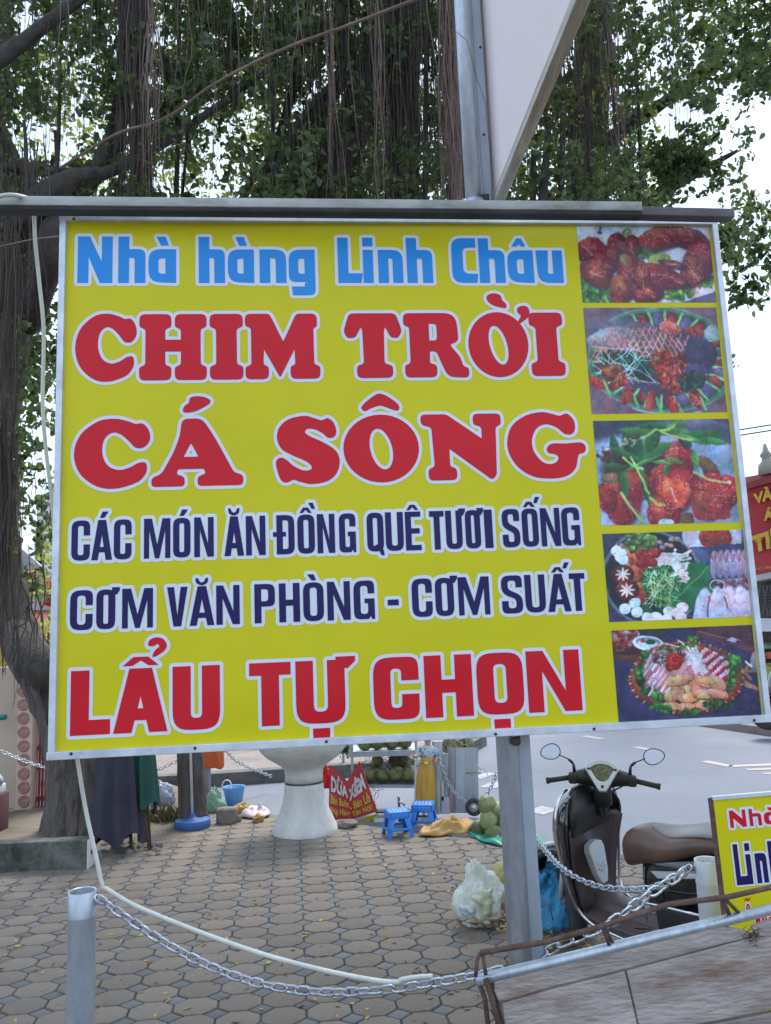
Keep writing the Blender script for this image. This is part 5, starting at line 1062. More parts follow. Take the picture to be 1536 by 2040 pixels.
# ------------------------------------------------------------------ beams over the sign, billboard structure, big post
bdep = 2.83
b1 = thing('wooden_beam', 'long weathered grey beam lying along the top edge of the yellow board', 'beam', at(-40, 405, 2.62))
pL, pR = at(-60, 405, 2.70), at(1275, 417, 2.70 + .0)
q0 = V(*pL); q1 = at(1275, 417, 2.83); q0 = at(-60, 405, 2.72)
q1.z = q1.z; MB().bar(q0, q1, .05, size(20, 2.8)).build('beam_body', M_beam, b1, bevel=.002)
MB().bar(q0 + V(0, .004, -.026), q1 + V(0, .004, -.026), .045, .014).build('shaded_underside', M_beamd, b1)  # added dark strip: the shade under the beam is put into its colour
b2 = thing('wooden_beam', 'short dark beam end sticking out behind the top right corner of the yellow board', 'beam', at(1275, 428, 2.93))
MB().bar(at(1200, 424, 2.90), at(1458, 430, 2.93), .05, size(19, 2.93)).build('beam_body', mat('grey_brown_beam', (.17, .15, .155), .9, c2=(.11, .10, .10), scale=6, bump=.2), b2, bevel=.003)
post = thing('sign_post', 'galvanised round post with a square tube beside it standing below the yellow board', 'post', V(gz(1040, 2085).x, 3.02, 0))
def vpost(mb, x, y, Y, r, z0, z1, seg=24, lean=(0, 0)):
    p = at(x, y, Y); return mb.tube([V(p.x + lean[0] * (z0 - p.z), p.y, z0), V(p.x + lean[0] * (z1 - p.z), p.y, z1)], r, seg)
vpost(MB(), 1010, 1480, 3.02, size(43, 3.02) / 2, -.05, 3.42).build('round_pole', M_galv, post)
p_ = at(1041, 1480, 3.03); MB().box((p_.x + .002, p_.y, 1.66), (size(24, 3.03), .045, 3.4)).build('square_tube', M_galvd, post, smooth=False, bevel=.003)
p_ = at(1028, 1476, 2.97); MB().ico(p_, .018, sc=(1.2, .6, .9), nz=.5, lv=2).build('wire_knot', M_screw, post)
bill = thing('billboard', 'tall pale pink billboard on galvanised poles rising above the yellow board, seen almost edge on', 'billboard', at(960, 400, 3.1))
p_ = at(944, 403, 3.06); vpost(MB(), 944, 403, 3.06, size(34.5, 3.06) / 2, 3.25, 6.2).build('round_pole', M_galv, bill)
p_ = at(971, 403, 3.10); MB().box((p_.x, p_.y, 4.75), (size(20, 3.1), .05, 3.0)).build('square_tube', M_galvd, bill, smooth=False, bevel=.003)
p_ = at(966, 396, 3.03); MB().box(p_, (.034, .03, .03)).build('black_clip', M_blkm, bill, smooth=False, bevel=.003)
a_ = at(989, 405, 3.12); bz = a_.z + .01
d0 = V(a_.x, 3.12, bz); d1 = gz(1152, 0, bz)
print('board bottom', d0, d1)
dr = (d1 - d0).normalized(); d2 = d1 + dr * .35
nb = V(dr.y, -dr.x, 0)
MB().add([d0 - nb * .01, d2 - nb * .01, d2 - nb * .01 + V(0, 0, 2.6), d0 - nb * .01 + V(0, 0, 2.6), d0 + nb * .012, d2 + nb * .012, d2 + nb * .012 + V(0, 0, 2.6), d0 + nb * .012 + V(0, 0, 2.6)], [(0, 1, 2, 3)[::-1], (4, 5, 6, 7), (0, 4, 5, 1), (1, 5, 6, 2), (2, 6, 7, 3), (3, 7, 4, 0)]).build('board_panel', M_board, bill, smooth=False)
MB().box((d0.x - .002, d0.y + .015, bz + 1.3), (.022, .03, 2.62)).build('pink_edge_strip', M_pink, bill, smooth=False)
MB().bar(d0 + V(0, -.01, -.015) + dr * -.03, d2 + V(0, 0, -.015), .042, .045).build('bottom_rail', M_prop, bill, smooth=False, bevel=.004)
MB().bar(d0 + nb * .024 + V(0, -.01, -.04) + dr * -.03, d2 + nb * .024 + V(0, 0, -.04), .006, .012).build('bottom_lip', M_prop, bill, smooth=False)
e_ = d1 + dr * .02 - nb * .03; MB().box((e_.x, e_.y, bz + .5), (.03, .035, 1.0)).build('stiffener', M_galvd, bill, smooth=False)
for k, (x, y) in enumerate(((957, 94), (964, 268))):
    MB().ico(at(x, y, 3.05), .006, lv=2).build('rivet', M_screw, bill)
MB().tube([at(905, 60, 3.0), at(930, 80, 2.98), at(948, 150, 3.02), at(966, 200, 3.02), at(976, 300, 3.02), at(980, 400, 3.03)], .0012, 4).build('loose_wire', M_blkm, bill)

def spline(P, sub=6):
    Q = []
    for i in range(len(P) - 1):
        a = P[max(i - 1, 0)]; b = P[i]; c = P[i + 1]; d = P[min(i + 2, len(P) - 1)]
        for k in range(sub):
            t = k / sub; Q.append(0.5 * ((2 * b) + (c - a) * t + (2 * a - 5 * b + 4 * c - d) * t * t + (3 * b - a - 3 * c + d) * t ** 3))
    Q.append(P[-1]); return Q
cab = MB().tube(spline([at(-30, 400, 2.66), at(10, 389, 2.66), at(40, 391, 2.70), at(64, 402, 2.80), at(68, 440, 2.88), at(70, 480, 2.9), at(78, 560, 2.92), at(87, 660, 2.94), at(85, 800, 2.95), at(92, 900, 2.96), at(104, 1000, 2.97), at(112, 1100, 2.98), at(126, 1250, 2.97), at(142, 1400, 2.96), at(152, 1490, 2.95), at(157, 1530, 2.95), at(172, 1620, 2.95), at(190, 1700, 2.94), at(204, 1764, 2.93), at(214, 1772, 2.93), at(260, 1800, 2.92), at(310, 1822, 2.90), at(400, 1858, 2.86), at(520, 1900, 2.80), at(640, 1932, 2.76), at(740, 1952, 2.74), at(790, 1957, 2.73), at(800, 1952, 2.73), at(830, 1947, 2.73), at(862, 1945, 2.73)]), .0078, 8, flat=1.0)
tag(cab.build('electric_cable', M_cable, None), 'off-white cable hanging down behind the board and sagging along the front chain', 'cable')
tag(MB().tube(spline([at(-20, 496, 6.0), at(60, 478, 5.6), at(125, 470, 5.2)]), .006, 6).build('rope', M_roott, None), 'thin brown rope stretched past the left tree trunk at the board top', 'rope')
tag(MB().tube(spline([at(850, -10, 5.2), at(700, 48, 5.4), at(560, 100, 5.6), at(430, 165, 5.8), at(330, 235, 6.0), at(230, 268, 6.1), at(120, 335, 6.3)]), .012, 6, rough=.3).build('vine', M_roott, None), 'slender brown vine slung diagonally across the branches above the board', 'vine')
for k, (ya, yb) in enumerate(((868, 842), (879, 853))):
    tag(MB().tube([at(1380, ya + 3, 15), at(1640, yb - 12, 13)], .014, 4).build('overhead_wire', M_blkm, None), ('upper' if k == 0 else 'lower') + ' of the two overhead wires crossing the sky at the right edge', 'wire')

# ------------------------------------------------------------------ bollards and chains
def bollard(x, ytop, Y, dia, label, cap=.0):
    p = at(x, ytop + 6, Y); t = thing('bollard', label, 'bollard', V(p.x, p.y, 0), group='pipe bollards along the chain')
    r = dia / 2; z = p.z
    MB().lathe([(r, -.03), (r, z - .09), (r * 1.02, z - .085), (r * 1.02, z - .08), (r, z - .076), (r, z - .002), (r * .97, z), (r * .9, z - .002), (r * .88, z - .03)], t.location, 28).build('pipe', M_galv if not cap else M_wht, t, sharp=.7)
    MB().lathe([(r * .88, z - .03), (r * .5, z - .03 + cap), (0, z - .029 + cap)], t.location, 20).build('pipe_mouth', M_conc2, t)
    for s in (-1, 1):
        mb = MB(); c = V(p.x + s * (r + .009), p.y, z - .035); mb.tube([c + V(math.cos(a) * .010, 0, math.sin(a) * .013) for a in [6.283 * k / 12 for k in range(13)]], .0035, 6); mb.build('eyelet', M_galvd, t)
    return t
bl = bollard(164, 1768, 2.93, size(51, 2.93), 'grey galvanised bollard in the left foreground beside the cable knot')
br_ = bollard(1410, 1706, 3.25, size(50, 3.25), 'white-grey bollard between the scooter and the small yellow sign', cap=.012)
def link_mesh(L, W_, r, seg=5):
    pts = []
    a = L / 2 - W_ / 2
    for k in range(5): t = -math.pi / 2 + math.pi * k / 4; pts.append(V(a + math.cos(t) * W_ / 2, math.sin(t) * W_ / 2, 0))
    for k in range(5): t = math.pi / 2 + math.pi * k / 4; pts.append(V(-a + math.cos(t) * W_ / 2, math.sin(t) * W_ / 2, 0))
    mb = MB(); n = len(pts)
    for i, p in enumerate(pts):
        tg = (pts[(i + 1) % n] - pts[i - 1]).normalized(); nx = V(-tg.y, tg.x, 0)
        for k in range(seg): an = 6.283 * k / seg; mb.v.append(p + nx * math.cos(an) * r + V(0, 0, math.sin(an) * r))
    for i in range(n):
        for k in range(seg): A = i * seg + k; B = i * seg + (k + 1) % seg; C = ((i + 1) % n) * seg + (k + 1) % seg; D = ((i + 1) % n) * seg + k; mb.f.append((A, D, C, B))
    return mb.mesh('link', M_chain)
def chain(pts, label, L=.046, wd=.026, r=.0042, group=None, m=None, roll0=.4, joined=False):
    P = spline(pts, 14); t = thing('chain', label, 'chain', P[0], group=group)
    me = link_mesh(L, wd, r)
    step = L - 2 * r * 1.15; d = 0; acc_ = [0]
    for a, b in zip(P[:-1], P[1:]): acc_.append(acc_[-1] + (b - a).length)
    n = int(acc_[-1] / step); rg = random.Random(len(label)); out = []
    for k in range(n):
        s = (k + .5) * step; i = max(j for j in range(len(acc_)) if acc_[j] <= s); i = min(i, len(P) - 2)
        f = (s - acc_[i]) / (acc_[i + 1] - acc_[i] + 1e-9); p = P[i].lerp(P[i + 1], f); tg = (P[i + 1] - P[i]).normalized()
        q = tg.to_track_quat('X', 'Z').to_matrix().to_4x4() @ Matrix.Rotation(math.pi / 2 * (k % 2) + roll0 + rg.uniform(-.2, .2), 4, 'X')
        if joined: out.append(Matrix.Translation(p - P[0]) @ q)
        else:
            o = bpy.data.objects.new('link', me); COL.objects.link(o); o.parent = t; o.matrix_local = Matrix.Translation(p - P[0]) @ q
    if joined:
        mb = MB()
        for M in out: mb.add([M @ v.co for v in me.vertices], [tuple(p.vertices) for p in me.polygons])
        mb.build('links', M_chain, t, world=False, kind='stuff')
    return t
CG = 'chains strung between the bollards'
chain([at(192, 1786, 2.93), at(255, 1830, 2.9), at(340, 1885, 2.86), at(430, 1930, 2.82), at(520, 1960, 2.78), at(620, 1975, 2.75), at(720, 1975, 2.73), at(820, 1965, 2.72), at(950, 1943, 2.72), at(1010, 1925, 2.74)], 'chain sagging from the left bollard to the handcart below the white cable', group=CG, L=.049)
chain([at(1066, 1915, 3.0), at(1110, 1885, 2.98), at(1160, 1865, 2.98), at(1215, 1840, 3.0), at(1290, 1785, 3.08), at(1350, 1745, 3.16), at(1374, 1722, 3.22)], 'big-link chain rising from the sign post to the white-grey bollard', group=CG, L=.062, wd=.032, r=.0048)
chain([at(1046, 1640, 4.6), at(1075, 1680, 4.2), at(1120, 1730, 3.75), at(1180, 1762, 3.5), at(1240, 1772, 3.36), at(1300, 1768, 3.28), at(1350, 1750, 3.24), at(1378, 1722, 3.23)], 'thinner chain hanging across the scooter leg shield to the white-grey bollard', group=CG, L=.036, wd=.024, r=.004)

# ------------------------------------------------------------------ handcart in the right foreground
cartp = at(965, 1950, 2.5); cart = thing('handcart', 'weathered plank handcart with rusty rails and a galvanised side pipe in the right foreground', 'cart', V(cartp.x, cartp.y, 0))
cY = lambda x: 2.50 + (x - 960) / 576 * .12
def cp(x, y, off=0.0): return at(x, y, cY(x) + off)
MB().tube([cp(948, 1953), cp(1100, 1917), cp(1300, 1868), cp(1560, 1806)], size(20, 2.5) / 2, 14).build('side_pipe', M_galv, cart)
MB().tube([cp(957, 1898, -.02), cp(1090, 1876, -.02), cp(1200, 1845, -.02), cp(1330, 1802, -.02), cp(1450, 1787, -.02), cp(1560, 1762, -.02)], .0085, 8).build('top_rail', M_rust, cart)
for pts, r in (([cp(957, 1898, -.02), cp(950, 1915, -.02), cp(948, 1945, -.015)], .006), ([cp(962, 1897, -.02), cp(968, 1942, -.02)], .006), ([cp(950, 1945), cp(966, 1990), cp(975, 2060)], .0075), ([cp(968, 1950, -.02), cp(982, 1998, -.02), cp(998, 2060, -.02)], .008), ([cp(976, 1955), cp(990, 1990), cp(1004, 2060)], .006),
              ([cp(1200, 1845, -.02), cp(1214, 1882, -.01)], .006), ([cp(1204, 1845, -.02), cp(1222, 1880, .0)], .005), ([cp(1440, 1790, -.02), cp(1455, 1826, 0)], .006), ([cp(1444, 1790, -.02), cp(1475, 1822, 0)], .006)):
    MB().tube(pts, r, 7).build('rusty_rod', M_rust, cart)
# planks as thick boards following the same leaning side
def plank(name, P, th=.022, m=M_wood):
    Q = [cp(x, y, -.012) for x, y in P]; n = (Q[1] - Q[0]).cross(Q[-1] - Q[0]).normalized()
    if n.y > 0: n = -n
    k = len(Q); B = [q - n * th for q in Q]
    mb = MB().add(Q + B, [tuple(range(k)), tuple(reversed(range(k, 2 * k)))] + [(i, k + i, k + (i + 1) % k, (i + 1) % k) for i in range(k)])
    return mb.build(name, m, cart, smooth=False, bevel=.003)
plank('plank', [(985, 1955), (1110, 1926), (1250, 1890), (1400, 1852), (1440, 1846), (1496, 1858), (1505, 1866), (1440, 1881), (1250, 1930), (1100, 1966), (1020, 1990), (994, 1996), (985, 1975)])
plank('plank', [(1500, 1848), (1560, 1828), (1560, 1858), (1510, 1868)])
plank('plank', [(1000, 2000), (1100, 1972), (1245, 1936), (1258, 1990), (1274, 2062), (1014, 2090)])
plank('plank', [(1249, 1935), (1400, 1895), (1560, 1852), (1560, 2006), (1430, 2034), (1278, 2060)])
plank('plank', [(1284, 2066), (1440, 2038), (1560, 2014), (1560, 2100), (1290, 2120)])
MB().box(cp(1260, 2180, .35) , (1.3, .6, .03)).build('cart_floor', M_wood, cart, smooth=False)
for s in (0, 1):
    c = cp(1150 + 250 * s, 2150, .25 + .0); c.z = .25; MB().tube([c + V(0, math.cos(a) * .23, math.sin(a) * .23) for a in [6.283 * k / 24 for k in range(25)]], .022, 8).build('wheel', M_rub, cart)
mb = MB()
rg = random.Random(3)
for k in range(26):
    c = cp(1494 + rg.uniform(-6, 6), 1862 + rg.uniform(-4, 4), -.03); mb.tube([c, c + V(rg.uniform(-.03, .03), -.01, rg.uniform(-.02, .02)), c + V(rg.uniform(-.05, .05), -.02, rg.uniform(-.03, .03))], .0008, 3)
mb.build('wire_bristles', M_rust, cart)

# ------------------------------------------------------------------ small yellow sign at the right edge
ss = thing('small_sign', 'smaller yellow sign with red and navy words leaning beside the white-grey bollard', 'sign', V(at(1440, 1590, 2.95).x, 2.95, 0))
A_ = at(1421, 1592, 2.95); B_ = at(1446, 1830, 2.95); uu = (at(1536, 1582, 2.97) - A_).normalized(); dn_ = (B_ - A_).normalized()
dn_ = (dn_ - uu * dn_.dot(uu)).normalized(); nn_ = uu.cross(dn_)
if nn_.y > 0: nn_ = -nn_
SWd, SHt = .62, .95
def sl(u, v, o=0.): return A_ + uu * u + dn_ * v + nn_ * o
def slq(x, y):
    r = ray(x, y); t = (A_ - EYE).dot(nn_) / r.dot(nn_); p = EYE + r * t - A_; return p.dot(uu), -p.dot(dn_)
MB().add([sl(0, 0), sl(SWd, 0), sl(SWd, SHt), sl(0, SHt), sl(0, 0, -.012), sl(SWd, 0, -.012), sl(SWd, SHt, -.012), sl(0, SHt, -.012)], [(3, 2, 1, 0), (4, 5, 6, 7), (0, 1, 5, 4), (1, 2, 6, 5), (2, 3, 7, 6), (3, 0, 4, 7)]).build('print_panel', M_yel, ss, smooth=False)
MB().bar(sl(-.004, -.003, -.002), sl(SWd, -.003, -.002), .016, .012).build('frame_rail', M_alu, ss, smooth=False)
MB().bar(sl(-.005, -.003, -.006), sl(-.005, SHt, -.006), .01, .02).build('frame_rail', M_rust, ss, smooth=False)
MB().bar(sl(SWd, -.003, -.006), sl(SWd, SHt, -.006), .01, .02).build('frame_rail', M_rust, ss, smooth=False)
for u in (.04, SWd - .04):
    a = sl(u, SHt, -.02); MB().bar(sl(u, .3, -.02), V(a.x, a.y, 0), .02, .02).build('stake', M_rust, ss, smooth=False)
def small_text(name, letters, kind, ym0, ym1, yb0, yb1, x0, x1, m, wid, s=.215, t=.18):
    top = (slq(x0, ym0)[1] + slq(x1, ym1)[1]) / 2; bot = (slq(x0, yb0)[1] + slq(x1, yb1)[1]) / 2; H = top - bot; G = []
    for ch, a, b, *ac in letters:
        yy = (ym0 + yb0) / 2 + ((ym1 + yb1) - (ym0 + yb0)) / 2 * ((a + b) / 2 - x0) / (x1 - x0); u0, u1 = slq(a, yy)[0], slq(b, yy)[0]; w = (u1 - u0) / H
        g = futur(ch, w, s) if kind == 'futur' else sans(ch, w, s, t)
        for q in ac: g = g + (futur(q, w, s) if kind == 'futur' else acc(q, w, s))
        G += place(g, u0, bot, H, H)
    for nm, mb, mm, o in ((name + '_border', border_mesh(G, wid, .0011), M_bord, .0012), (name, fill(G), m, .0024)):
        mb.v = [sl(q.x, -q.y, o + q.z) for q in mb.v]; mb.f = [f[::-1] for f in mb.f] if mb.f else []; mb.build(nm, mm, ss, smooth=False)
small_text('heading_text', [('N', 1453, 1485.5), ('h', 1492, 1516), ('a', 1521, 1548, 'grave')], 'futur', 1614, 1608, 1648, 1643, 1453, 1540, M_red, .0085)
small_text('heading_text', [('L', 1463, 1488), ('i', 1486, 1496), ('n', 1504, 1527), ('h', 1532, 1556)], 'futur', 1681, 1675, 1764, 1757, 1460, 1540, M_navy, .0065, s=.125)
small_text('small_text', [('A', 1484, 1496)], 'sans', 1800, 1799, 1813, 1812, 1484, 1496, M_red, .004, s=.25, t=.2)
small_text('small_text', [('M', 1505, 1515), ('H', 1518, 1528), ('O', 1531, 1541)], 'sans', 1828, 1826, 1846, 1844, 1500, 1536, M_red, .004, s=.25, t=.2)
g = MB(); qs = [slq(1483, 1791), slq(1486, 1788), slq(1490, 1791), slq(1494, 1787), slq(1494, 1791), slq(1490, 1795), slq(1486, 1792), slq(1483, 1795)]
fm = fill([[qs]]); fm.v = [sl(q.x, -q.y, .0026) for q in fm.v]; fm.f = [f[::-1] for f in fm.f]; fm.build('tilde_mark', M_red, ss, smooth=False)
# ------------------------------------------------------------------ scooter
def make_scooter(name, label):
    t = thing(name, label, 'scooter', (0, 0, 0))
    B = lambda mb, nm, m, par=t, **k: mb.build(nm, m, par, world=False, **k)
    def wheel(x, st=0.0):
        w = bpy.data.objects.new('wheel', None); COL.objects.link(w); w.parent = t; w.location = (x, 0, .25); w.rotation_euler.z = st
        mb = MB(); pr = []
        for k in range(9): a = -math.pi / 2 * 1.15 + math.pi * 1.15 * k / 8; pr.append((.205 + .045 * math.cos(a), .045 * math.sin(a)))
        mb.lathe([(.19, -.035)] + pr + [(.19, .035)], seg=36); R = Matrix.Rotation(math.pi / 2, 4, 'X'); mb.v = [R @ q for q in mb.v]; mb.build('tyre', M_rub, w, world=False)
        mb = MB().lathe([(.05, -.05), (.05, .05)], seg=16).lathe([(.172, -.03), (.195, -.036), (.195, .036), (.172, .03)], seg=30)
        for k in range(5):
            a = 6.283 * k / 5; mb.bar(V(.04 * math.cos(a), .04 * math.sin(a), 0), V(.18 * math.cos(a), .18 * math.sin(a), 0), .03, .03)
        mb.v = [R @ q for q in mb.v]; mb.build('rim', M_silv, w, world=False, sharp=.6)
        return w
    wheel(.60, -.6); wheel(-.62)
    # front mudguard and fork
    mb = MB(); rings = []
    for k in range(9):
        a = math.radians(-5 + 150 * k / 8); c = V(.60 + math.cos(a) * .29, 0, .25 + math.sin(a) * .29); rings.append([c + V(math.cos(a) * dz, y, math.sin(a) * dz) for y, dz in ((-.065, -.05), (-.055, 0), (0, .015), (.055, 0), (.065, -.05), (.05, -.045), (.045, -.012), (0, .0), (-.045, -.012), (-.05, -.045))])
    B(mb.loft(rings), 'front_mudguard', M_gloss)
    B(MB().tube([V(.60, .07, .25), V(.50, .06, .55)], .018, 8).tube([V(.60, -.07, .25), V(.50, -.06, .55)], .018, 8), 'fork', M_silv)
    # front fairing (outer) and leg shield (inner)
    Z = [.235, .30, .40, .50, .60, .70, .78, .85, .90]; HW = [.13, .16, .185, .205, .225, .242, .24, .205, .13]; CX = [.40, .43, .44, .44, .43, .415, .40, .385, .37]; BU = [.05, .08, .10, .12, .135, .14, .13, .11, .08]
    rings = []
    for z, h, cx, b in zip(Z, HW, CX, BU):
        r = []
        for k in range(28):
            a = 2 * math.pi * k / 28; y = h * math.copysign(abs(math.cos(a)) ** .8, math.cos(a)); s = math.sin(a)
            r.append(V(cx + (b * s if s > 0 else .012 * s) - .10 * (abs(y) / .21) ** 2 * (1 if s <= 0 else .8), y, z))
        rings.append(r)
    B(MB().loft(rings), 'front_fairing', M_gloss, sub=1)
    rings = []
    for z, h, cx in zip(Z[:6] + [.73], HW[:6] + [.212], CX[:6] + [.408]):
        r = []
        for k in range(13):
            y = h * .93 * (-1 + 2 * k / 12); r.append(V(cx - .022 - .10 * (abs(y) / .21) ** 2 - .095 * math.exp(-(y / .062) ** 2) * min(1, (.74 - z) * 4), y, z))
        rings.append(r + [q + V(.012, 0, 0) for q in reversed(r)])
    B(MB().loft(rings), 'leg_shield', M_brown)
    # black glove box hump and key panel
    rings = []
    for z, h, d in ((.66, .16, .02), (.70, .175, .055), (.76, .175, .075), (.83, .15, .075), (.88, .11, .06), (.93, .07, .04)):
        rings.append([V(.385 - d * math.sin(math.pi * k / 10) - .05 * (abs(math.cos(math.pi * k / 10)) ** 2) * (h / .17), h * math.cos(math.pi * k / 10), z) for k in range(11)] + [V(.39, -h * .8, z), V(.40, 0, z), V(.39, h * .8, z)])
    B(MB().loft(rings), 'glove_box', M_blk, sub=1)
    B(MB().box((.30, -.09, .77), (.03, .055, .10), Matrix.Rotation(.15, 3, 'Y')), 'key_panel', M_blkm, bevel=.012)
    B(MB().tube([V(.285 + .0, -.095, .76) + V(-.012, math.cos(a) * .02, math.sin(a) * .02) for a in [6.28 * k / 12 for k in range(13)]], .0045, 5), 'bag_hook', M_blk)
    # silver badge panel on the tunnel
    P = [(-.052, .60), (-.062, .565), (-.045, .44), (-.022, .385), (.022, .385), (.045, .44), (.062, .565), (.052, .60), (.0, .615)]
    fx = lambda z: .312 + (z - .40) * .10
    n = len(P); B(MB().add([V(fx(z) - .018, y, z) for y, z in P] + [V(fx(z) + .02, y * 1.1, z) for y, z in P], [tuple(range(n))] + [(i, n + i, n + (i + 1) % n, (i + 1) % n) for i in range(n)]), 'badge_panel', M_silv, smooth=False, bevel=.004)
    B(MB().tube([V(fx(.50) - .021, -.03, .47), V(fx(.47) - .021, 0, .45), V(fx(.50) - .021, .03, .47)], .004, 5).tube([V(fx(.55) - .021, -.036, .50), V(fx(.5) - .021, 0, .475), V(fx(.55) - .021, .036, .50)], .003, 5), 'badge_groove', M_galvd)
    # chrome edge guards
    for s in (-1, 1):
        pts = [V(.37, s * .09, .925), V(.35, s * .17, .915), V(.335, s * .235, .865), V(.335, s * .265, .76), V(.35, s * .255, .63), V(.36, s * .235, .50), V(.365, s * .21, .38), V(.35, s * .185, .28), V(.27, s * .175, .225), V(.10, s * .17, .205), V(-.08, s * .19, .21)]
        B(MB().tube(spline(pts, 4), .0085, 8), 'chrome_guard', M_chrome)
    # floor and tunnel
    rings = [[V(x, y * w, z) for y, z in ((-1, .21), (-1, .25), (-.45, .262), (-.3, .275 + tu), (.3, .275 + tu), (.45, .262), (1, .25), (1, .21))] for x, w, tu in ((.40, .12, .08), (.33, .15, .06), (.2, .17, .03), (.0, .175, .03), (-.12, .17, .07), (-.25, .15, .16))]
    B(MB().loft(rings), 'floorboard', M_brown, bevel=.006)
    # rear body
    rings = []
    for x, w, z0, z1 in ((-.02, .07, .30, .60), (-.08, .10, .32, .66), (-.2, .13, .38, .70), (-.35, .145, .44, .72), (-.5, .145, .50, .745), (-.65, .13, .55, .77), (-.78, .10, .60, .79), (-.88, .05, .66, .79)):
        zc, zh = (z0 + z1) / 2, (z1 - z0) / 2; rings.append([V(x, w * math.copysign(abs(math.cos(a)) ** .7, math.cos(a)), zc + zh * math.copysign(abs(math.sin(a)) ** .75, math.sin(a))) for a in [6.283 * k / 20 for k in range(20)]])
    B(MB().loft(rings), 'rear_body', M_gloss, sub=1)
    for s in (-1, 1):
        B(MB().add([V(-.16, s * .142, .60), V(-.24, s * .150, .62), V(-.62, s * .15, .70), V(-.66, s * .148, .68), V(-.30, s * .154, .595), V(-.20, s * .148, .575)], [tuple(range(6)) if s < 0 else tuple(reversed(range(6)))]), 'side_stripe', M_silv, smooth=False)
    # seat
    rings = []
    for x, w, zb, zt in ((.075, .045, .55, .67), (.06, .085, .535, .715), (.015, .11, .55, .755), (-.08, .128, .59, .775), (-.18, .14, .60, .775), (-.28, .148, .65, .775), (-.36, .15, .68, .805), (-.46, .14, .72, .825), (-.60, .13, .745, .83), (-.72, .105, .76, .82), (-.78, .06, .77, .80)):
        zc, zh = (zb + zt) / 2, (zt - zb) / 2; rings.append([V(x, w * math.copysign(abs(math.cos(a)) ** .75, math.cos(a)), zc + zh * math.copysign(abs(math.sin(a)) ** .8, math.sin(a))) for a in [6.283 * k / 20 for k in range(20)]])
    B(MB().loft(rings), 'seat', M_seat, sub=1)
    rings = []
    for x, w, z in ((-.10, .02, .782), (-.2, .075, .778), (-.28, .10, .782), (-.36, .112, .806), (-.46, .115, .832), (-.60, .105, .836), (-.72, .07, .826), (-.76, .03, .812)):
        rings.append([V(x, w * math.cos(a), z - .012 + .018 * max(0, math.sin(a)) - .01 * (math.sin(a) < 0)) for a in [6.283 * k / 14 for k in range(14)]])
    B(MB().loft(rings), 'seat_top_panel', M_seatg, sub=1)
    B(MB().tube(spline([V(-.62, .13, .76), V(-.78, .14, .79), V(-.93, .10, .82), V(-.96, 0, .825), V(-.93, -.10, .82), V(-.78, -.14, .79), V(-.62, -.13, .76)], 4), .011, 8), 'grab_rail', M_silv)
    # exhaust, engine, stand, side rail
    B(MB().tube([V(.0, -.13, .2), V(-.2, -.16, .2), V(-.38, -.17, .24)], .018, 8).tube([V(-.36, -.17, .24), V(-.40, -.17, .25), V(-.80, -.18, .33), V(-.84, -.18, .34)], [.03, .05, .052, .03], 14), 'exhaust', M_silv)
    B(MB().box((-.30, 0, .30), (.40, .20, .20)).box((-.52, .08, .27), (.30, .07, .14)), 'engine', M_blkm, bevel=.02)
    for s in (-1, 1): B(MB().tube(spline([V(-.10, s * .17, .34), V(-.10, s * .18, .42), V(-.14, s * .185, .45), V(-.45, s * .19, .47)], 3), .009, 7).tube([V(-.02, s * .17, .28), V(-.40, s * .19, .37)], .009, 7), 'side_rail', M_chrome)
    B(MB().tube([V(-.15, .12, .22), V(-.10, .22, .0)], .012, 6).tube([V(-.3, .09, .2), V(-.34, .10, .02)], .014, 6).tube([V(-.3, -.09, .2), V(-.34, -.10, .02)], .014, 6), 'stand', M_blkm)
    # steering: everything on the handlebar turns with it
    S = bpy.data.objects.new('steering', None); COL.objects.link(S); S.parent = t; S.location = (.355, 0, .078); S.scale = (.92,) * 3; S.rotation_euler = (math.radians(8.5), 0, math.radians(-50))
    C = lambda mb, nm, m, **k: mb.build(nm, m, S, world=False, **k)
    C(MB().tube([V(.02, 0, .80), V(-.005, 0, .95)], [.058, .05], 16), 'steering_stem', M_blkm)
    rings = []
    for y, r, x, z in ((-.19, .026, -.03, .965), (-.175, .036, -.025, .965), (-.13, .044, -.01, .965), (-.085, .052, .01, .965), (-.03, .066, .02, .955), (.03, .066, .02, .955), (.085, .052, .01, .965), (.13, .044, -.01, .965), (.175, .036, -.025, .965), (.19, .026, -.03, .965)):
        rings.append([V(x + r * 1.0 * math.cos(a), y, z + r * 1.05 * math.sin(a)) for a in [6.283 * k / 16 for k in range(16)]])
    C(MB().loft(rings), 'handlebar_cover', M_blk, sub=1)
    ang = math.radians(58)
    def dq(u, v, o=0.): return V(-.062 + math.cos(ang) * v - math.sin(ang) * o, u, .990 + math.sin(ang) * v + math.cos(ang) * o)
    O = [(-.018, -.092), (.018, -.092), (.040, -.06), (.085, .015), (.106, .045), (.095, .066), (.055, .088), (0, .097), (-.055, .088), (-.095, .066), (-.106, .045), (-.085, .015), (-.040, -.06)]
    I = [(-.010, -.035), (.010, -.035), (.034, -.022), (.052, .008), (.070, .038), (.066, .050), (.040, .066), (0, .073), (-.040, .066), (-.066, .050), (-.070, .038), (-.052, .008), (-.034, -.022)]
    n = len(O); mb = MB().add([dq(a, b, -.02) for a, b in O] + [dq(a * 1.0, b, .006) for a, b in O] + [dq(a * .96, b * .97, .012) for a, b in O] + [dq(a, b, .010) for a, b in I] + [dq(a, b, -.004) for a, b in I],
        [(k * n + i, k * n + (i + 1) % n, (k + 1) * n + (i + 1) % n, (k + 1) * n + i) for k in range(4) for i in range(n)])
    C(mb, 'dash_rim', M_silv, sharp=.7)
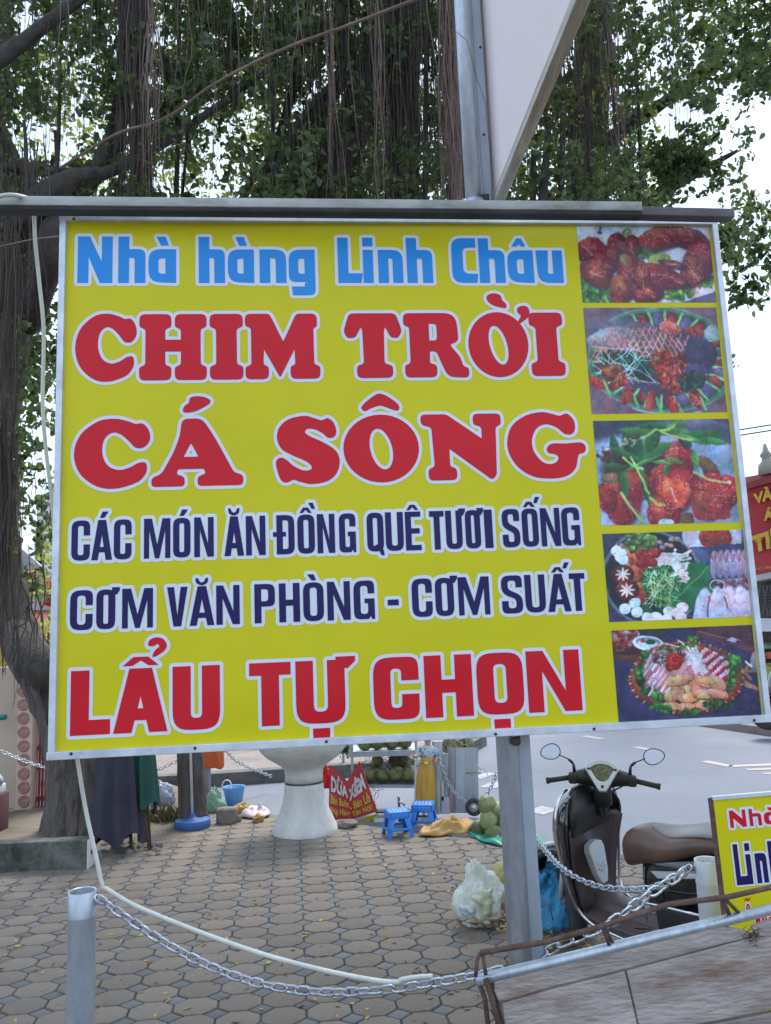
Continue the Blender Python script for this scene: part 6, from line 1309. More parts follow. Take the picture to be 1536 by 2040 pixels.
    C(MB().add([dq(a, b, .003) for a, b in I], [tuple(range(n))]), 'dial', M_dial, smooth=False)
    mb = MB()
    for k in range(11):
        a = math.radians(200 - 220 * k / 10); p0 = dq(.036 * math.cos(a), .026 + .030 * math.sin(a), .0042); p1 = dq(.044 * math.cos(a), .026 + .036 * math.sin(a), .0042); mb.bar(p0, p1, .0025, .001)
    mb.bar(dq(0, .02, .005), dq(-.03, .04, .005), .002, .001); C(mb, 'dial_marks', M_white, smooth=False)
    C(MB().box(dq(0, -.066, .013), (.016, .016, .003), Matrix.Rotation(-ang, 3, 'Y')), 'emblem', M_blkm, smooth=False)
    for s in (-1, 1):
        C(MB().box(dq(s * .078, .038, .012), (.012, .018, .004), Matrix.Rotation(-ang, 3, 'Y')), 'indicator_light', M_blkm, smooth=False)
        C(MB().box((-.035, s * .175, .962), (.06, .055, .065)), 'switch_box', M_blkm, bevel=.014)
        C(MB().tube([V(-.035, s * .20, .962), V(-.06, s * .325, .945)], .0155, 12).tube([V(-.058, s * .318, .946), V(-.061, s * .338, .943)], .019, 12), 'grip', M_gripb if s < 0 else M_blkm)
        C(MB().tube(spline([V(.01, s * .17, .955), V(.03, s * .22, .95), V(.02, s * .33, .93)], 3), .006, 6), 'brake_lever', M_silv)
        C(MB().tube([V(-.03, s * .165, .99), V(-.03, s * .168, 1.035), V(-.025, s * .172, 1.05)], [.011, .009, .007], 8).tube([V(-.025, s * .172, 1.05), V(-.02, s * .20, 1.072)], .009, 8).tube([V(-.02, s * .20, 1.072), V(-.01, s * .255, 1.092)], .004, 6), 'mirror_stem', M_blk)
        a0 = math.radians(-14 * s); cc = V(-.005, s * .31, 1.108)
        rim = []; n2 = 28
        for k in range(n2):
            a = 6.283 * k / n2; u = .062 * math.cos(a); v = .046 * math.sin(a) * (1 + .18 * math.cos(a) * -1); rim.append((u * math.cos(a0) - v * math.sin(a0), u * math.sin(a0) + v * math.cos(a0)))
        tl = V(-1, -s * .18, .18).normalized(); ux = V(0, s, 0); ux = (ux - tl * ux.dot(tl)).normalized(); uz = V(0, 0, 1); uz = (uz - tl * uz.dot(tl)).normalized()
        def mq(u, v, o): return cc + ux * u + uz * v + tl * o
        mb = MB().loft([[mq(a * .5, b * .5, -.03) for a, b in rim], [mq(a * .9, b * .9, -.018) for a, b in rim], [mq(a * 1.05, b * 1.06, 0) for a, b in rim], [mq(a, b, .003) for a, b in rim], [mq(a * .95, b * .94, .0)for a, b in rim]])
        C(mb, 'mirror_housing', M_blk); q = MB().add([mq(a * .95, b * .94, .0012) for a, b in rim], [tuple(range(n2)) if s < 0 else tuple(reversed(range(n2)))]); C(q, 'mirror_glass', M_mirror, smooth=False)
    for s in (-1, 1): C(MB().tube(spline([V(.0, s * .15, .955), V(.05, s * .12, .90), V(.04, s * .05, .86), V(.02, s * .02, .80)], 4), .005, 6), 'cable', M_rub)
    B(MB().tube(spline([V(.30, -.20, .86), V(.285, -.12, .885), V(.30, 0, .89)], 3), .002, 4), 'panel_seam', M_rub)
    return t
sco = make_scooter('scooter', 'black and brown scooter parked on the paving behind the chain')
hp = gz(1152, 1546, .895); hd = math.radians(125); sc_ = .93; roll = math.radians(-9)
sco.rotation_euler = (roll, 0, hd); sco.scale = (sc_,) * 3
off = Matrix.Rotation(hd, 3, 'Z') @ Matrix.Rotation(roll, 3, 'X') @ V(.355 * sc_, 0, .97 * sc_); sco.location = (hp.x - off.x, hp.y - off.y, 0)
print('scooter', sco.location, hp)
w1 = gz(1572, 1472, RZ + .12)
s2 = copy_tree(sco, (w1.x + .75, w1.y + 1.0, RZ + .12), math.radians(185), 'dark motorbike parked on the far pavement under the corner of the yellow board', (1, 1, 1))
s3 = copy_tree(sco, (w1.x + 2.0, w1.y + 1.6, RZ + .12), math.radians(200), 'dark motorbike parked on the far pavement nearest the shop grille', (1, 1, 1))
sco['group'] = s2['group'] = s3['group'] = 'scooters parked along the road'
# ------------------------------------------------------------------ text from the built-in font, mapped on to flat quads
def text_mb(body, bold=.0):
    cu = bpy.data.curves.new('t', 'FONT'); cu.body = body; cu.offset = bold; cu.resolution_u = 3
    o = bpy.data.objects.new('t', cu); COL.objects.link(o)
    dg = bpy.context.evaluated_depsgraph_get(); me = o.evaluated_get(dg).to_mesh()
    vs = [v.co.copy() for v in me.vertices]; fs = [tuple(p.vertices) for p in me.polygons]
    o.evaluated_get(dg).to_mesh_clear(); bpy.data.objects.remove(o); bpy.data.curves.remove(cu)
    x0 = min(v.x for v in vs); x1 = max(v.x for v in vs); y0 = min(v.y for v in vs); y1 = max(v.y for v in vs)
    return [((v.x - x0) / (x1 - x0), (v.y - y0) / (y1 - y0)) for v in vs], fs
def text_quad(name, body, Q, m, parent, bold=.02, nrm=None, depth=0.0, kind=None):
    """Q: world corners bottom-left, bottom-right, top-right, top-left"""
    uv, fs = text_mb(body, bold); n = (Q[1] - Q[0]).cross(Q[3] - Q[0]).normalized()
    if n.dot(EYE - Q[0]) < 0: n = -n
    P = [(Q[0] * (1 - u) + Q[1] * u) * (1 - v) + (Q[3] * (1 - u) + Q[2] * u) * v for u, v in uv]
    mb = MB().add([p + n * depth for p in P], fs)
    o = mb.build(name, m, parent, smooth=False)
    if depth > .02:
        q = o.modifiers.new('t', 'SOLIDIFY'); q.thickness = depth; q.offset = 1 if (Q[1] - Q[0]).cross(Q[3] - Q[0]).dot(EYE - Q[0]) < 0 else -1
    return o

# ------------------------------------------------------------------ planter
g_ = gz(608, 1663); Yp = g_.y + .12; k_ = Yp / F * 1.02
pl = thing('stone_planter', 'tall white concrete pedestal planter with a wide bowl under the board', 'planter', V(at(608, 1655, Yp).x, Yp, 0))
zy = lambda y: at(608, y, Yp).z
prof = [(61, 1661), (62, 1655), (60, 1646), (54, 1632), (47, 1615), (41, 1598), (38, 1582), (36.5, 1566), (36, 1559)]
MB().lathe([(r * k_, max(0, zy(y)) if y < 1660 else -.01) for r, y in prof], pl.location, 40).build('pedestal', M_conc2, pl)
MB().lathe([(36 * k_, zy(1559)), (34.6 * k_, zy(1558)), (34.6 * k_, zy(1556)), (36 * k_, zy(1555))], pl.location, 40).build('neck_groove', M_conc, pl)
MB().lathe([(36 * k_, zy(1555)), (35, zy(1545))] and [(r * k_, zy(y)) for r, y in ((36, 1555), (35.5, 1542), (36.5, 1532), (43, 1523), (56, 1514), (70, 1504), (81, 1492), (88, 1478), (92, 1462), (95, 1450), (96, 1442), (92, 1440), (86, 1446), (60, 1448), (0, 1448))], pl.location, 40).build('bowl', M_conc2, pl)
pc = []
for x, y, s in ((558, 1490, .05), (545, 1478, .06), (612, 1492, .05), (600, 1480, .07), (690, 1492, .05), (680, 1474, .07), (640, 1470, .06)):
    c = at(x, y, Yp - .26 + abs(x - 608) / 90 * .22); pc.append(np.array(c) + NP.normal(size=(40, 3)) * s * .5)
for _ in range(26): pc.append(np.array([pl.location.x + NP.uniform(-.35, .35), Yp + NP.uniform(-.3, .3), zy(1430) + NP.uniform(0, .3)]) + NP.normal(size=(30, 3)) * .06)
v, q = leaves_arr(np.concatenate(pc), .05, .5); o = inst('plant', arr_mesh('plant', v - np.array(pl.location), q, M_leaf), pl); o['kind'] = 'stuff'

# ------------------------------------------------------------------ left: umbrellas, umbrella base, kerb block
ug = gz(262, 1690)
def folded(label, xt, xb, yb, hw, Y, m, hem, foot, legs, lean=0.):
    t = thing('folded_umbrella', label, 'umbrella', V(gz(*foot).x, gz(*foot).y, 0), group='folded parasols leaning on the banyan')
    top = at(xt, 1180, Y + .15); bot = at(xb, yb, Y); rings = []; n = 48; rg = random.Random(int(xb))
    ph = [rg.uniform(0, 6.28) for _ in range(4)]
    for k in range(15):
        s = k / 14; c = top.lerp(bot, s); R = .02 + hw * s ** .9
        rings.append([c + V(math.cos(a) * R * (1 + .20 * math.sin(8 * a + ph[0] + s * 1.3) ** 3 + .07 * math.sin(19 * a + ph[1])), math.sin(a) * R * .8 * (1 + .2 * math.sin(8 * a + ph[0] + s * 1.3)), .05 * math.sin(4 * a + ph[2]) * (s > .95) * hw * 6) for a in [6.283 * j / n for j in range(n)]])
    o = MB().loft(rings, cap=False).build('canopy', m, t)
    MB().tube([top, V(gz(*foot).x, gz(*foot).y, .0)], .014, 8).build('pole', M_wood2, t)
    for (x0, y0, x1, y1) in legs: a = at(x0, y0, Y); b = gz(x1, y1); MB().tube([a, b], .011, 6).build('rib', M_wood2, t)
    return t
folded('navy folded parasol with its cloth hanging nearly to the ground by the tree', 232, 238, 1668, size(40, ug.y), ug.y - .1, M_mum, 0, (262, 1690), [(258, 1660, 262, 1694)])
folded('dark green folded parasol, shorter, hanging to the right of the navy one', 268, 283, 1600, size(25, ug.y), ug.y - .02, M_gum, 0, (299, 1692), [(284, 1590, 298, 1694)])
hk = thing('umbrella_handle', 'black crook handle poking out beside the green folded parasol', 'handle', at(300, 1540, ug.y + .2))  # curved handle of an umbrella
MB().tube(spline([at(288, 1500, ug.y + .2), at(298, 1550, ug.y + .2), at(306, 1585, ug.y + .2), at(309, 1605, ug.y + .2), at(306, 1620, ug.y + .2), at(304, 1612, ug.y + .2)], 4), .016, 8).build('crook', M_blkm, hk)
ub = gz(378, 1655); t = thing('parasol_base', 'round blue parasol base with a slim white pole standing on the paving', 'parasol base', V(ub.x, ub.y + .1, 0))
r_ = size(34, t.location.y); MB().lathe([(r_ * .96, 0), (r_, .02), (r_, .055), (r_ * .93, .075), (.05, .085), (.03, .10), (.022, .13), (0, .13)], t.location, 36).build('base', M_stool2, t, sharp=.8)
p = t.location; tp = at(379, 1490, p.y); MB().tube([V(p.x, p.y, .08), V(p.x + (tp.x - p.x) * 2.6, p.y, tp.z * 2.6)], .0125, 10).build('pole', M_white, t)
e0, e1 = gz(172, 1733), gz(-60, 1742); t = thing('concrete_beam', 'mossy dark concrete block lying at the foot of the banyan', 'block', e0)
hh = at(172, 1674, e0.y).z; dd = (e1 - e0).normalized(); nn = V(-dd.y, dd.x, 0); nn = nn if nn.y > 0 else -nn
MB().bar(V(e0.x, e0.y, hh / 2) + nn * .07, V(e1.x, e1.y, hh / 2) + dd * .8 + nn * .07, .14, hh).build('block', M_conc, t, smooth=False, bevel=.008)
MB().box(V(e0.x, e0.y, hh / 2) + nn * .07 - dd * .005, (.012, .13, hh * .96), Matrix.Rotation(math.atan2(dd.y, dd.x), 3, 'Z')).build('worn_end_face', M_conc2, t, smooth=False, bevel=.003)
MB().lathe([(.018, 0), (0, .001)], seg=12).build('hole', M_screw, t, world=False).matrix_local = Matrix.Translation(V(0, 0, hh * .52) + nn * .07 - dd * .0125) @ (-dd).to_track_quat('Z', 'Y').to_matrix().to_4x4()
# rubble and leaves at the parasols' feet, grass tuft, bottle
mb = MB(); rg = random.Random(8)
for _ in range(40): c = gz(rg.uniform(195, 320), rg.uniform(1680, 1710)); mb.ico(c + V(0, 0, .01), rg.uniform(.012, .035), nz=.6, seed=_)
tag(mb.build('rubble', M_stone, None), 'small stones and rubble heaped at the feet of the folded parasols', 'rubble', kind='stuff')
def tuft(label, x, y, n, h, spread, m):
    c = gz(x, y); mb = MB(); rg = random.Random(x)
    for _ in range(n):
        b = c + V(rg.gauss(0, spread), rg.gauss(0, spread * .6), 0); d = V(rg.gauss(0, .5), rg.gauss(0, .3), 1).normalized(); L = h * rg.uniform(.4, 1.1); s = V(.004, .002, 0)
        p1 = b + d * L * .6; p2 = b + d * L + V(d.x, d.y, -.5) * L * .25; mb.add([b - s, b + s, p1 + s, p1 - s, p2], [(0, 1, 2, 3), (3, 2, 4)])
    return tag(mb.build('grass_tuft', m, None, smooth=False), label, 'grass', kind='stuff')
tuft('tuft of dry grass growing at the foot of the slim dark trunk', 325, 1640, 240, .22, .10, leafmat('dry_grass', (.10, .09, .04), (.05, .06, .03), (.1, .1, .04), tf=.2))
c = gz(366, 1641); t = thing('bottle', 'small amber bottle standing beside the blue parasol base', 'bottle', c); MB().lathe([(.02, 0), (.024, .01), (.024, .09), (.01, .12), (.009, .15), (0, .152)], c, 12).build('glass', mat('amber_glass', (.5, .25, .05), .2), t)

# ------------------------------------------------------------------ crumpled things
def bag(name, label, cat, x, yb, wpx, hpx, m, seed, nz=.35, dz=0., knot=True, sx=1., depth=.8, group=None, base=None):
    c = base if base is not None else gz(x, yb); Y = c.y; w = size(wpx, Y) / 2; h = size(hpx, Y)
    t = thing(name, label, cat, c, group=group)
    import bmesh
    bm = bmesh.new(); bmesh.ops.create_icosphere(bm, subdivisions=5, radius=1); mb = MB(); S = V(seed * 7.3, seed * 3.1, seed)
    for q in bm.verts:
        d = q.co.normalized(); r = 1 + nz * (mnoise.noise(d * 1.5 + S) + .55 * abs(mnoise.noise(d * 3.6 + S)) + .35 * abs(mnoise.noise(V(d.x * 9, d.y * 9, d.z * 4) + S))) - nz * .25
        zt = (d.z + .75) / 1.75; taper = 1 - .35 * max(0, zt) ** 2
        mb.v.append(V(d.x * w * r * taper, d.y * w * depth * r * taper, max(.0, (d.z * r + .72) / 1.72 * h)))
    mb.f = [tuple(v.index for v in f.verts) for f in bm.faces]; bm.free(); mb.build('bag', m, t, world=False)
    if knot:
        kb = MB(); rg = random.Random(seed)
        for k in range(5): a = rg.uniform(0, 6.28); kb.tube([V(0, 0, h * .93), V(math.cos(a) * w * .2, math.sin(a) * w * .2, h * 1.06), V(math.cos(a) * w * .38, math.sin(a) * w * .3, h * rg.uniform(1.0, 1.16))], [w * .10, w * .07, w * .02], 5, flat=.3)
        kb.build('tied_neck', m, t, world=False)
    return t
def sheet(name, label, cat, pts, h, m, seed, zoff=.004, sub=26, group=None):
    """crumpled sheet lying on the ground inside a pixel outline"""
    P = [gz(*p) for p in pts]; c = sum(P, V(0, 0, 0)) / len(P); t = thing(name, label, cat, c, group=group)
    L = spline(P + [P[0]], 5)[:-1]; n = len(L); S = V(seed, seed * 2, 0); rings = []
    for k in range(9):
        s = 1 - k / 9; rings.append([V(*(c + (p - c) * s)) + V(0, 0, zoff + h * (1 - s ** 2) ** .5 * (.3 + .9 * abs(mnoise.noise(V(p.x * 5, p.y * 5, k * .35) + S)) * 2 + .7 * abs(mnoise.noise(V(p.x * 13, p.y * 13, k * 1.3) + S))) + (.0 if k else .0)) for p in L])
    mb = MB().loft(rings, cap=True); o = mb.build('sheet', m, t, sub=1); return t
bag('plastic_bag', 'white knotted plastic rubbish bag with greens showing through, left of the sign post', 'bag', 955, 1842, 92, 104, M_bagw, 3, group='rubbish bags by the sign post')
wb = [o for o in bpy.data.objects if o.name.startswith('plastic_bag')][0]
for k, (x, y, w, h, m) in enumerate(((965, 1795, 20, 18, mat('greens_seen', (.42, .45, .28), .6, c2=(.66, .68, .56), scale=26)), (940, 1812, 17, 12, mat('bluish_seen', (.36, .48, .52), .5, c2=(.62, .68, .70), scale=24)), (968, 1831, 26, 9, mat('peel_seen', (.22, .17, .10), .8, c2=(.50, .44, .32), scale=34)))):
    Y = wb.location.y - .105; MB().ico(at(x, y, Y + abs(x - 955) * .0013), size(w, Y), sc=(1, .35, h / w), nz=1.2, seed=k, lv=3).build('contents', m, wb)
t = bag('plastic_bag', 'pale yellow plastic rubbish bag showing on both sides of the sign post', 'bag', 1035, 1800, 98, 88, M_bagy, 9, .45, group='rubbish bags by the sign post')
t = bag('woven_sack', 'blue woven sack with a faint pink stripe, slumped right of the sign post', 'sack', 1116, 1856, 122, 122, M_sack, 5, .42, knot=False, depth=.7)
MB().ico(at(1130, 1748, t.location.y), .05, sc=(1.3, .8, .8), nz=1.1, seed=4, lv=3).build('folded_mouth', M_sack, t)
MB().ico(at(1085, 1760, t.location.y - .03), .05, sc=(1.1, .8, 1.1), nz=1.1, seed=7, lv=3).build('folded_mouth', M_sack, t)
Yk = t.location.y - .115; MB().tube([at(1080, 1790, Yk + .01), at(1096, 1808, Yk - .02), at(1103, 1840, Yk)], .004, 5, flat=.3).build('stripe', M_stripe, t)
# leaf litter and scattered leaves
def litter(label, spots, m, L, seed, z=.006, lift=.02):
    rs = np.random.RandomState(seed); C = []
    for x, y, sx, sy, n in spots:
        for _ in range(n):
            p = gz(rs.normal(x, sx), min(2100, rs.normal(y, sy))); C.append((p.x, p.y, z + rs.uniform(0, lift)))
    C = np.array(C); v, q = leaves_arr(C, L, .6, 0.0); v = v.reshape(len(C), 6, 3); v[:, :, 2] = C[:, None, 2] + (v[:, :, 2] - C[:, None, 2]) * .28; v[:, :, 2] = np.maximum(v[:, :, 2], .004)
    o = inst('fallen_leaves', arr_mesh('fallen_leaves', v, q, m)); return tag(o, label, 'leaves', kind='stuff')
M_lf1 = leafmat('yellow_fallen_leaf', (0.42, 0.27, 0.05), (0.30, 0.27, 0.05), (0.3, 0.2, 0.03), tf=.1)
M_lf2 = leafmat('brown_fallen_leaf', (0.30, 0.13, 0.05), (0.12, 0.07, 0.04), (0.2, 0.1, 0.03), tf=.1)
litter('heap of orange-brown leaf litter round the sack and the bags', [(1110, 1868, 34, 12, 420), (980, 1838, 28, 12, 260), (1060, 1860, 25, 10, 120), (960, 1830, 20, 8, 60)], M_lf2, .035, 2, lift=.05)
litter('yellow leaves among the litter under the blue sack', [(1100, 1872, 36, 12, 150), (1075, 1895, 20, 12, 14), (970, 1835, 25, 8, 60)], M_lf1, .04, 3, lift=.06)
rs = np.random.RandomState(12)
litter('yellow and green leaves scattered over the paving', [(x, y, 1, 1, 1) for x, y in zip(rs.uniform(0, 1000, 150), 1665 + 375 * rs.uniform(0, 1, 150) ** 1.3)], M_lf1, .045, 4, lift=.004)
litter('brown leaves scattered over the paving', [(x, y, 1, 1, 1) for x, y in zip(rs.uniform(0, 1000, 130), 1665 + 375 * rs.uniform(0, 1, 130) ** 1.3)] + [(290, 1685, 30, 6, 60), (60, 1640, 50, 10, 40)], M_lf2, .04, 5, lift=.004)

sheet('tarpaulin', 'crumpled green tarpaulin under the coconut heap beside the sign post', 'tarpaulin', [(905, 1655), (935, 1640), (1000, 1645), (1060, 1655), (1105, 1685), (1108, 1692), (1050, 1694), (1000, 1692), (960, 1682), (930, 1668)], .05, M_gtarp, 3)
sheet('tarpaulin', 'crumpled ochre sheet lying behind the two blue stools', 'tarpaulin', [(828, 1671), (845, 1650), (870, 1645), (915, 1640), (948, 1640), (955, 1655), (935, 1668), (905, 1667), (880, 1670), (855, 1672)], .09, M_ytarp, 6)

# ------------------------------------------------------------------ stools
def make_stool(label):
    t = thing('plastic_stool', label, 'stool', (0, 0, 0), group='blue plastic stools')
    h, a = .25, .108
    B = lambda mb, nm: mb.build(nm, M_stool, t, world=False, bevel=.006)
    B(MB().box((0, 0, h - .012), (2 * a, 2 * a, .02)), 'seat')
    sk = MB()
    for s in (-1, 1): sk.box((s * (a - .004), 0, h - .045), (.01, 2 * a, .05)); sk.box((0, s * (a - .004), h - .045), (2 * a - .03, .01, .05))
    B(sk, 'skirt')
    for i in (-1, 1):
        for j in (-1, 1):
            T = V(i * (a - .012), j * (a - .012), h - .03); D_ = V(i * (a + .028), j * (a + .028), 0)
            mb = MB(); w0, w1, th = .062, .04, .008
            for ax in (0, 1):
                r = []
                for P, w in ((T, w0), (D_, w1)):
                    inn = V(-i * w, 0, 0) if ax == 0 else V(0, -j * w, 0); tt = V(0, -j * th, 0) if ax == 0 else V(-i * th, 0, 0)
                    r.append([P, P + inn, P + inn + tt, P + tt])
                mb.loft(r)
            B(mb, 'leg')
    br = MB(); b_ = a + .018; z = .085
    for s in (-1, 1): br.box((0, s * b_, z), (2 * b_ - .05, .008, .026)); br.box((s * b_, 0, z), (.008, 2 * b_ - .05, .026))
    B(br, 'brace')
    sl_ = MB()
    for k in range(-2, 3): sl_.box((k * .036, 0, h - .0005), (.012, .13, .003))
    sl_.build('vent_slots', M_win if False else mat('slot_reflection', (.45, .55, .75), .4), t, world=False, smooth=False)  # slots in pale blue, with the reflections on them painted in
    return t
st = make_stool('front blue plastic stool, nearer the camera and left of the other'); g1_ = gz(793, 1674); st.location = (g1_.x, g1_.y + .14, 0); st.rotation_euler.z = .25; st.scale = (.85, .85, .85)
g2_ = gz(846, 1655); copy_tree(st, (g2_.x, g2_.y + .1, 0), -.18, 'rear blue plastic stool, under the figure in the mustard dress')
tp_ = gz(797, 1652); t = thing('water_tap', 'dark standpipe tap rising behind the front blue stool', 'tap', V(tp_.x, tp_.y + .16, 0)); zt = at(797, 1590, tp_.y + .16).z
MB().tube([V(tp_.x, tp_.y + .16, 0), V(tp_.x, tp_.y + .16, zt)], .010, 8).build('pipe', M_blkm, t); MB().tube([V(tp_.x - .01, tp_.y + .16, zt - .03), V(tp_.x + .03, tp_.y + .14, zt - .035), V(tp_.x + .05, tp_.y + .14, zt - .06)], .011, 7).build('spout', M_galvd, t)
MB().ico(V(tp_.x, tp_.y + .16, zt + .01), .018, sc=(1, 1, .7), nz=.5).build('knob', M_galvd, t)

# ------------------------------------------------------------------ coconuts, metal sheets, vending frame
def coco_mesh(seed):
    return MB().ico((0, 0, 0), .105, sc=(.92, .92, 1.12), nz=.16, seed=seed, lv=3).mesh('coconut', M_coco)
CM = [coco_mesh(k) for k in range(4)]
rgc = random.Random(4)
def coconut(p, r, label, grp):
    o = inst('coconut', CM[rgc.randrange(4)], None, p, (rgc.uniform(-.9, .9), rgc.uniform(-.9, .9), rgc.uniform(0, 6.28)), (r / .105,) * 3); return tag(o, label, 'coconut', grp)
gc = gz(978, 1676); Yc = gc.y
for x, y, rp_, dy, lb in ((972, 1605, 19, .05, 'green coconut perched on top of the heap by the sign post'), (974, 1634, 18, .0, 'green coconut in the middle of the heap by the sign post'), (983, 1660, 17, -.05, 'pale green coconut at the bottom front of the heap, dark spotted'),
                          (955, 1652, 17, .06, 'dark green coconut at the left foot of the heap'), (992, 1616, 18, .06, 'shaded coconut at the upper right of the heap, half behind the post'), (997, 1640, 18, .08, 'coconut at the right of the heap, mostly behind the post')):
    Y = Yc + .12 + dy; coconut(at(x, y, Y), size(rp_, Y), lb, 'green coconuts heaped by the sign post')
coconut(V(gc.x + .12, Yc + .28, .11), .11, 'coconut hidden low at the back of the heap', 'green coconuts heaped by the sign post')
vg = gz(800, 1632); Yv = vg.y + .25
vf = thing('vending_frame', 'low metal rack of coconuts standing at the roadside behind the stools', 'rack', V(vg.x, Yv, 0))
def vb(x0, y0, x1, y1, w, h, m=M_galvd, dy=0., nm='rack_bar'): MB().bar(at(x0, y0, Yv + dy), at(x1, y1, Yv + dy), w, h).build(nm, m, vf, smooth=False)
for dy in (0, .5):
    vb(690, 1503, 832, 1499, .03, .05, dy=dy); vb(700, 1566, 830, 1566, .03, .03, dy=dy); vb(712, 1556, 830, 1555, .015, .015, M_blkm, dy=dy)
    for x in (700, 828): a = at(x, 1470, Yv + dy); MB().bar(V(a.x, a.y, a.z), V(a.x, a.y, 0), .025, .025).build('upright', M_galvd, vf, smooth=False)
vb(748, 1614, 955, 1612, .02, .025, M_wht); vb(745, 1634, 955, 1632, .02, .03, M_wht, -.2); vb(748, 1618, 955, 1617, .02, .015, M_blkm)
vb(906, 1478, 924, 1473, .012, .012, M_blkm); vb(924, 1473, 926, 1490, .014, .014, M_blkm)
for z, yy in ((0, 1501), (1, 1566)):
    a, b = at(700, yy, Yv), at(830, yy, Yv); MB().box(((a.x + b.x) / 2, Yv + .25, a.z + .0), (b.x - a.x, .52, .012)).build('shelf', M_conc if z else M_galvd, vf, smooth=False)
k = 0
_P = ('leftmost', 'second from the left', 'third from the left', 'rightmost')
CL1 = [q + ' coconut in the front row on the top shelf of the rack' for q in _P] + [q + ' coconut in the back row on the top shelf' for q in ('left', 'middle', 'right')] + [q + ' husked coconut wedged above the grey metal sheets' for q in ('left', 'middle', 'right')]
zs = at(760, 1501, Yv).z + .02
for x, rr in ((726, 15), (754, 16), (782, 16), (808, 15), (742, 15), (768, 15), (795, 15), (897, 17), (912, 16), (930, 15)):
    back = k in (4, 5, 6); Y = Yv + .12 + (.24 if back else 0); p = at(x, 1490, Y); p.z = zs + size(rr, Y) if x < 850 else at(x, 1484, Y).z
    coconut(p, size(rr, Y), CL1[k], 'coconuts along the top of the rack'); k += 1
zs = at(760, 1566, Yv).z + .01
for (x, rr), q in zip(((735, 14), (762, 14), (790, 15), (816, 15)), _P):
    Y = Yv + .1; p = at(x, 1560, Y); p.z = zs + size(rr, Y); coconut(p, size(rr, Y), q + ' coconut in the front row on the lower shelf', 'coconuts on the lower shelf of the rack')
for x, q in ((752, 'left'), (788, 'middle'), (806, 'right')):
    Y = Yv + .3; p = at(x, 1545, Y); p.z = zs + .17; coconut(p, size(13, Y), q + ' small coconut piled behind the front row on the lower shelf', 'coconuts piled at the back of the lower shelf')
for x, y in ((938, 1524), (936, 1552)): coconut(at(x, y, Yv + .15), size(11, Yv), ('upper' if y < 1530 else 'lower') + ' of the two coconuts showing right of the grey metal sheet', None)
mb = MB(); rg = random.Random(11)
for cx, cy, n in ((745, 1535, 26), (790, 1530, 34), (820, 1520, 22), (755, 1570, 10), (930, 1500, 8), (800, 1500, 10)):
    for _ in range(n):
        p = at(cx + rg.gauss(0, 14), cy + rg.gauss(0, 9), Yv + rg.uniform(0, .4)); pts = [p]
        d = V(rg.gauss(0, 1), rg.gauss(0, .5), rg.gauss(-.3, .8)).normalized()
        for k in range(5): d = (d + V(rg.gauss(0, .35), rg.gauss(0, .3), rg.gauss(0, .35))).normalized(); pts.append(pts[-1] + d * rg.uniform(.02, .045))
        mb.tube(pts, .0025, 3, cap=False)
tag(mb.build('coconut_twigs', M_twig, None), 'tangle of bare coconut flower stalks spilling from the rack', 'twigs', kind='stuff')
mb = MB()
for _ in range(26):
    p = at(900 + rg.gauss(0, 6), 1480 + rg.gauss(0, 5), Yv - .05); pts = [p]
    for k in range(4): pts.append(pts[-1] + V(rg.gauss(.008, .02), rg.gauss(0, .01), rg.gauss(-.022, .02)))
    mb.tube(pts, .003, 3, cap=False)
tag(mb.build('straw', M_straw, None), 'pale coconut fibres hanging over the top of the grey sheets', 'fibre', kind='stuff')
# upright metal sheets
ms = thing('metal_sheets', 'bent grey metal sheets standing on edge between the rack and the coconut heap', 'metal sheet', V(at(895, 1630, Yv - .12).x, Yv - .12, 0))
def vsheet(pts, ytop, ybot, Y, m, nm='sheet', th=.006):
    """pts: (x pixel, extra depth) polyline seen from above"""
    zt = [at(x, ytop + (i * 0), Y).z for i, (x, d) in enumerate(pts)]; P = [at(x, ybot, Y) for x, d in pts]
    z1 = max(zt); z0 = .01; r0 = [V(p.x, Y + d, z0) for p, (x, d) in zip(P, pts)]; r1 = [V(at(x, ytop, Y).x, Y + d, at(x, ytop, Y).z) for x, d in pts]
    mb = MB(); n = len(pts)
    mb.add(r0 + r1 + [q + V(0, th, 0) for q in r0 + r1], [(i, i + 1, n + i + 1, n + i) for i in range(n - 1)] + [(2 * n + i + 1, 2 * n + i, 3 * n + i, 3 * n + i + 1) for i in range(n - 1)] + [(n + i, n + i + 1, 3 * n + i + 1, 3 * n + i) for i in range(n - 1)] + [(0, n, 3 * n, 2 * n), (n - 1, 3 * n - 1, 4 * n - 1, 2 * n - 1)])
    return mb.build(nm, m, ms, smooth=True, sharp=.9)
Ys = Yv - .14
vsheet([(826, .03), (845, .02), (862, .03)], 1514, 1625, Ys + .04, M_wht)
vsheet([(861, .06), (863, .02), (868, .0), (875, .0), (881, .02), (883, .06)], 1478, 1636, Ys - .02, M_galv)
vsheet([(876, .02), (893, .0)], 1502, 1632, Ys, M_galvd)
vsheet([(892, .06), (896, .03), (906, .02), (908, .0), (925, .005), (927, .015), (940, .01), (953, .0)], 1490, 1630, Ys + .02, M_galvd)
def poster(x0, y0, x1, y1, m, nm='poster'):
    q = [at(x, y, Ys - .024) for x, y in ((x0, y1), (x1, y1), (x1, y0), (x0, y0))]; return MB().add(q, [(0, 1, 2, 3)]).build(nm, m, ms, smooth=False)
poster(880, 1587, 897, 1622, mat('faded_pink_poster', (.48, .40, .48), .7, c2=(.38, .38, .50), scale=20)); poster(880, 1556, 884, 1595, mat('cream_poster_strip', (.66, .56, .38), .7)); poster(885, 1562, 892, 1586, mat('faded_blue_print', (.28, .33, .50), .7, c2=(.16, .22, .42), scale=25)); poster(896, 1566, 900, 1612, mat('red_poster_strip', (.55, .22, .26), .7))
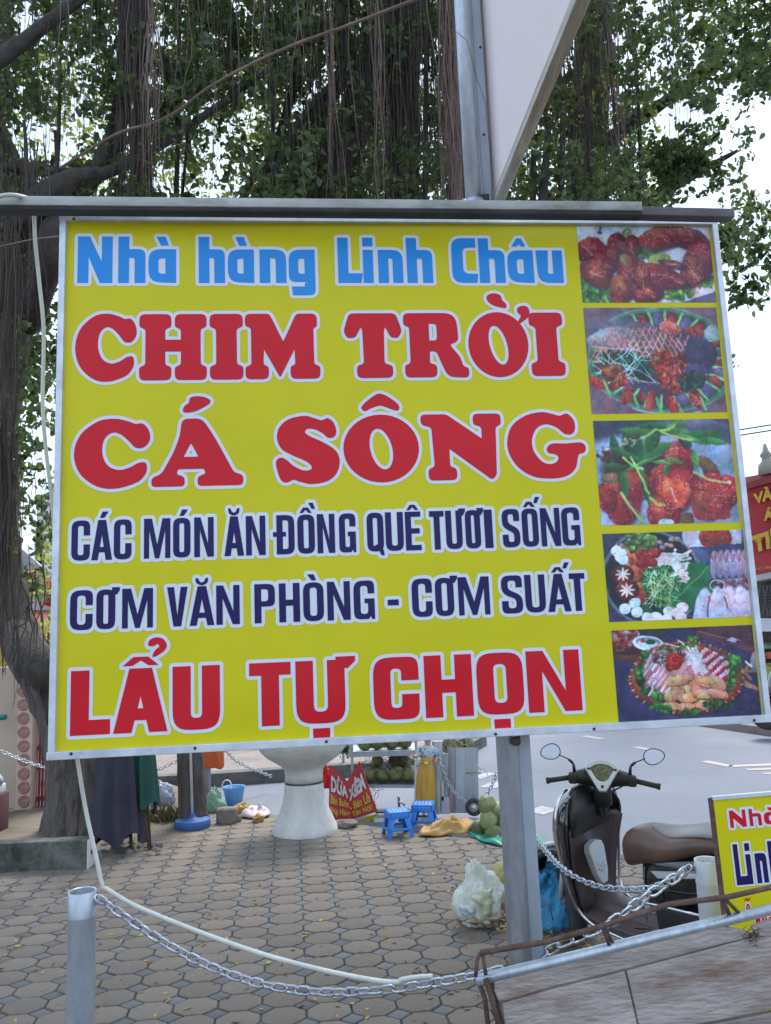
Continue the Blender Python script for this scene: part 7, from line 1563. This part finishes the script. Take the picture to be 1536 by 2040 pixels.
pq = [at(x, y, Ys + .03) for x, y in ((830, 1535), (842, 1535), (842, 1518), (830, 1518))]; text_quad('poster_text', 'HỘ', pq, mat('blue_ink', (.08, .2, .5), .6), ms)
vp = at(950, 1523, Yv - .1); t = thing('trestle_leg', 'thin grey tube leaning beside the metal sheets, topped by bent wire', 'tube', V(vp.x, vp.y, 0)); MB().tube([vp, V(gz(955, 1625).x, vp.y, .0)], .012, 8).build('tube', M_galvd, t)
MB().tube([at(935, 1535, Yv - .1), at(950, 1530, Yv - .1), at(965, 1531, Yv - .1), at(972, 1545, Yv - .1)], .003, 5).tube([at(928, 1540, Yv - .1), at(945, 1537, Yv - .12), at(958, 1541, Yv - .1)], .009, 6).build('bent_wire', M_straw, t)
wt = at(945, 1624, Yv - .25); t = thing('cart_wheel', 'small dark rubber wheel at the end of the white base bar', 'wheel', V(wt.x, wt.y, 0)); MB().tube([V(wt.x + math.cos(a) * .06, wt.y, .08 + math.sin(a) * .06) for a in [6.283 * k / 20 for k in range(21)]], .02, 8).build('tyre', M_rub, t); MB().ico((wt.x, wt.y, .08), .03, sc=(1, .5, 1)).build('hub', M_silv, t)
chain([at(868, 1492, Ys - .06), at(878, 1520, Ys - .06), at(893, 1560, Ys - .06), at(915, 1588, Ys - .08), at(940, 1601, Ys - .1), at(958, 1597, Ys - .1), at(972, 1580, Ys - .1), at(984, 1555, Ys - .1), at(992, 1535, Ys - .1)], 'distant chain slung in front of the upright metal sheets to the coconut heap', L=.045, wd=.028, r=.005, joined=True)
chain([at(-20, 1487, 8), at(30, 1508, 8), at(60, 1520, 8), at(102, 1533, 8)], 'distant chain crossing the cream pillar at the left edge', L=.05, wd=.03, r=.005, joined=True)
chain([at(312, 1535, 9), at(340, 1522, 9), at(370, 1505, 9), at(395, 1490, 9)], 'distant chain rising towards the post with the orange cloth', L=.05, wd=.03, r=.005, joined=True)
chain([at(445, 1490, 9), at(470, 1515, 9.2), at(510, 1535, 9.4), at(545, 1548, 9.6)], 'distant chain hanging across the far pavement left of the planter', L=.05, wd=.03, r=.005, joined=True)

# ------------------------------------------------------------------ figure in the mustard dress
Yf = Ys - .10; fb = at(852, 1618, Yf); fig = thing('figure', 'slender doll-like figure in a pale shirt and long mustard dress behind the rear stool', 'doll', V(fb.x, Yf, 0))
def fp(x, y, o=0.): return at(x, y, Yf + o)
kk = Yf / F
def skin_body(name, V_, E_, R_, m, root=0):
    me = bpy.data.meshes.new(name); me.from_pydata([tuple(p - fig.location) for p in V_], E_, []); me.materials.append(m)
    o = bpy.data.objects.new(name, me); COL.objects.link(o); o.parent = fig
    o.modifiers.new('sk', 'SKIN'); sd = me.skin_vertices[0].data
    for i, r in enumerate(R_): sd[i].radius = (r, r * .85); sd[i].use_root = (i == root)
    q = o.modifiers.new('ss', 'SUBSURF'); q.levels = 2; q.render_levels = 2
    return o
hx, hy = 852, 1466
skin_body('body', [fp(853, 1540), fp(853, 1520), fp(852, 1500), fp(852, 1488), fp(852, 1478), fp(852, 1464), fp(852, 1450), fp(838, 1494), fp(832, 1505, -.01), fp(826, 1508, -.05), fp(822, 1505, -.08), fp(865, 1494), fp(871, 1508, -.01), fp(867, 1520, -.05),
                   fp(846, 1560), fp(845, 1600), fp(844, 1630), fp(842, 1634, -.04), fp(858, 1560), fp(858, 1600), fp(858, 1630), fp(860, 1634, -.04)],
          [(0, 1), (1, 2), (2, 3), (3, 4), (4, 5), (5, 6), (2, 7), (7, 8), (8, 9), (9, 10), (2, 11), (11, 12), (12, 13), (0, 14), (14, 15), (15, 16), (16, 17), (0, 18), (18, 19), (19, 20), (20, 21)],
          [q * kk for q in (12, 10, 12, 5, 8, 10.5, 8, 5, 4, 3.2, 2.6, 5, 4, 3, 7, 5, 3.2, 2.8, 7, 5, 3.2, 2.8)], M_skin)
MB().ico(fp(852, 1456, .005), 12 * kk, sc=(1, 1, 1.05), nz=.1, lv=3).build('hair', M_hair, fig)
for s in (-1, 1): MB().ico(fp(852 + s * 4, 1465, -.062), 1.4 * kk, lv=2).build('eye', M_blkm, fig)
MB().ico(fp(852, 1469, -.068), 1.8 * kk, lv=2).build('nose', M_skin, fig); MB().ico(fp(852, 1475, -.05), 2.4 * kk, sc=(1.2, .5, .5), lv=2).build('mouth', M_stripe, fig)
def cloth(name, secs, m, folds=0, amp=0.):
    rings = []
    for k, (x, y, rx, ry) in enumerate(secs):
        c = fp(x, y); s = k / (len(secs) - 1); rings.append([c + V(math.cos(a) * rx * kk * (1 + amp * s * math.sin(folds * a + k * .15)), math.sin(a) * ry * kk * (1 + amp * s * math.sin(folds * a + k * .15)), 0) for a in [6.283 * j / 40 for j in range(40)]])
    o = MB().loft(rings, cap=False).build(name, m, fig); q = o.modifiers.new('s', 'SOLIDIFY'); q.thickness = .003; return o
cloth('shirt', [(852, 1484, 6, 5), (852, 1488, 12, 8), (852, 1494, 15, 10), (852, 1502, 14.5, 10), (852, 1511, 12.5, 9.5)], M_shirt)
for x0, x1, x2 in ((840, 835, 832), (864, 869, 871)): MB().tube([fp(x0, 1491), fp(x1, 1498), fp(x2, 1506, -.01)], [6.5 * kk, 6 * kk, 5.5 * kk], 12, cap=False).build('sleeve', M_shirt, fig)
cloth('dress', [(852, 1508, 13, 10), (851, 1516, 12, 9.5), (850, 1522, 12, 9.5), (849, 1532, 14.5, 11), (848, 1548, 16.5, 12), (848, 1570, 17.5, 12.5), (848, 1590, 18, 13), (848, 1606, 18, 13)], M_dress, 9, .09)
MB().box(fp(849, 1520, -.058), (.03, .006, .022)).build('belt_buckle', mat('buckle', (.7, .6, .5), .4), fig, bevel=.002)
MB().tube([fp(849 + math.cos(a) * 12.6, 1520, math.sin(a) * 9.9 * kk) for a in [6.283 * k / 24 for k in range(25)]], .007, 5).build('belt', M_dress, fig)

# ------------------------------------------------------------------ red folded placard
Yr = gz(690, 1640).y + .12
pk = thing('folded_placard', 'creased red placard with white and yellow Vietnamese words leaning beside the planter', 'placard', V(at(690, 1630, Yr).x, Yr, 0))
def pp(x, y, o): return at(x, y, Yr + (.07 - .0020 * (696 - x) if x < 696 else .07 - .0021 * (x - 696)) + (o if abs(o) > .5 else 0))
Lq = [pp(655, 1633, -.02), pp(699, 1633, .06), pp(692, 1556, .08), pp(657, 1523, .0)]; Rq = [pp(699, 1633, .06), pp(752, 1617, -.04), pp(716, 1516, -.02), pp(692, 1556, .08)]
for Q in (Lq, Rq):
    n = (Q[1] - Q[0]).cross(Q[3] - Q[0]).normalized(); n = n if n.y > 0 else -n
    MB().add(Q + [q + n * .006 for q in Q], [(0, 1, 2, 3), (7, 6, 5, 4), (0, 4, 5, 1), (1, 5, 6, 2), (2, 6, 7, 3), (3, 7, 4, 0)]).build('panel', M_redp, pk, smooth=False)
def bil(Q, u0, v0, u1, v1, s0=0., s1=0.):
    f = lambda u, v: (Q[0] * (1 - u) + Q[1] * u) * (1 - v) + (Q[3] * (1 - u) + Q[2] * u) * v
    return [f(u0, v0), f(u1, v0 + s0), f(u1, v1 + s1), f(u0, v1)]
M_ptx = mat('placard_white', (.66, .66, .70), .6, c2=(.4, .4, .42), scale=30); M_pty = mat('placard_yellow', (.62, .48, .05), .6)
text_quad('placard_text', 'DỪA', bil(Lq, .06, .52, .94, .92, .02, -.02), M_ptx, pk, .05, depth=.012)
text_quad('placard_text', 'XIÊM', bil(Rq, .04, .46, .92, .82, .03, .06), M_ptx, pk, .05, depth=.012)
text_quad('placard_text', 'Bán Buôn', bil(Lq, .06, .30, .94, .47), M_pty, pk, .02, depth=.012); text_quad('placard_text', 'Ship Hàng', bil(Lq, .04, .06, .96, .24), M_pty, pk, .02, depth=.012)
text_quad('placard_text', '- Bán Lẻ', bil(Rq, .04, .22, .92, .42), M_pty, pk, .02, depth=.012); text_quad('placard_text', 'Tận Nơi!', bil(Rq, .1, .03, .9, .19), M_pty, pk, .02, depth=.012)
Q = [at(712, 1638, Yr + .09), at(757, 1638, Yr), at(753, 1620, Yr), at(712, 1636, Yr + .09)]
t = thing('green_card', 'lime green card with a red number poking out under the red placard', 'card', V(pp(735, 1638, -.03).x, Yr, 0)); MB().add(Q + [q + V(0, .004, 0) for q in Q], [(0, 1, 2, 3), (7, 6, 5, 4), (1, 5, 6, 2), (2, 6, 7, 3)]).build('card', mat('lime_card', (.42, .48, .03), .6), t, smooth=False)
text_quad('card_number', '12', [at(738, 1637.5, Yr), at(749, 1637.5, Yr), at(749, 1631, Yr), at(738, 1631, Yr)], M_redp, t, .03)
c = gz(688, 1652); t = thing('rock', 'dark flat rock lying at the foot of the red placard', 'rock', c); MB().ico(c + V(0, .05, .03), size(24, c.y), sc=(1, .6, .38), nz=.4, seed=2, lv=3).build('rock', M_stone, t)
t = bag('plastic_bag', 'bright red plastic bag hanging behind the left edge of the placard', 'bag', 649, 1575, 24, 44, M_bagr, 6, .3, base=V(at(649, 1570, Yr + .12).x, Yr + .12, at(649, 1570, Yr + .12).z))

# ------------------------------------------------------------------ odds and ends at the plaza edge, left of the planter
c = gz(448, 1645); t = thing('log_stump', 'short barkless log section standing at the plaza edge', 'stump', c); k_ = size(1, c.y)
MB().lathe([(20 * k_, 0), (21 * k_, .02), (20.5 * k_, 24 * k_), (19 * k_, 28 * k_), (0, 29 * k_)], V(c.x, c.y + .1, 0), 20, 1, .8).build('stump', M_stone, t)
c = gz(474, 1640); t = thing('rock', 'small round stone right beside the log section', 'rock', c); MB().ico(c + V(0, .05, .03), .035, nz=.4, lv=2).build('rock', M_stone, t)
bag('plastic_bag', 'pale green plastic bag by the slim dark trunk', 'bag', 428, 1618, 42, 42, M_bagg, 12, .4, depth=.7)
c = gz(462, 1608); t = thing('plastic_basket', 'light blue plastic basket with a ring handle at the plaza edge', 'basket', V(c.x, c.y + .12, 0)); k_ = size(1, c.y)
MB().lathe([(15 * k_, 0), (21 * k_, 33 * k_), (22 * k_, 34 * k_), (20 * k_, 33 * k_), (14 * k_, .01), (0, .01)], t.location, 24).build('basket', M_bagbb, t)
h0 = V(t.location.x - .07, t.location.y - .02, 36 * k_); MB().tube([h0 + V(math.cos(a) * 9 * k_, 0, math.sin(a) * 11 * k_) for a in [6.283 * k / 16 for k in range(17)]], .007, 6).build('handle', M_white, t)
bag('plastic_bag', 'yellow plastic bag lying right of the blue basket', 'bag', 484, 1622, 38, 22, M_ytarp if False else film('amber_film', (.62, .42, .10)), 14, .4, knot=False)
sheet('cloth', 'crumpled lilac and white cloth dropped at the plaza edge', 'cloth', [(474, 1632), (490, 1618), (520, 1612), (540, 1620), (536, 1630), (512, 1636)], .08, mat('lilac_cloth', (.50, .38, .46), .8, c2=(.62, .56, .60), scale=6), 4)
bag('plastic_bag', 'small brown paper bag at the end of the lilac cloth', 'bag', 515, 1638, 22, 16, M_ytarp, 16, .4, knot=False)
bag('plastic_sack', 'bluish white plastic sack behind the green folded parasol', 'sack', 322, 1606, 56, 46, film('bluish_film', (.46, .50, .60), c2=(.30, .33, .42)), 18, .3, knot=False)
for x, yt, Y, w, lb in ((412, 1480, 8.9, 15, 'grey roadside post carrying the orange cloth'), (522, 1478, 12.4, 12, 'distant grey post on a white footing at the far kerb'), (684, 1510, 10.5, 5, 'thin dark post behind the red placard')):
    p = at(x, yt, Y); t = thing('roadside_post', lb, 'post', V(p.x, Y, RZ)); MB().lathe([(size(w, Y) / 2, 0), (size(w, Y) / 2, p.z + .5 - RZ), (0, p.z + .51 - RZ)], t.location, 14).build('pole', M_galvd, t)
    if w == 12: MB().lathe([(.13, 0), (.12, .06), (.05, .09), (0, .09)], V(p.x, Y, RZ + .13), 14).build('footing', M_wht, t)
Yo = 8.8; t = thing('orange_cloth', 'orange cloth bag draped over the roadside post, just under the board', 'bag', at(424, 1500, Yo))
P4 = [(396, 1478), (446, 1478), (447, 1527), (440, 1534), (428, 1530), (400, 1532)]
fr = [at(x, y, Yo - .08 + .03 * math.sin(x * .3)) for x, y in P4]; bk = [at(x, y, Yo + .10) for x, y in P4]; nP = len(P4)
MB().add(fr + bk, [tuple(reversed(range(nP))), tuple(range(nP, 2 * nP))] + [(i, (i + 1) % nP, nP + (i + 1) % nP, nP + i) for i in range(nP)]).build('cloth', M_orange, t, bevel=.02)
MB().tube([at(430, 1485, Yo - .1), at(436, 1510, Yo - .11), at(430, 1530, Yo - .1)], .008, 5).build('fold', M_orange, t)

# ------------------------------------------------------------------ left background: pillar, wall, iron fence, red-roofed house, tower
Yl = gz(48, 1617).y
t = thing('gate_pillar', 'peach gate pillar with a column of round terracotta medallions', 'pillar', V(at(48, 1600, Yl).x, Yl, 0))
a, b = at(33, 1500, Yl), at(63, 1500, Yl); zt = at(48, 1330, Yl).z; MB().box(((a.x + b.x) / 2, Yl + .12, zt / 2), (b.x - a.x, .24, zt)).build('shaft', M_peach, t, smooth=False, bevel=.01)
for k in range(9):
    y = 1596 - k * 27.5; p = at(48 + (.0 - k) * .2, y, Yl); mb = MB().lathe([(.062, 0), (.062, .008), (.052, .014), (.045, .008), (.02, .016), (0, .018)], seg=20); R = Matrix.Rotation(math.pi / 2, 4, 'X'); mb.v = [R @ q for q in mb.v]
    o = inst('medallion', mb.mesh('medallion', M_medal), t, V(p.x, Yl - .002, p.z) - t.location)
t = thing('compound_wall', 'cream rendered wall left of the medallion pillar', 'wall', V(at(0, 1600, Yl).x, Yl + .1, 0))
a, b = at(-260, 1500, Yl + .1), at(32.5, 1500, Yl + .1); zt = at(10, 1330, Yl).z; MB().box(((a.x + b.x) / 2, Yl + .22, zt / 2), (b.x - a.x, .2, zt)).build('wall', M_cream, t, smooth=False)
MB().tube([at(-6, 1430, Yl - .05), at(12, 1428, Yl - .05)], .03, 8).build('green_bracket', M_gtarp, t)
fe = thing('iron_fence', 'maroon iron fence of upright bars right of the medallion pillar', 'fence', V(at(85, 1600, Yl).x, Yl + .15, 0)); zt = at(85, 1335, Yl).z
a, b = at(64, 1500, Yl + .15), at(140, 1500, Yl + .15)
for i, z in enumerate((.10, .42, .62, .95, 1.15, zt)): MB().box(((a.x + b.x) / 2, Yl + .15, z), (b.x - a.x, .04, .045)).build('rail', M_fence, fe, smooth=False)
nb_ = 12
for k in range(nb_): MB().box((a.x + (b.x - a.x) * (k + .5) / nb_, Yl + .15, zt / 2), (.022, .022, zt)).build('bar', M_fence, fe, smooth=False)
MB().box((at(92, 1500, Yl).x, Yl + .12, zt / 2), (.09, .08, zt + .1)).build('post', M_fence, fe, smooth=False)
# silver bowl on red crate at the very edge
t = thing('tank', 'shiny silver rounded tank end on a dark red box at the left edge', 'tank', V(at(0, 1620, 7.6).x, 7.6, 0)); p = at(-22, 1557, 7.6); rr = size(17, 7.6)
mb = MB(); mb.tube([p + V(-.6, 0, 0), p + V(.03, 0, 0), p + V(.08, 0, 0), p + V(.115, 0, 0), p + V(.13, 0, 0)], [rr, rr, rr * .9, rr * .5, .005], 20).build('tank', M_galv, t)
MB().box((p.x - .25, 7.6, .18), (.75, .3, .36)).build('box', mat('dark_red_box', (.10, .03, .04), .7), t, bevel=.01); MB().box((p.x - .25, 7.58, .40), (.72, .26, .08)).build('white_shelf', M_wht, t, bevel=.01)
# house
hs = thing('house', 'low house with red tiled roof, white wall and red and yellow bands behind the fence', 'house', V(-8.2, 15, 0))
def hq(pts, Y, th, m, nm):
    P = [at(x, y, Y) for x, y in pts]; n = len(P); MB().add(P + [q + V(0, th, 0) for q in P], [tuple(range(n)), tuple(range(2 * n - 1, n - 1, -1))] + [(i, n + i, n + (i + 1) % n, (i + 1) % n) for i in range(n)]).build(nm, m, hs, smooth=False)
Yh = 15.0
hq([(-260, 1140), (175, 1140), (175, 1620), (-260, 1620)], Yh + .3, 4, M_wallw, 'wall')
P = [at(-260, 1165, Yh - .3), at(180, 1165, Yh - .3), at(170, 1050, Yh + 2.5), at(-120, 1075, Yh + 2.5)]
def hroof(P, m, nm, th=.12):
    n = len(P); MB().add(P + [q - V(0, 0, th) for q in P], [tuple(range(n)), tuple(range(2 * n - 1, n - 1, -1))] + [(i, n + i, n + (i + 1) % n, (i + 1) % n) for i in range(n)]).build(nm, m, hs, smooth=False)
hroof([at(-260, 1142, Yh - .3), at(78, 1142, Yh - .3), at(30, 1092, Yh + 1.6), at(-260, 1092, Yh + 1.6)], M_rooft, 'roof')
hq([(-260, 1136), (82, 1128), (30, 1082), (26, 1088), (74, 1132), (-260, 1142)], Yh - .35, .1, mat('grey_verge', (.4, .4, .42), .8), 'verge')
hroof([at(-260, 1262, Yh - 1.4), at(180, 1262, Yh - 1.4), at(180, 1215, Yh + .2), at(-260, 1215, Yh + .2)], M_rooft, 'canopy')
hq([(-260, 1262), (180, 1262), (180, 1290), (-260, 1290)], Yh - 1.2, .3, mat('coral_band', (.52, .22, .16), .8), 'fascia')
hq([(-260, 1290), (180, 1290), (180, 1330), (-260, 1330)], Yh - 1.1, .3, M_yelw, 'yellow_band')
hq([(64, 1420), (180, 1420), (180, 1500), (64, 1500)], Yh - 1.0, .1, M_win, 'window')
hq([(40, 1160), (60, 1160), (60, 1205), (40, 1205)], Yh + .27, .04, M_win, 'window')
for k in range(3): p = at(101, 1165 + k * 17, Yh - 1.5); MB().lathe([(.02, -.08), (.1, -.05), (.12, 0), (.1, .05), (.02, .08)], p, 14).build('red_lantern', M_bagr, hs)
tw = thing('tower_block', 'pale tower block fading in the distance behind the left tree', 'building', at(100, 1040, 60)); 
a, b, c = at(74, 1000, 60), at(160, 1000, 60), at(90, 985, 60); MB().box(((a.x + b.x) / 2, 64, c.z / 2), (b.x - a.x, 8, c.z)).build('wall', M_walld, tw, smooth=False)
a, b, c = at(58, 1050, 59), at(74, 1050, 59), at(60, 1048, 59); MB().box(((a.x + b.x) / 2, 63, c.z / 2), (b.x - a.x, 6, c.z)).build('side_block', mat('grey_block', (.42, .43, .45), .8), tw, smooth=False)
for i in range(4):
    for j in range(3): p = at(84 + i * 9, 1005 + j * 18, 59.98); MB().box(p, (.18 * 1, .05, .4)).build('window', M_win, tw, smooth=False)
# young plant with thin stems before the house
yp = thing('young_tree', 'thin stemmed young tree in front of the red-roofed house', 'tree', V(at(85, 1500, 12).x, 12, 0))
MB().tube([at(84, 1560, 12), at(82, 1400, 12), at(86, 1300, 12), at(80, 1180, 12)], [.03, .025, .02, .012], 6).tube([at(83, 1340, 12), at(95, 1290, 12), at(98, 1230, 12)], .012, 5).tube([at(84, 1320, 12), at(70, 1280, 12), at(64, 1240, 12)], .012, 5).build('stem', M_wood2, yp)
cc = []
for x, y, s, n in ((98, 1070, 10, 3), (98, 1110, 9, 3), (88, 1175, 12, 4), (76, 1235, 14, 3), (95, 1270, 10, 2)):
    for _ in range(n): cc.append(np.array(at(x + NP.normal() * s, y + NP.normal() * s, 12 + NP.normal() * .3)) + NP.normal(size=(24, 3)) * .09)
v, q = leaves_arr(np.concatenate(cc), .11, .5); o = inst('foliage', arr_mesh('foliage', v - np.array(yp.location), q, M_leaf2), yp); o['kind'] = 'stuff'

# ------------------------------------------------------------------ right background: red shop with gold letters
Yq = 15.5
sh = thing('shop', 'red fronted gold shop with raised gold letters and dark grilles across the road', 'shop', V(at(1536, 1400, Yq).x, Yq, RZ))
sd_ = V(math.cos(math.radians(-38)), math.sin(math.radians(-38)), 0)      # front runs towards the camera on the right
def shp(x, y, o=0.): 
    """pixel on the shop-front plane, o metres proud of it"""
    nrm = V(sd_.y, -sd_.x, 0); nrm = nrm if nrm.y < 0 else -nrm; p0 = at(1478, 1100, Yq) + nrm * o
    r = ray(x, y); return EYE + r * ((p0 - EYE).dot(nrm) / r.dot(nrm))
def sq(pts, o, th, m, nm):
    nrm = V(sd_.y, -sd_.x, 0); nrm = nrm if nrm.y < 0 else -nrm
    P = [shp(x, y, o) for x, y in pts]; n = len(P); return MB().add(P + [q - nrm * th for q in P], [tuple(range(n)), tuple(range(2 * n - 1, n - 1, -1))] + [(i, n + i, n + (i + 1) % n, (i + 1) % n) for i in range(n)]).build(nm, m, sh, smooth=False)
sq([(1481, 975), (1700, 905), (1700, 1105), (1501, 1146)], 0, .3, M_redp, 'sign_face')
sq([(1470, 968), (1700, 893), (1700, 915), (1482, 976)], .12, .5, mat('dark_red_cornice', (.30, .05, .05), .7), 'cornice')
sq([(1474, 952), (1510, 946), (1560, 925), (1700, 880), (1700, 900), (1478, 972)], -.2, .8, mat('pink_roof', (.50, .20, .20), .7), 'roof')
sq([(1500, 1147), (1700, 1106), (1700, 1122), (1502, 1158)], .15, .6, mat('white_canopy', (.5, .5, .52), .6), 'canopy_edge')
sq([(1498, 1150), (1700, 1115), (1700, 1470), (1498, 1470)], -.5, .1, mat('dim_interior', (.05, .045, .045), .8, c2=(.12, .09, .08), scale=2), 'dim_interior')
sq([(1500, 1232), (1700, 1232), (1700, 1258), (1500, 1258)], .05, .3, M_wht, 'shutter_box')
for k in range(11):
    y = 1168 + k * 6; sq([(1499, y), (1700, y - 10), (1700, y - 8.5), (1499, y + 1.5)], -.1, .03, M_gate, 'grille_bar')
for k in range(6):
    x = 1504 + k * 14; sq([(x, 1165), (x + 10, 1225), (x + 12.5, 1225), (x + 2.5, 1165)], -.08, .03, M_gate, 'grille_bar'); sq([(x + 10, 1165), (x, 1225), (x + 2.5, 1225), (x + 12.5, 1165)], -.06, .03, M_gate, 'grille_bar')
for x, y, w, h, c in ((1506, 1282, 60, 12, (.12, .3, .14)), (1512, 1300, 50, 14, (.5, .1, .06)), (1516, 1322, 60, 30, (.35, .38, .1)), (1520, 1356, 50, 10, (.5, .5, .52)), (1524, 1372, 60, 14, (.1, .16, .35)), (1528, 1396, 60, 12, (.5, .4, .2)), (1526, 1414, 60, 34, (.12, .08, .06))):
    sq([(x, y), (x + w, y - 3), (x + w, y + h - 3), (x, y + h)], -.3, .15, mat('goods_%d_%d' % (x, y), c, .6, c2=tuple(q * .4 for q in c), scale=9, lo=.45, hi=.55), 'shop_goods')
for body, q in (('VÀNG', ((1505, 1006), (1580, 984), (1580, 951), (1502, 981))), ('ÁNH', ((1524, 1039), (1580, 1026), (1580, 1000), (1522, 1015))), ('TIẾN', ((1505, 1102), (1590, 1078), (1590, 1020), (1497, 1052)))):
    text_quad('raised_letters', body, [shp(x, y, .02) for x, y in q], M_gold, sh, .05, depth=.10)
text_quad('address_line', 'ĐC: Phố Đông', [shp(1503, 1139, .02), shp(1570, 1128, .02), shp(1570, 1120, .02), shp(1502, 1131, .02)], M_gold, sh, .02, depth=.01)
p = shp(1528, 925, -.1); MB().lathe([(.18, -.2), (.16, 0), (.10, .06), (.08, .12), (.12, .18), (.06, .26), (.03, .40), (0, .42)], p, 14).build('roof_ornament', mat('stone_ornament', (.38, .36, .30), .9), sh)
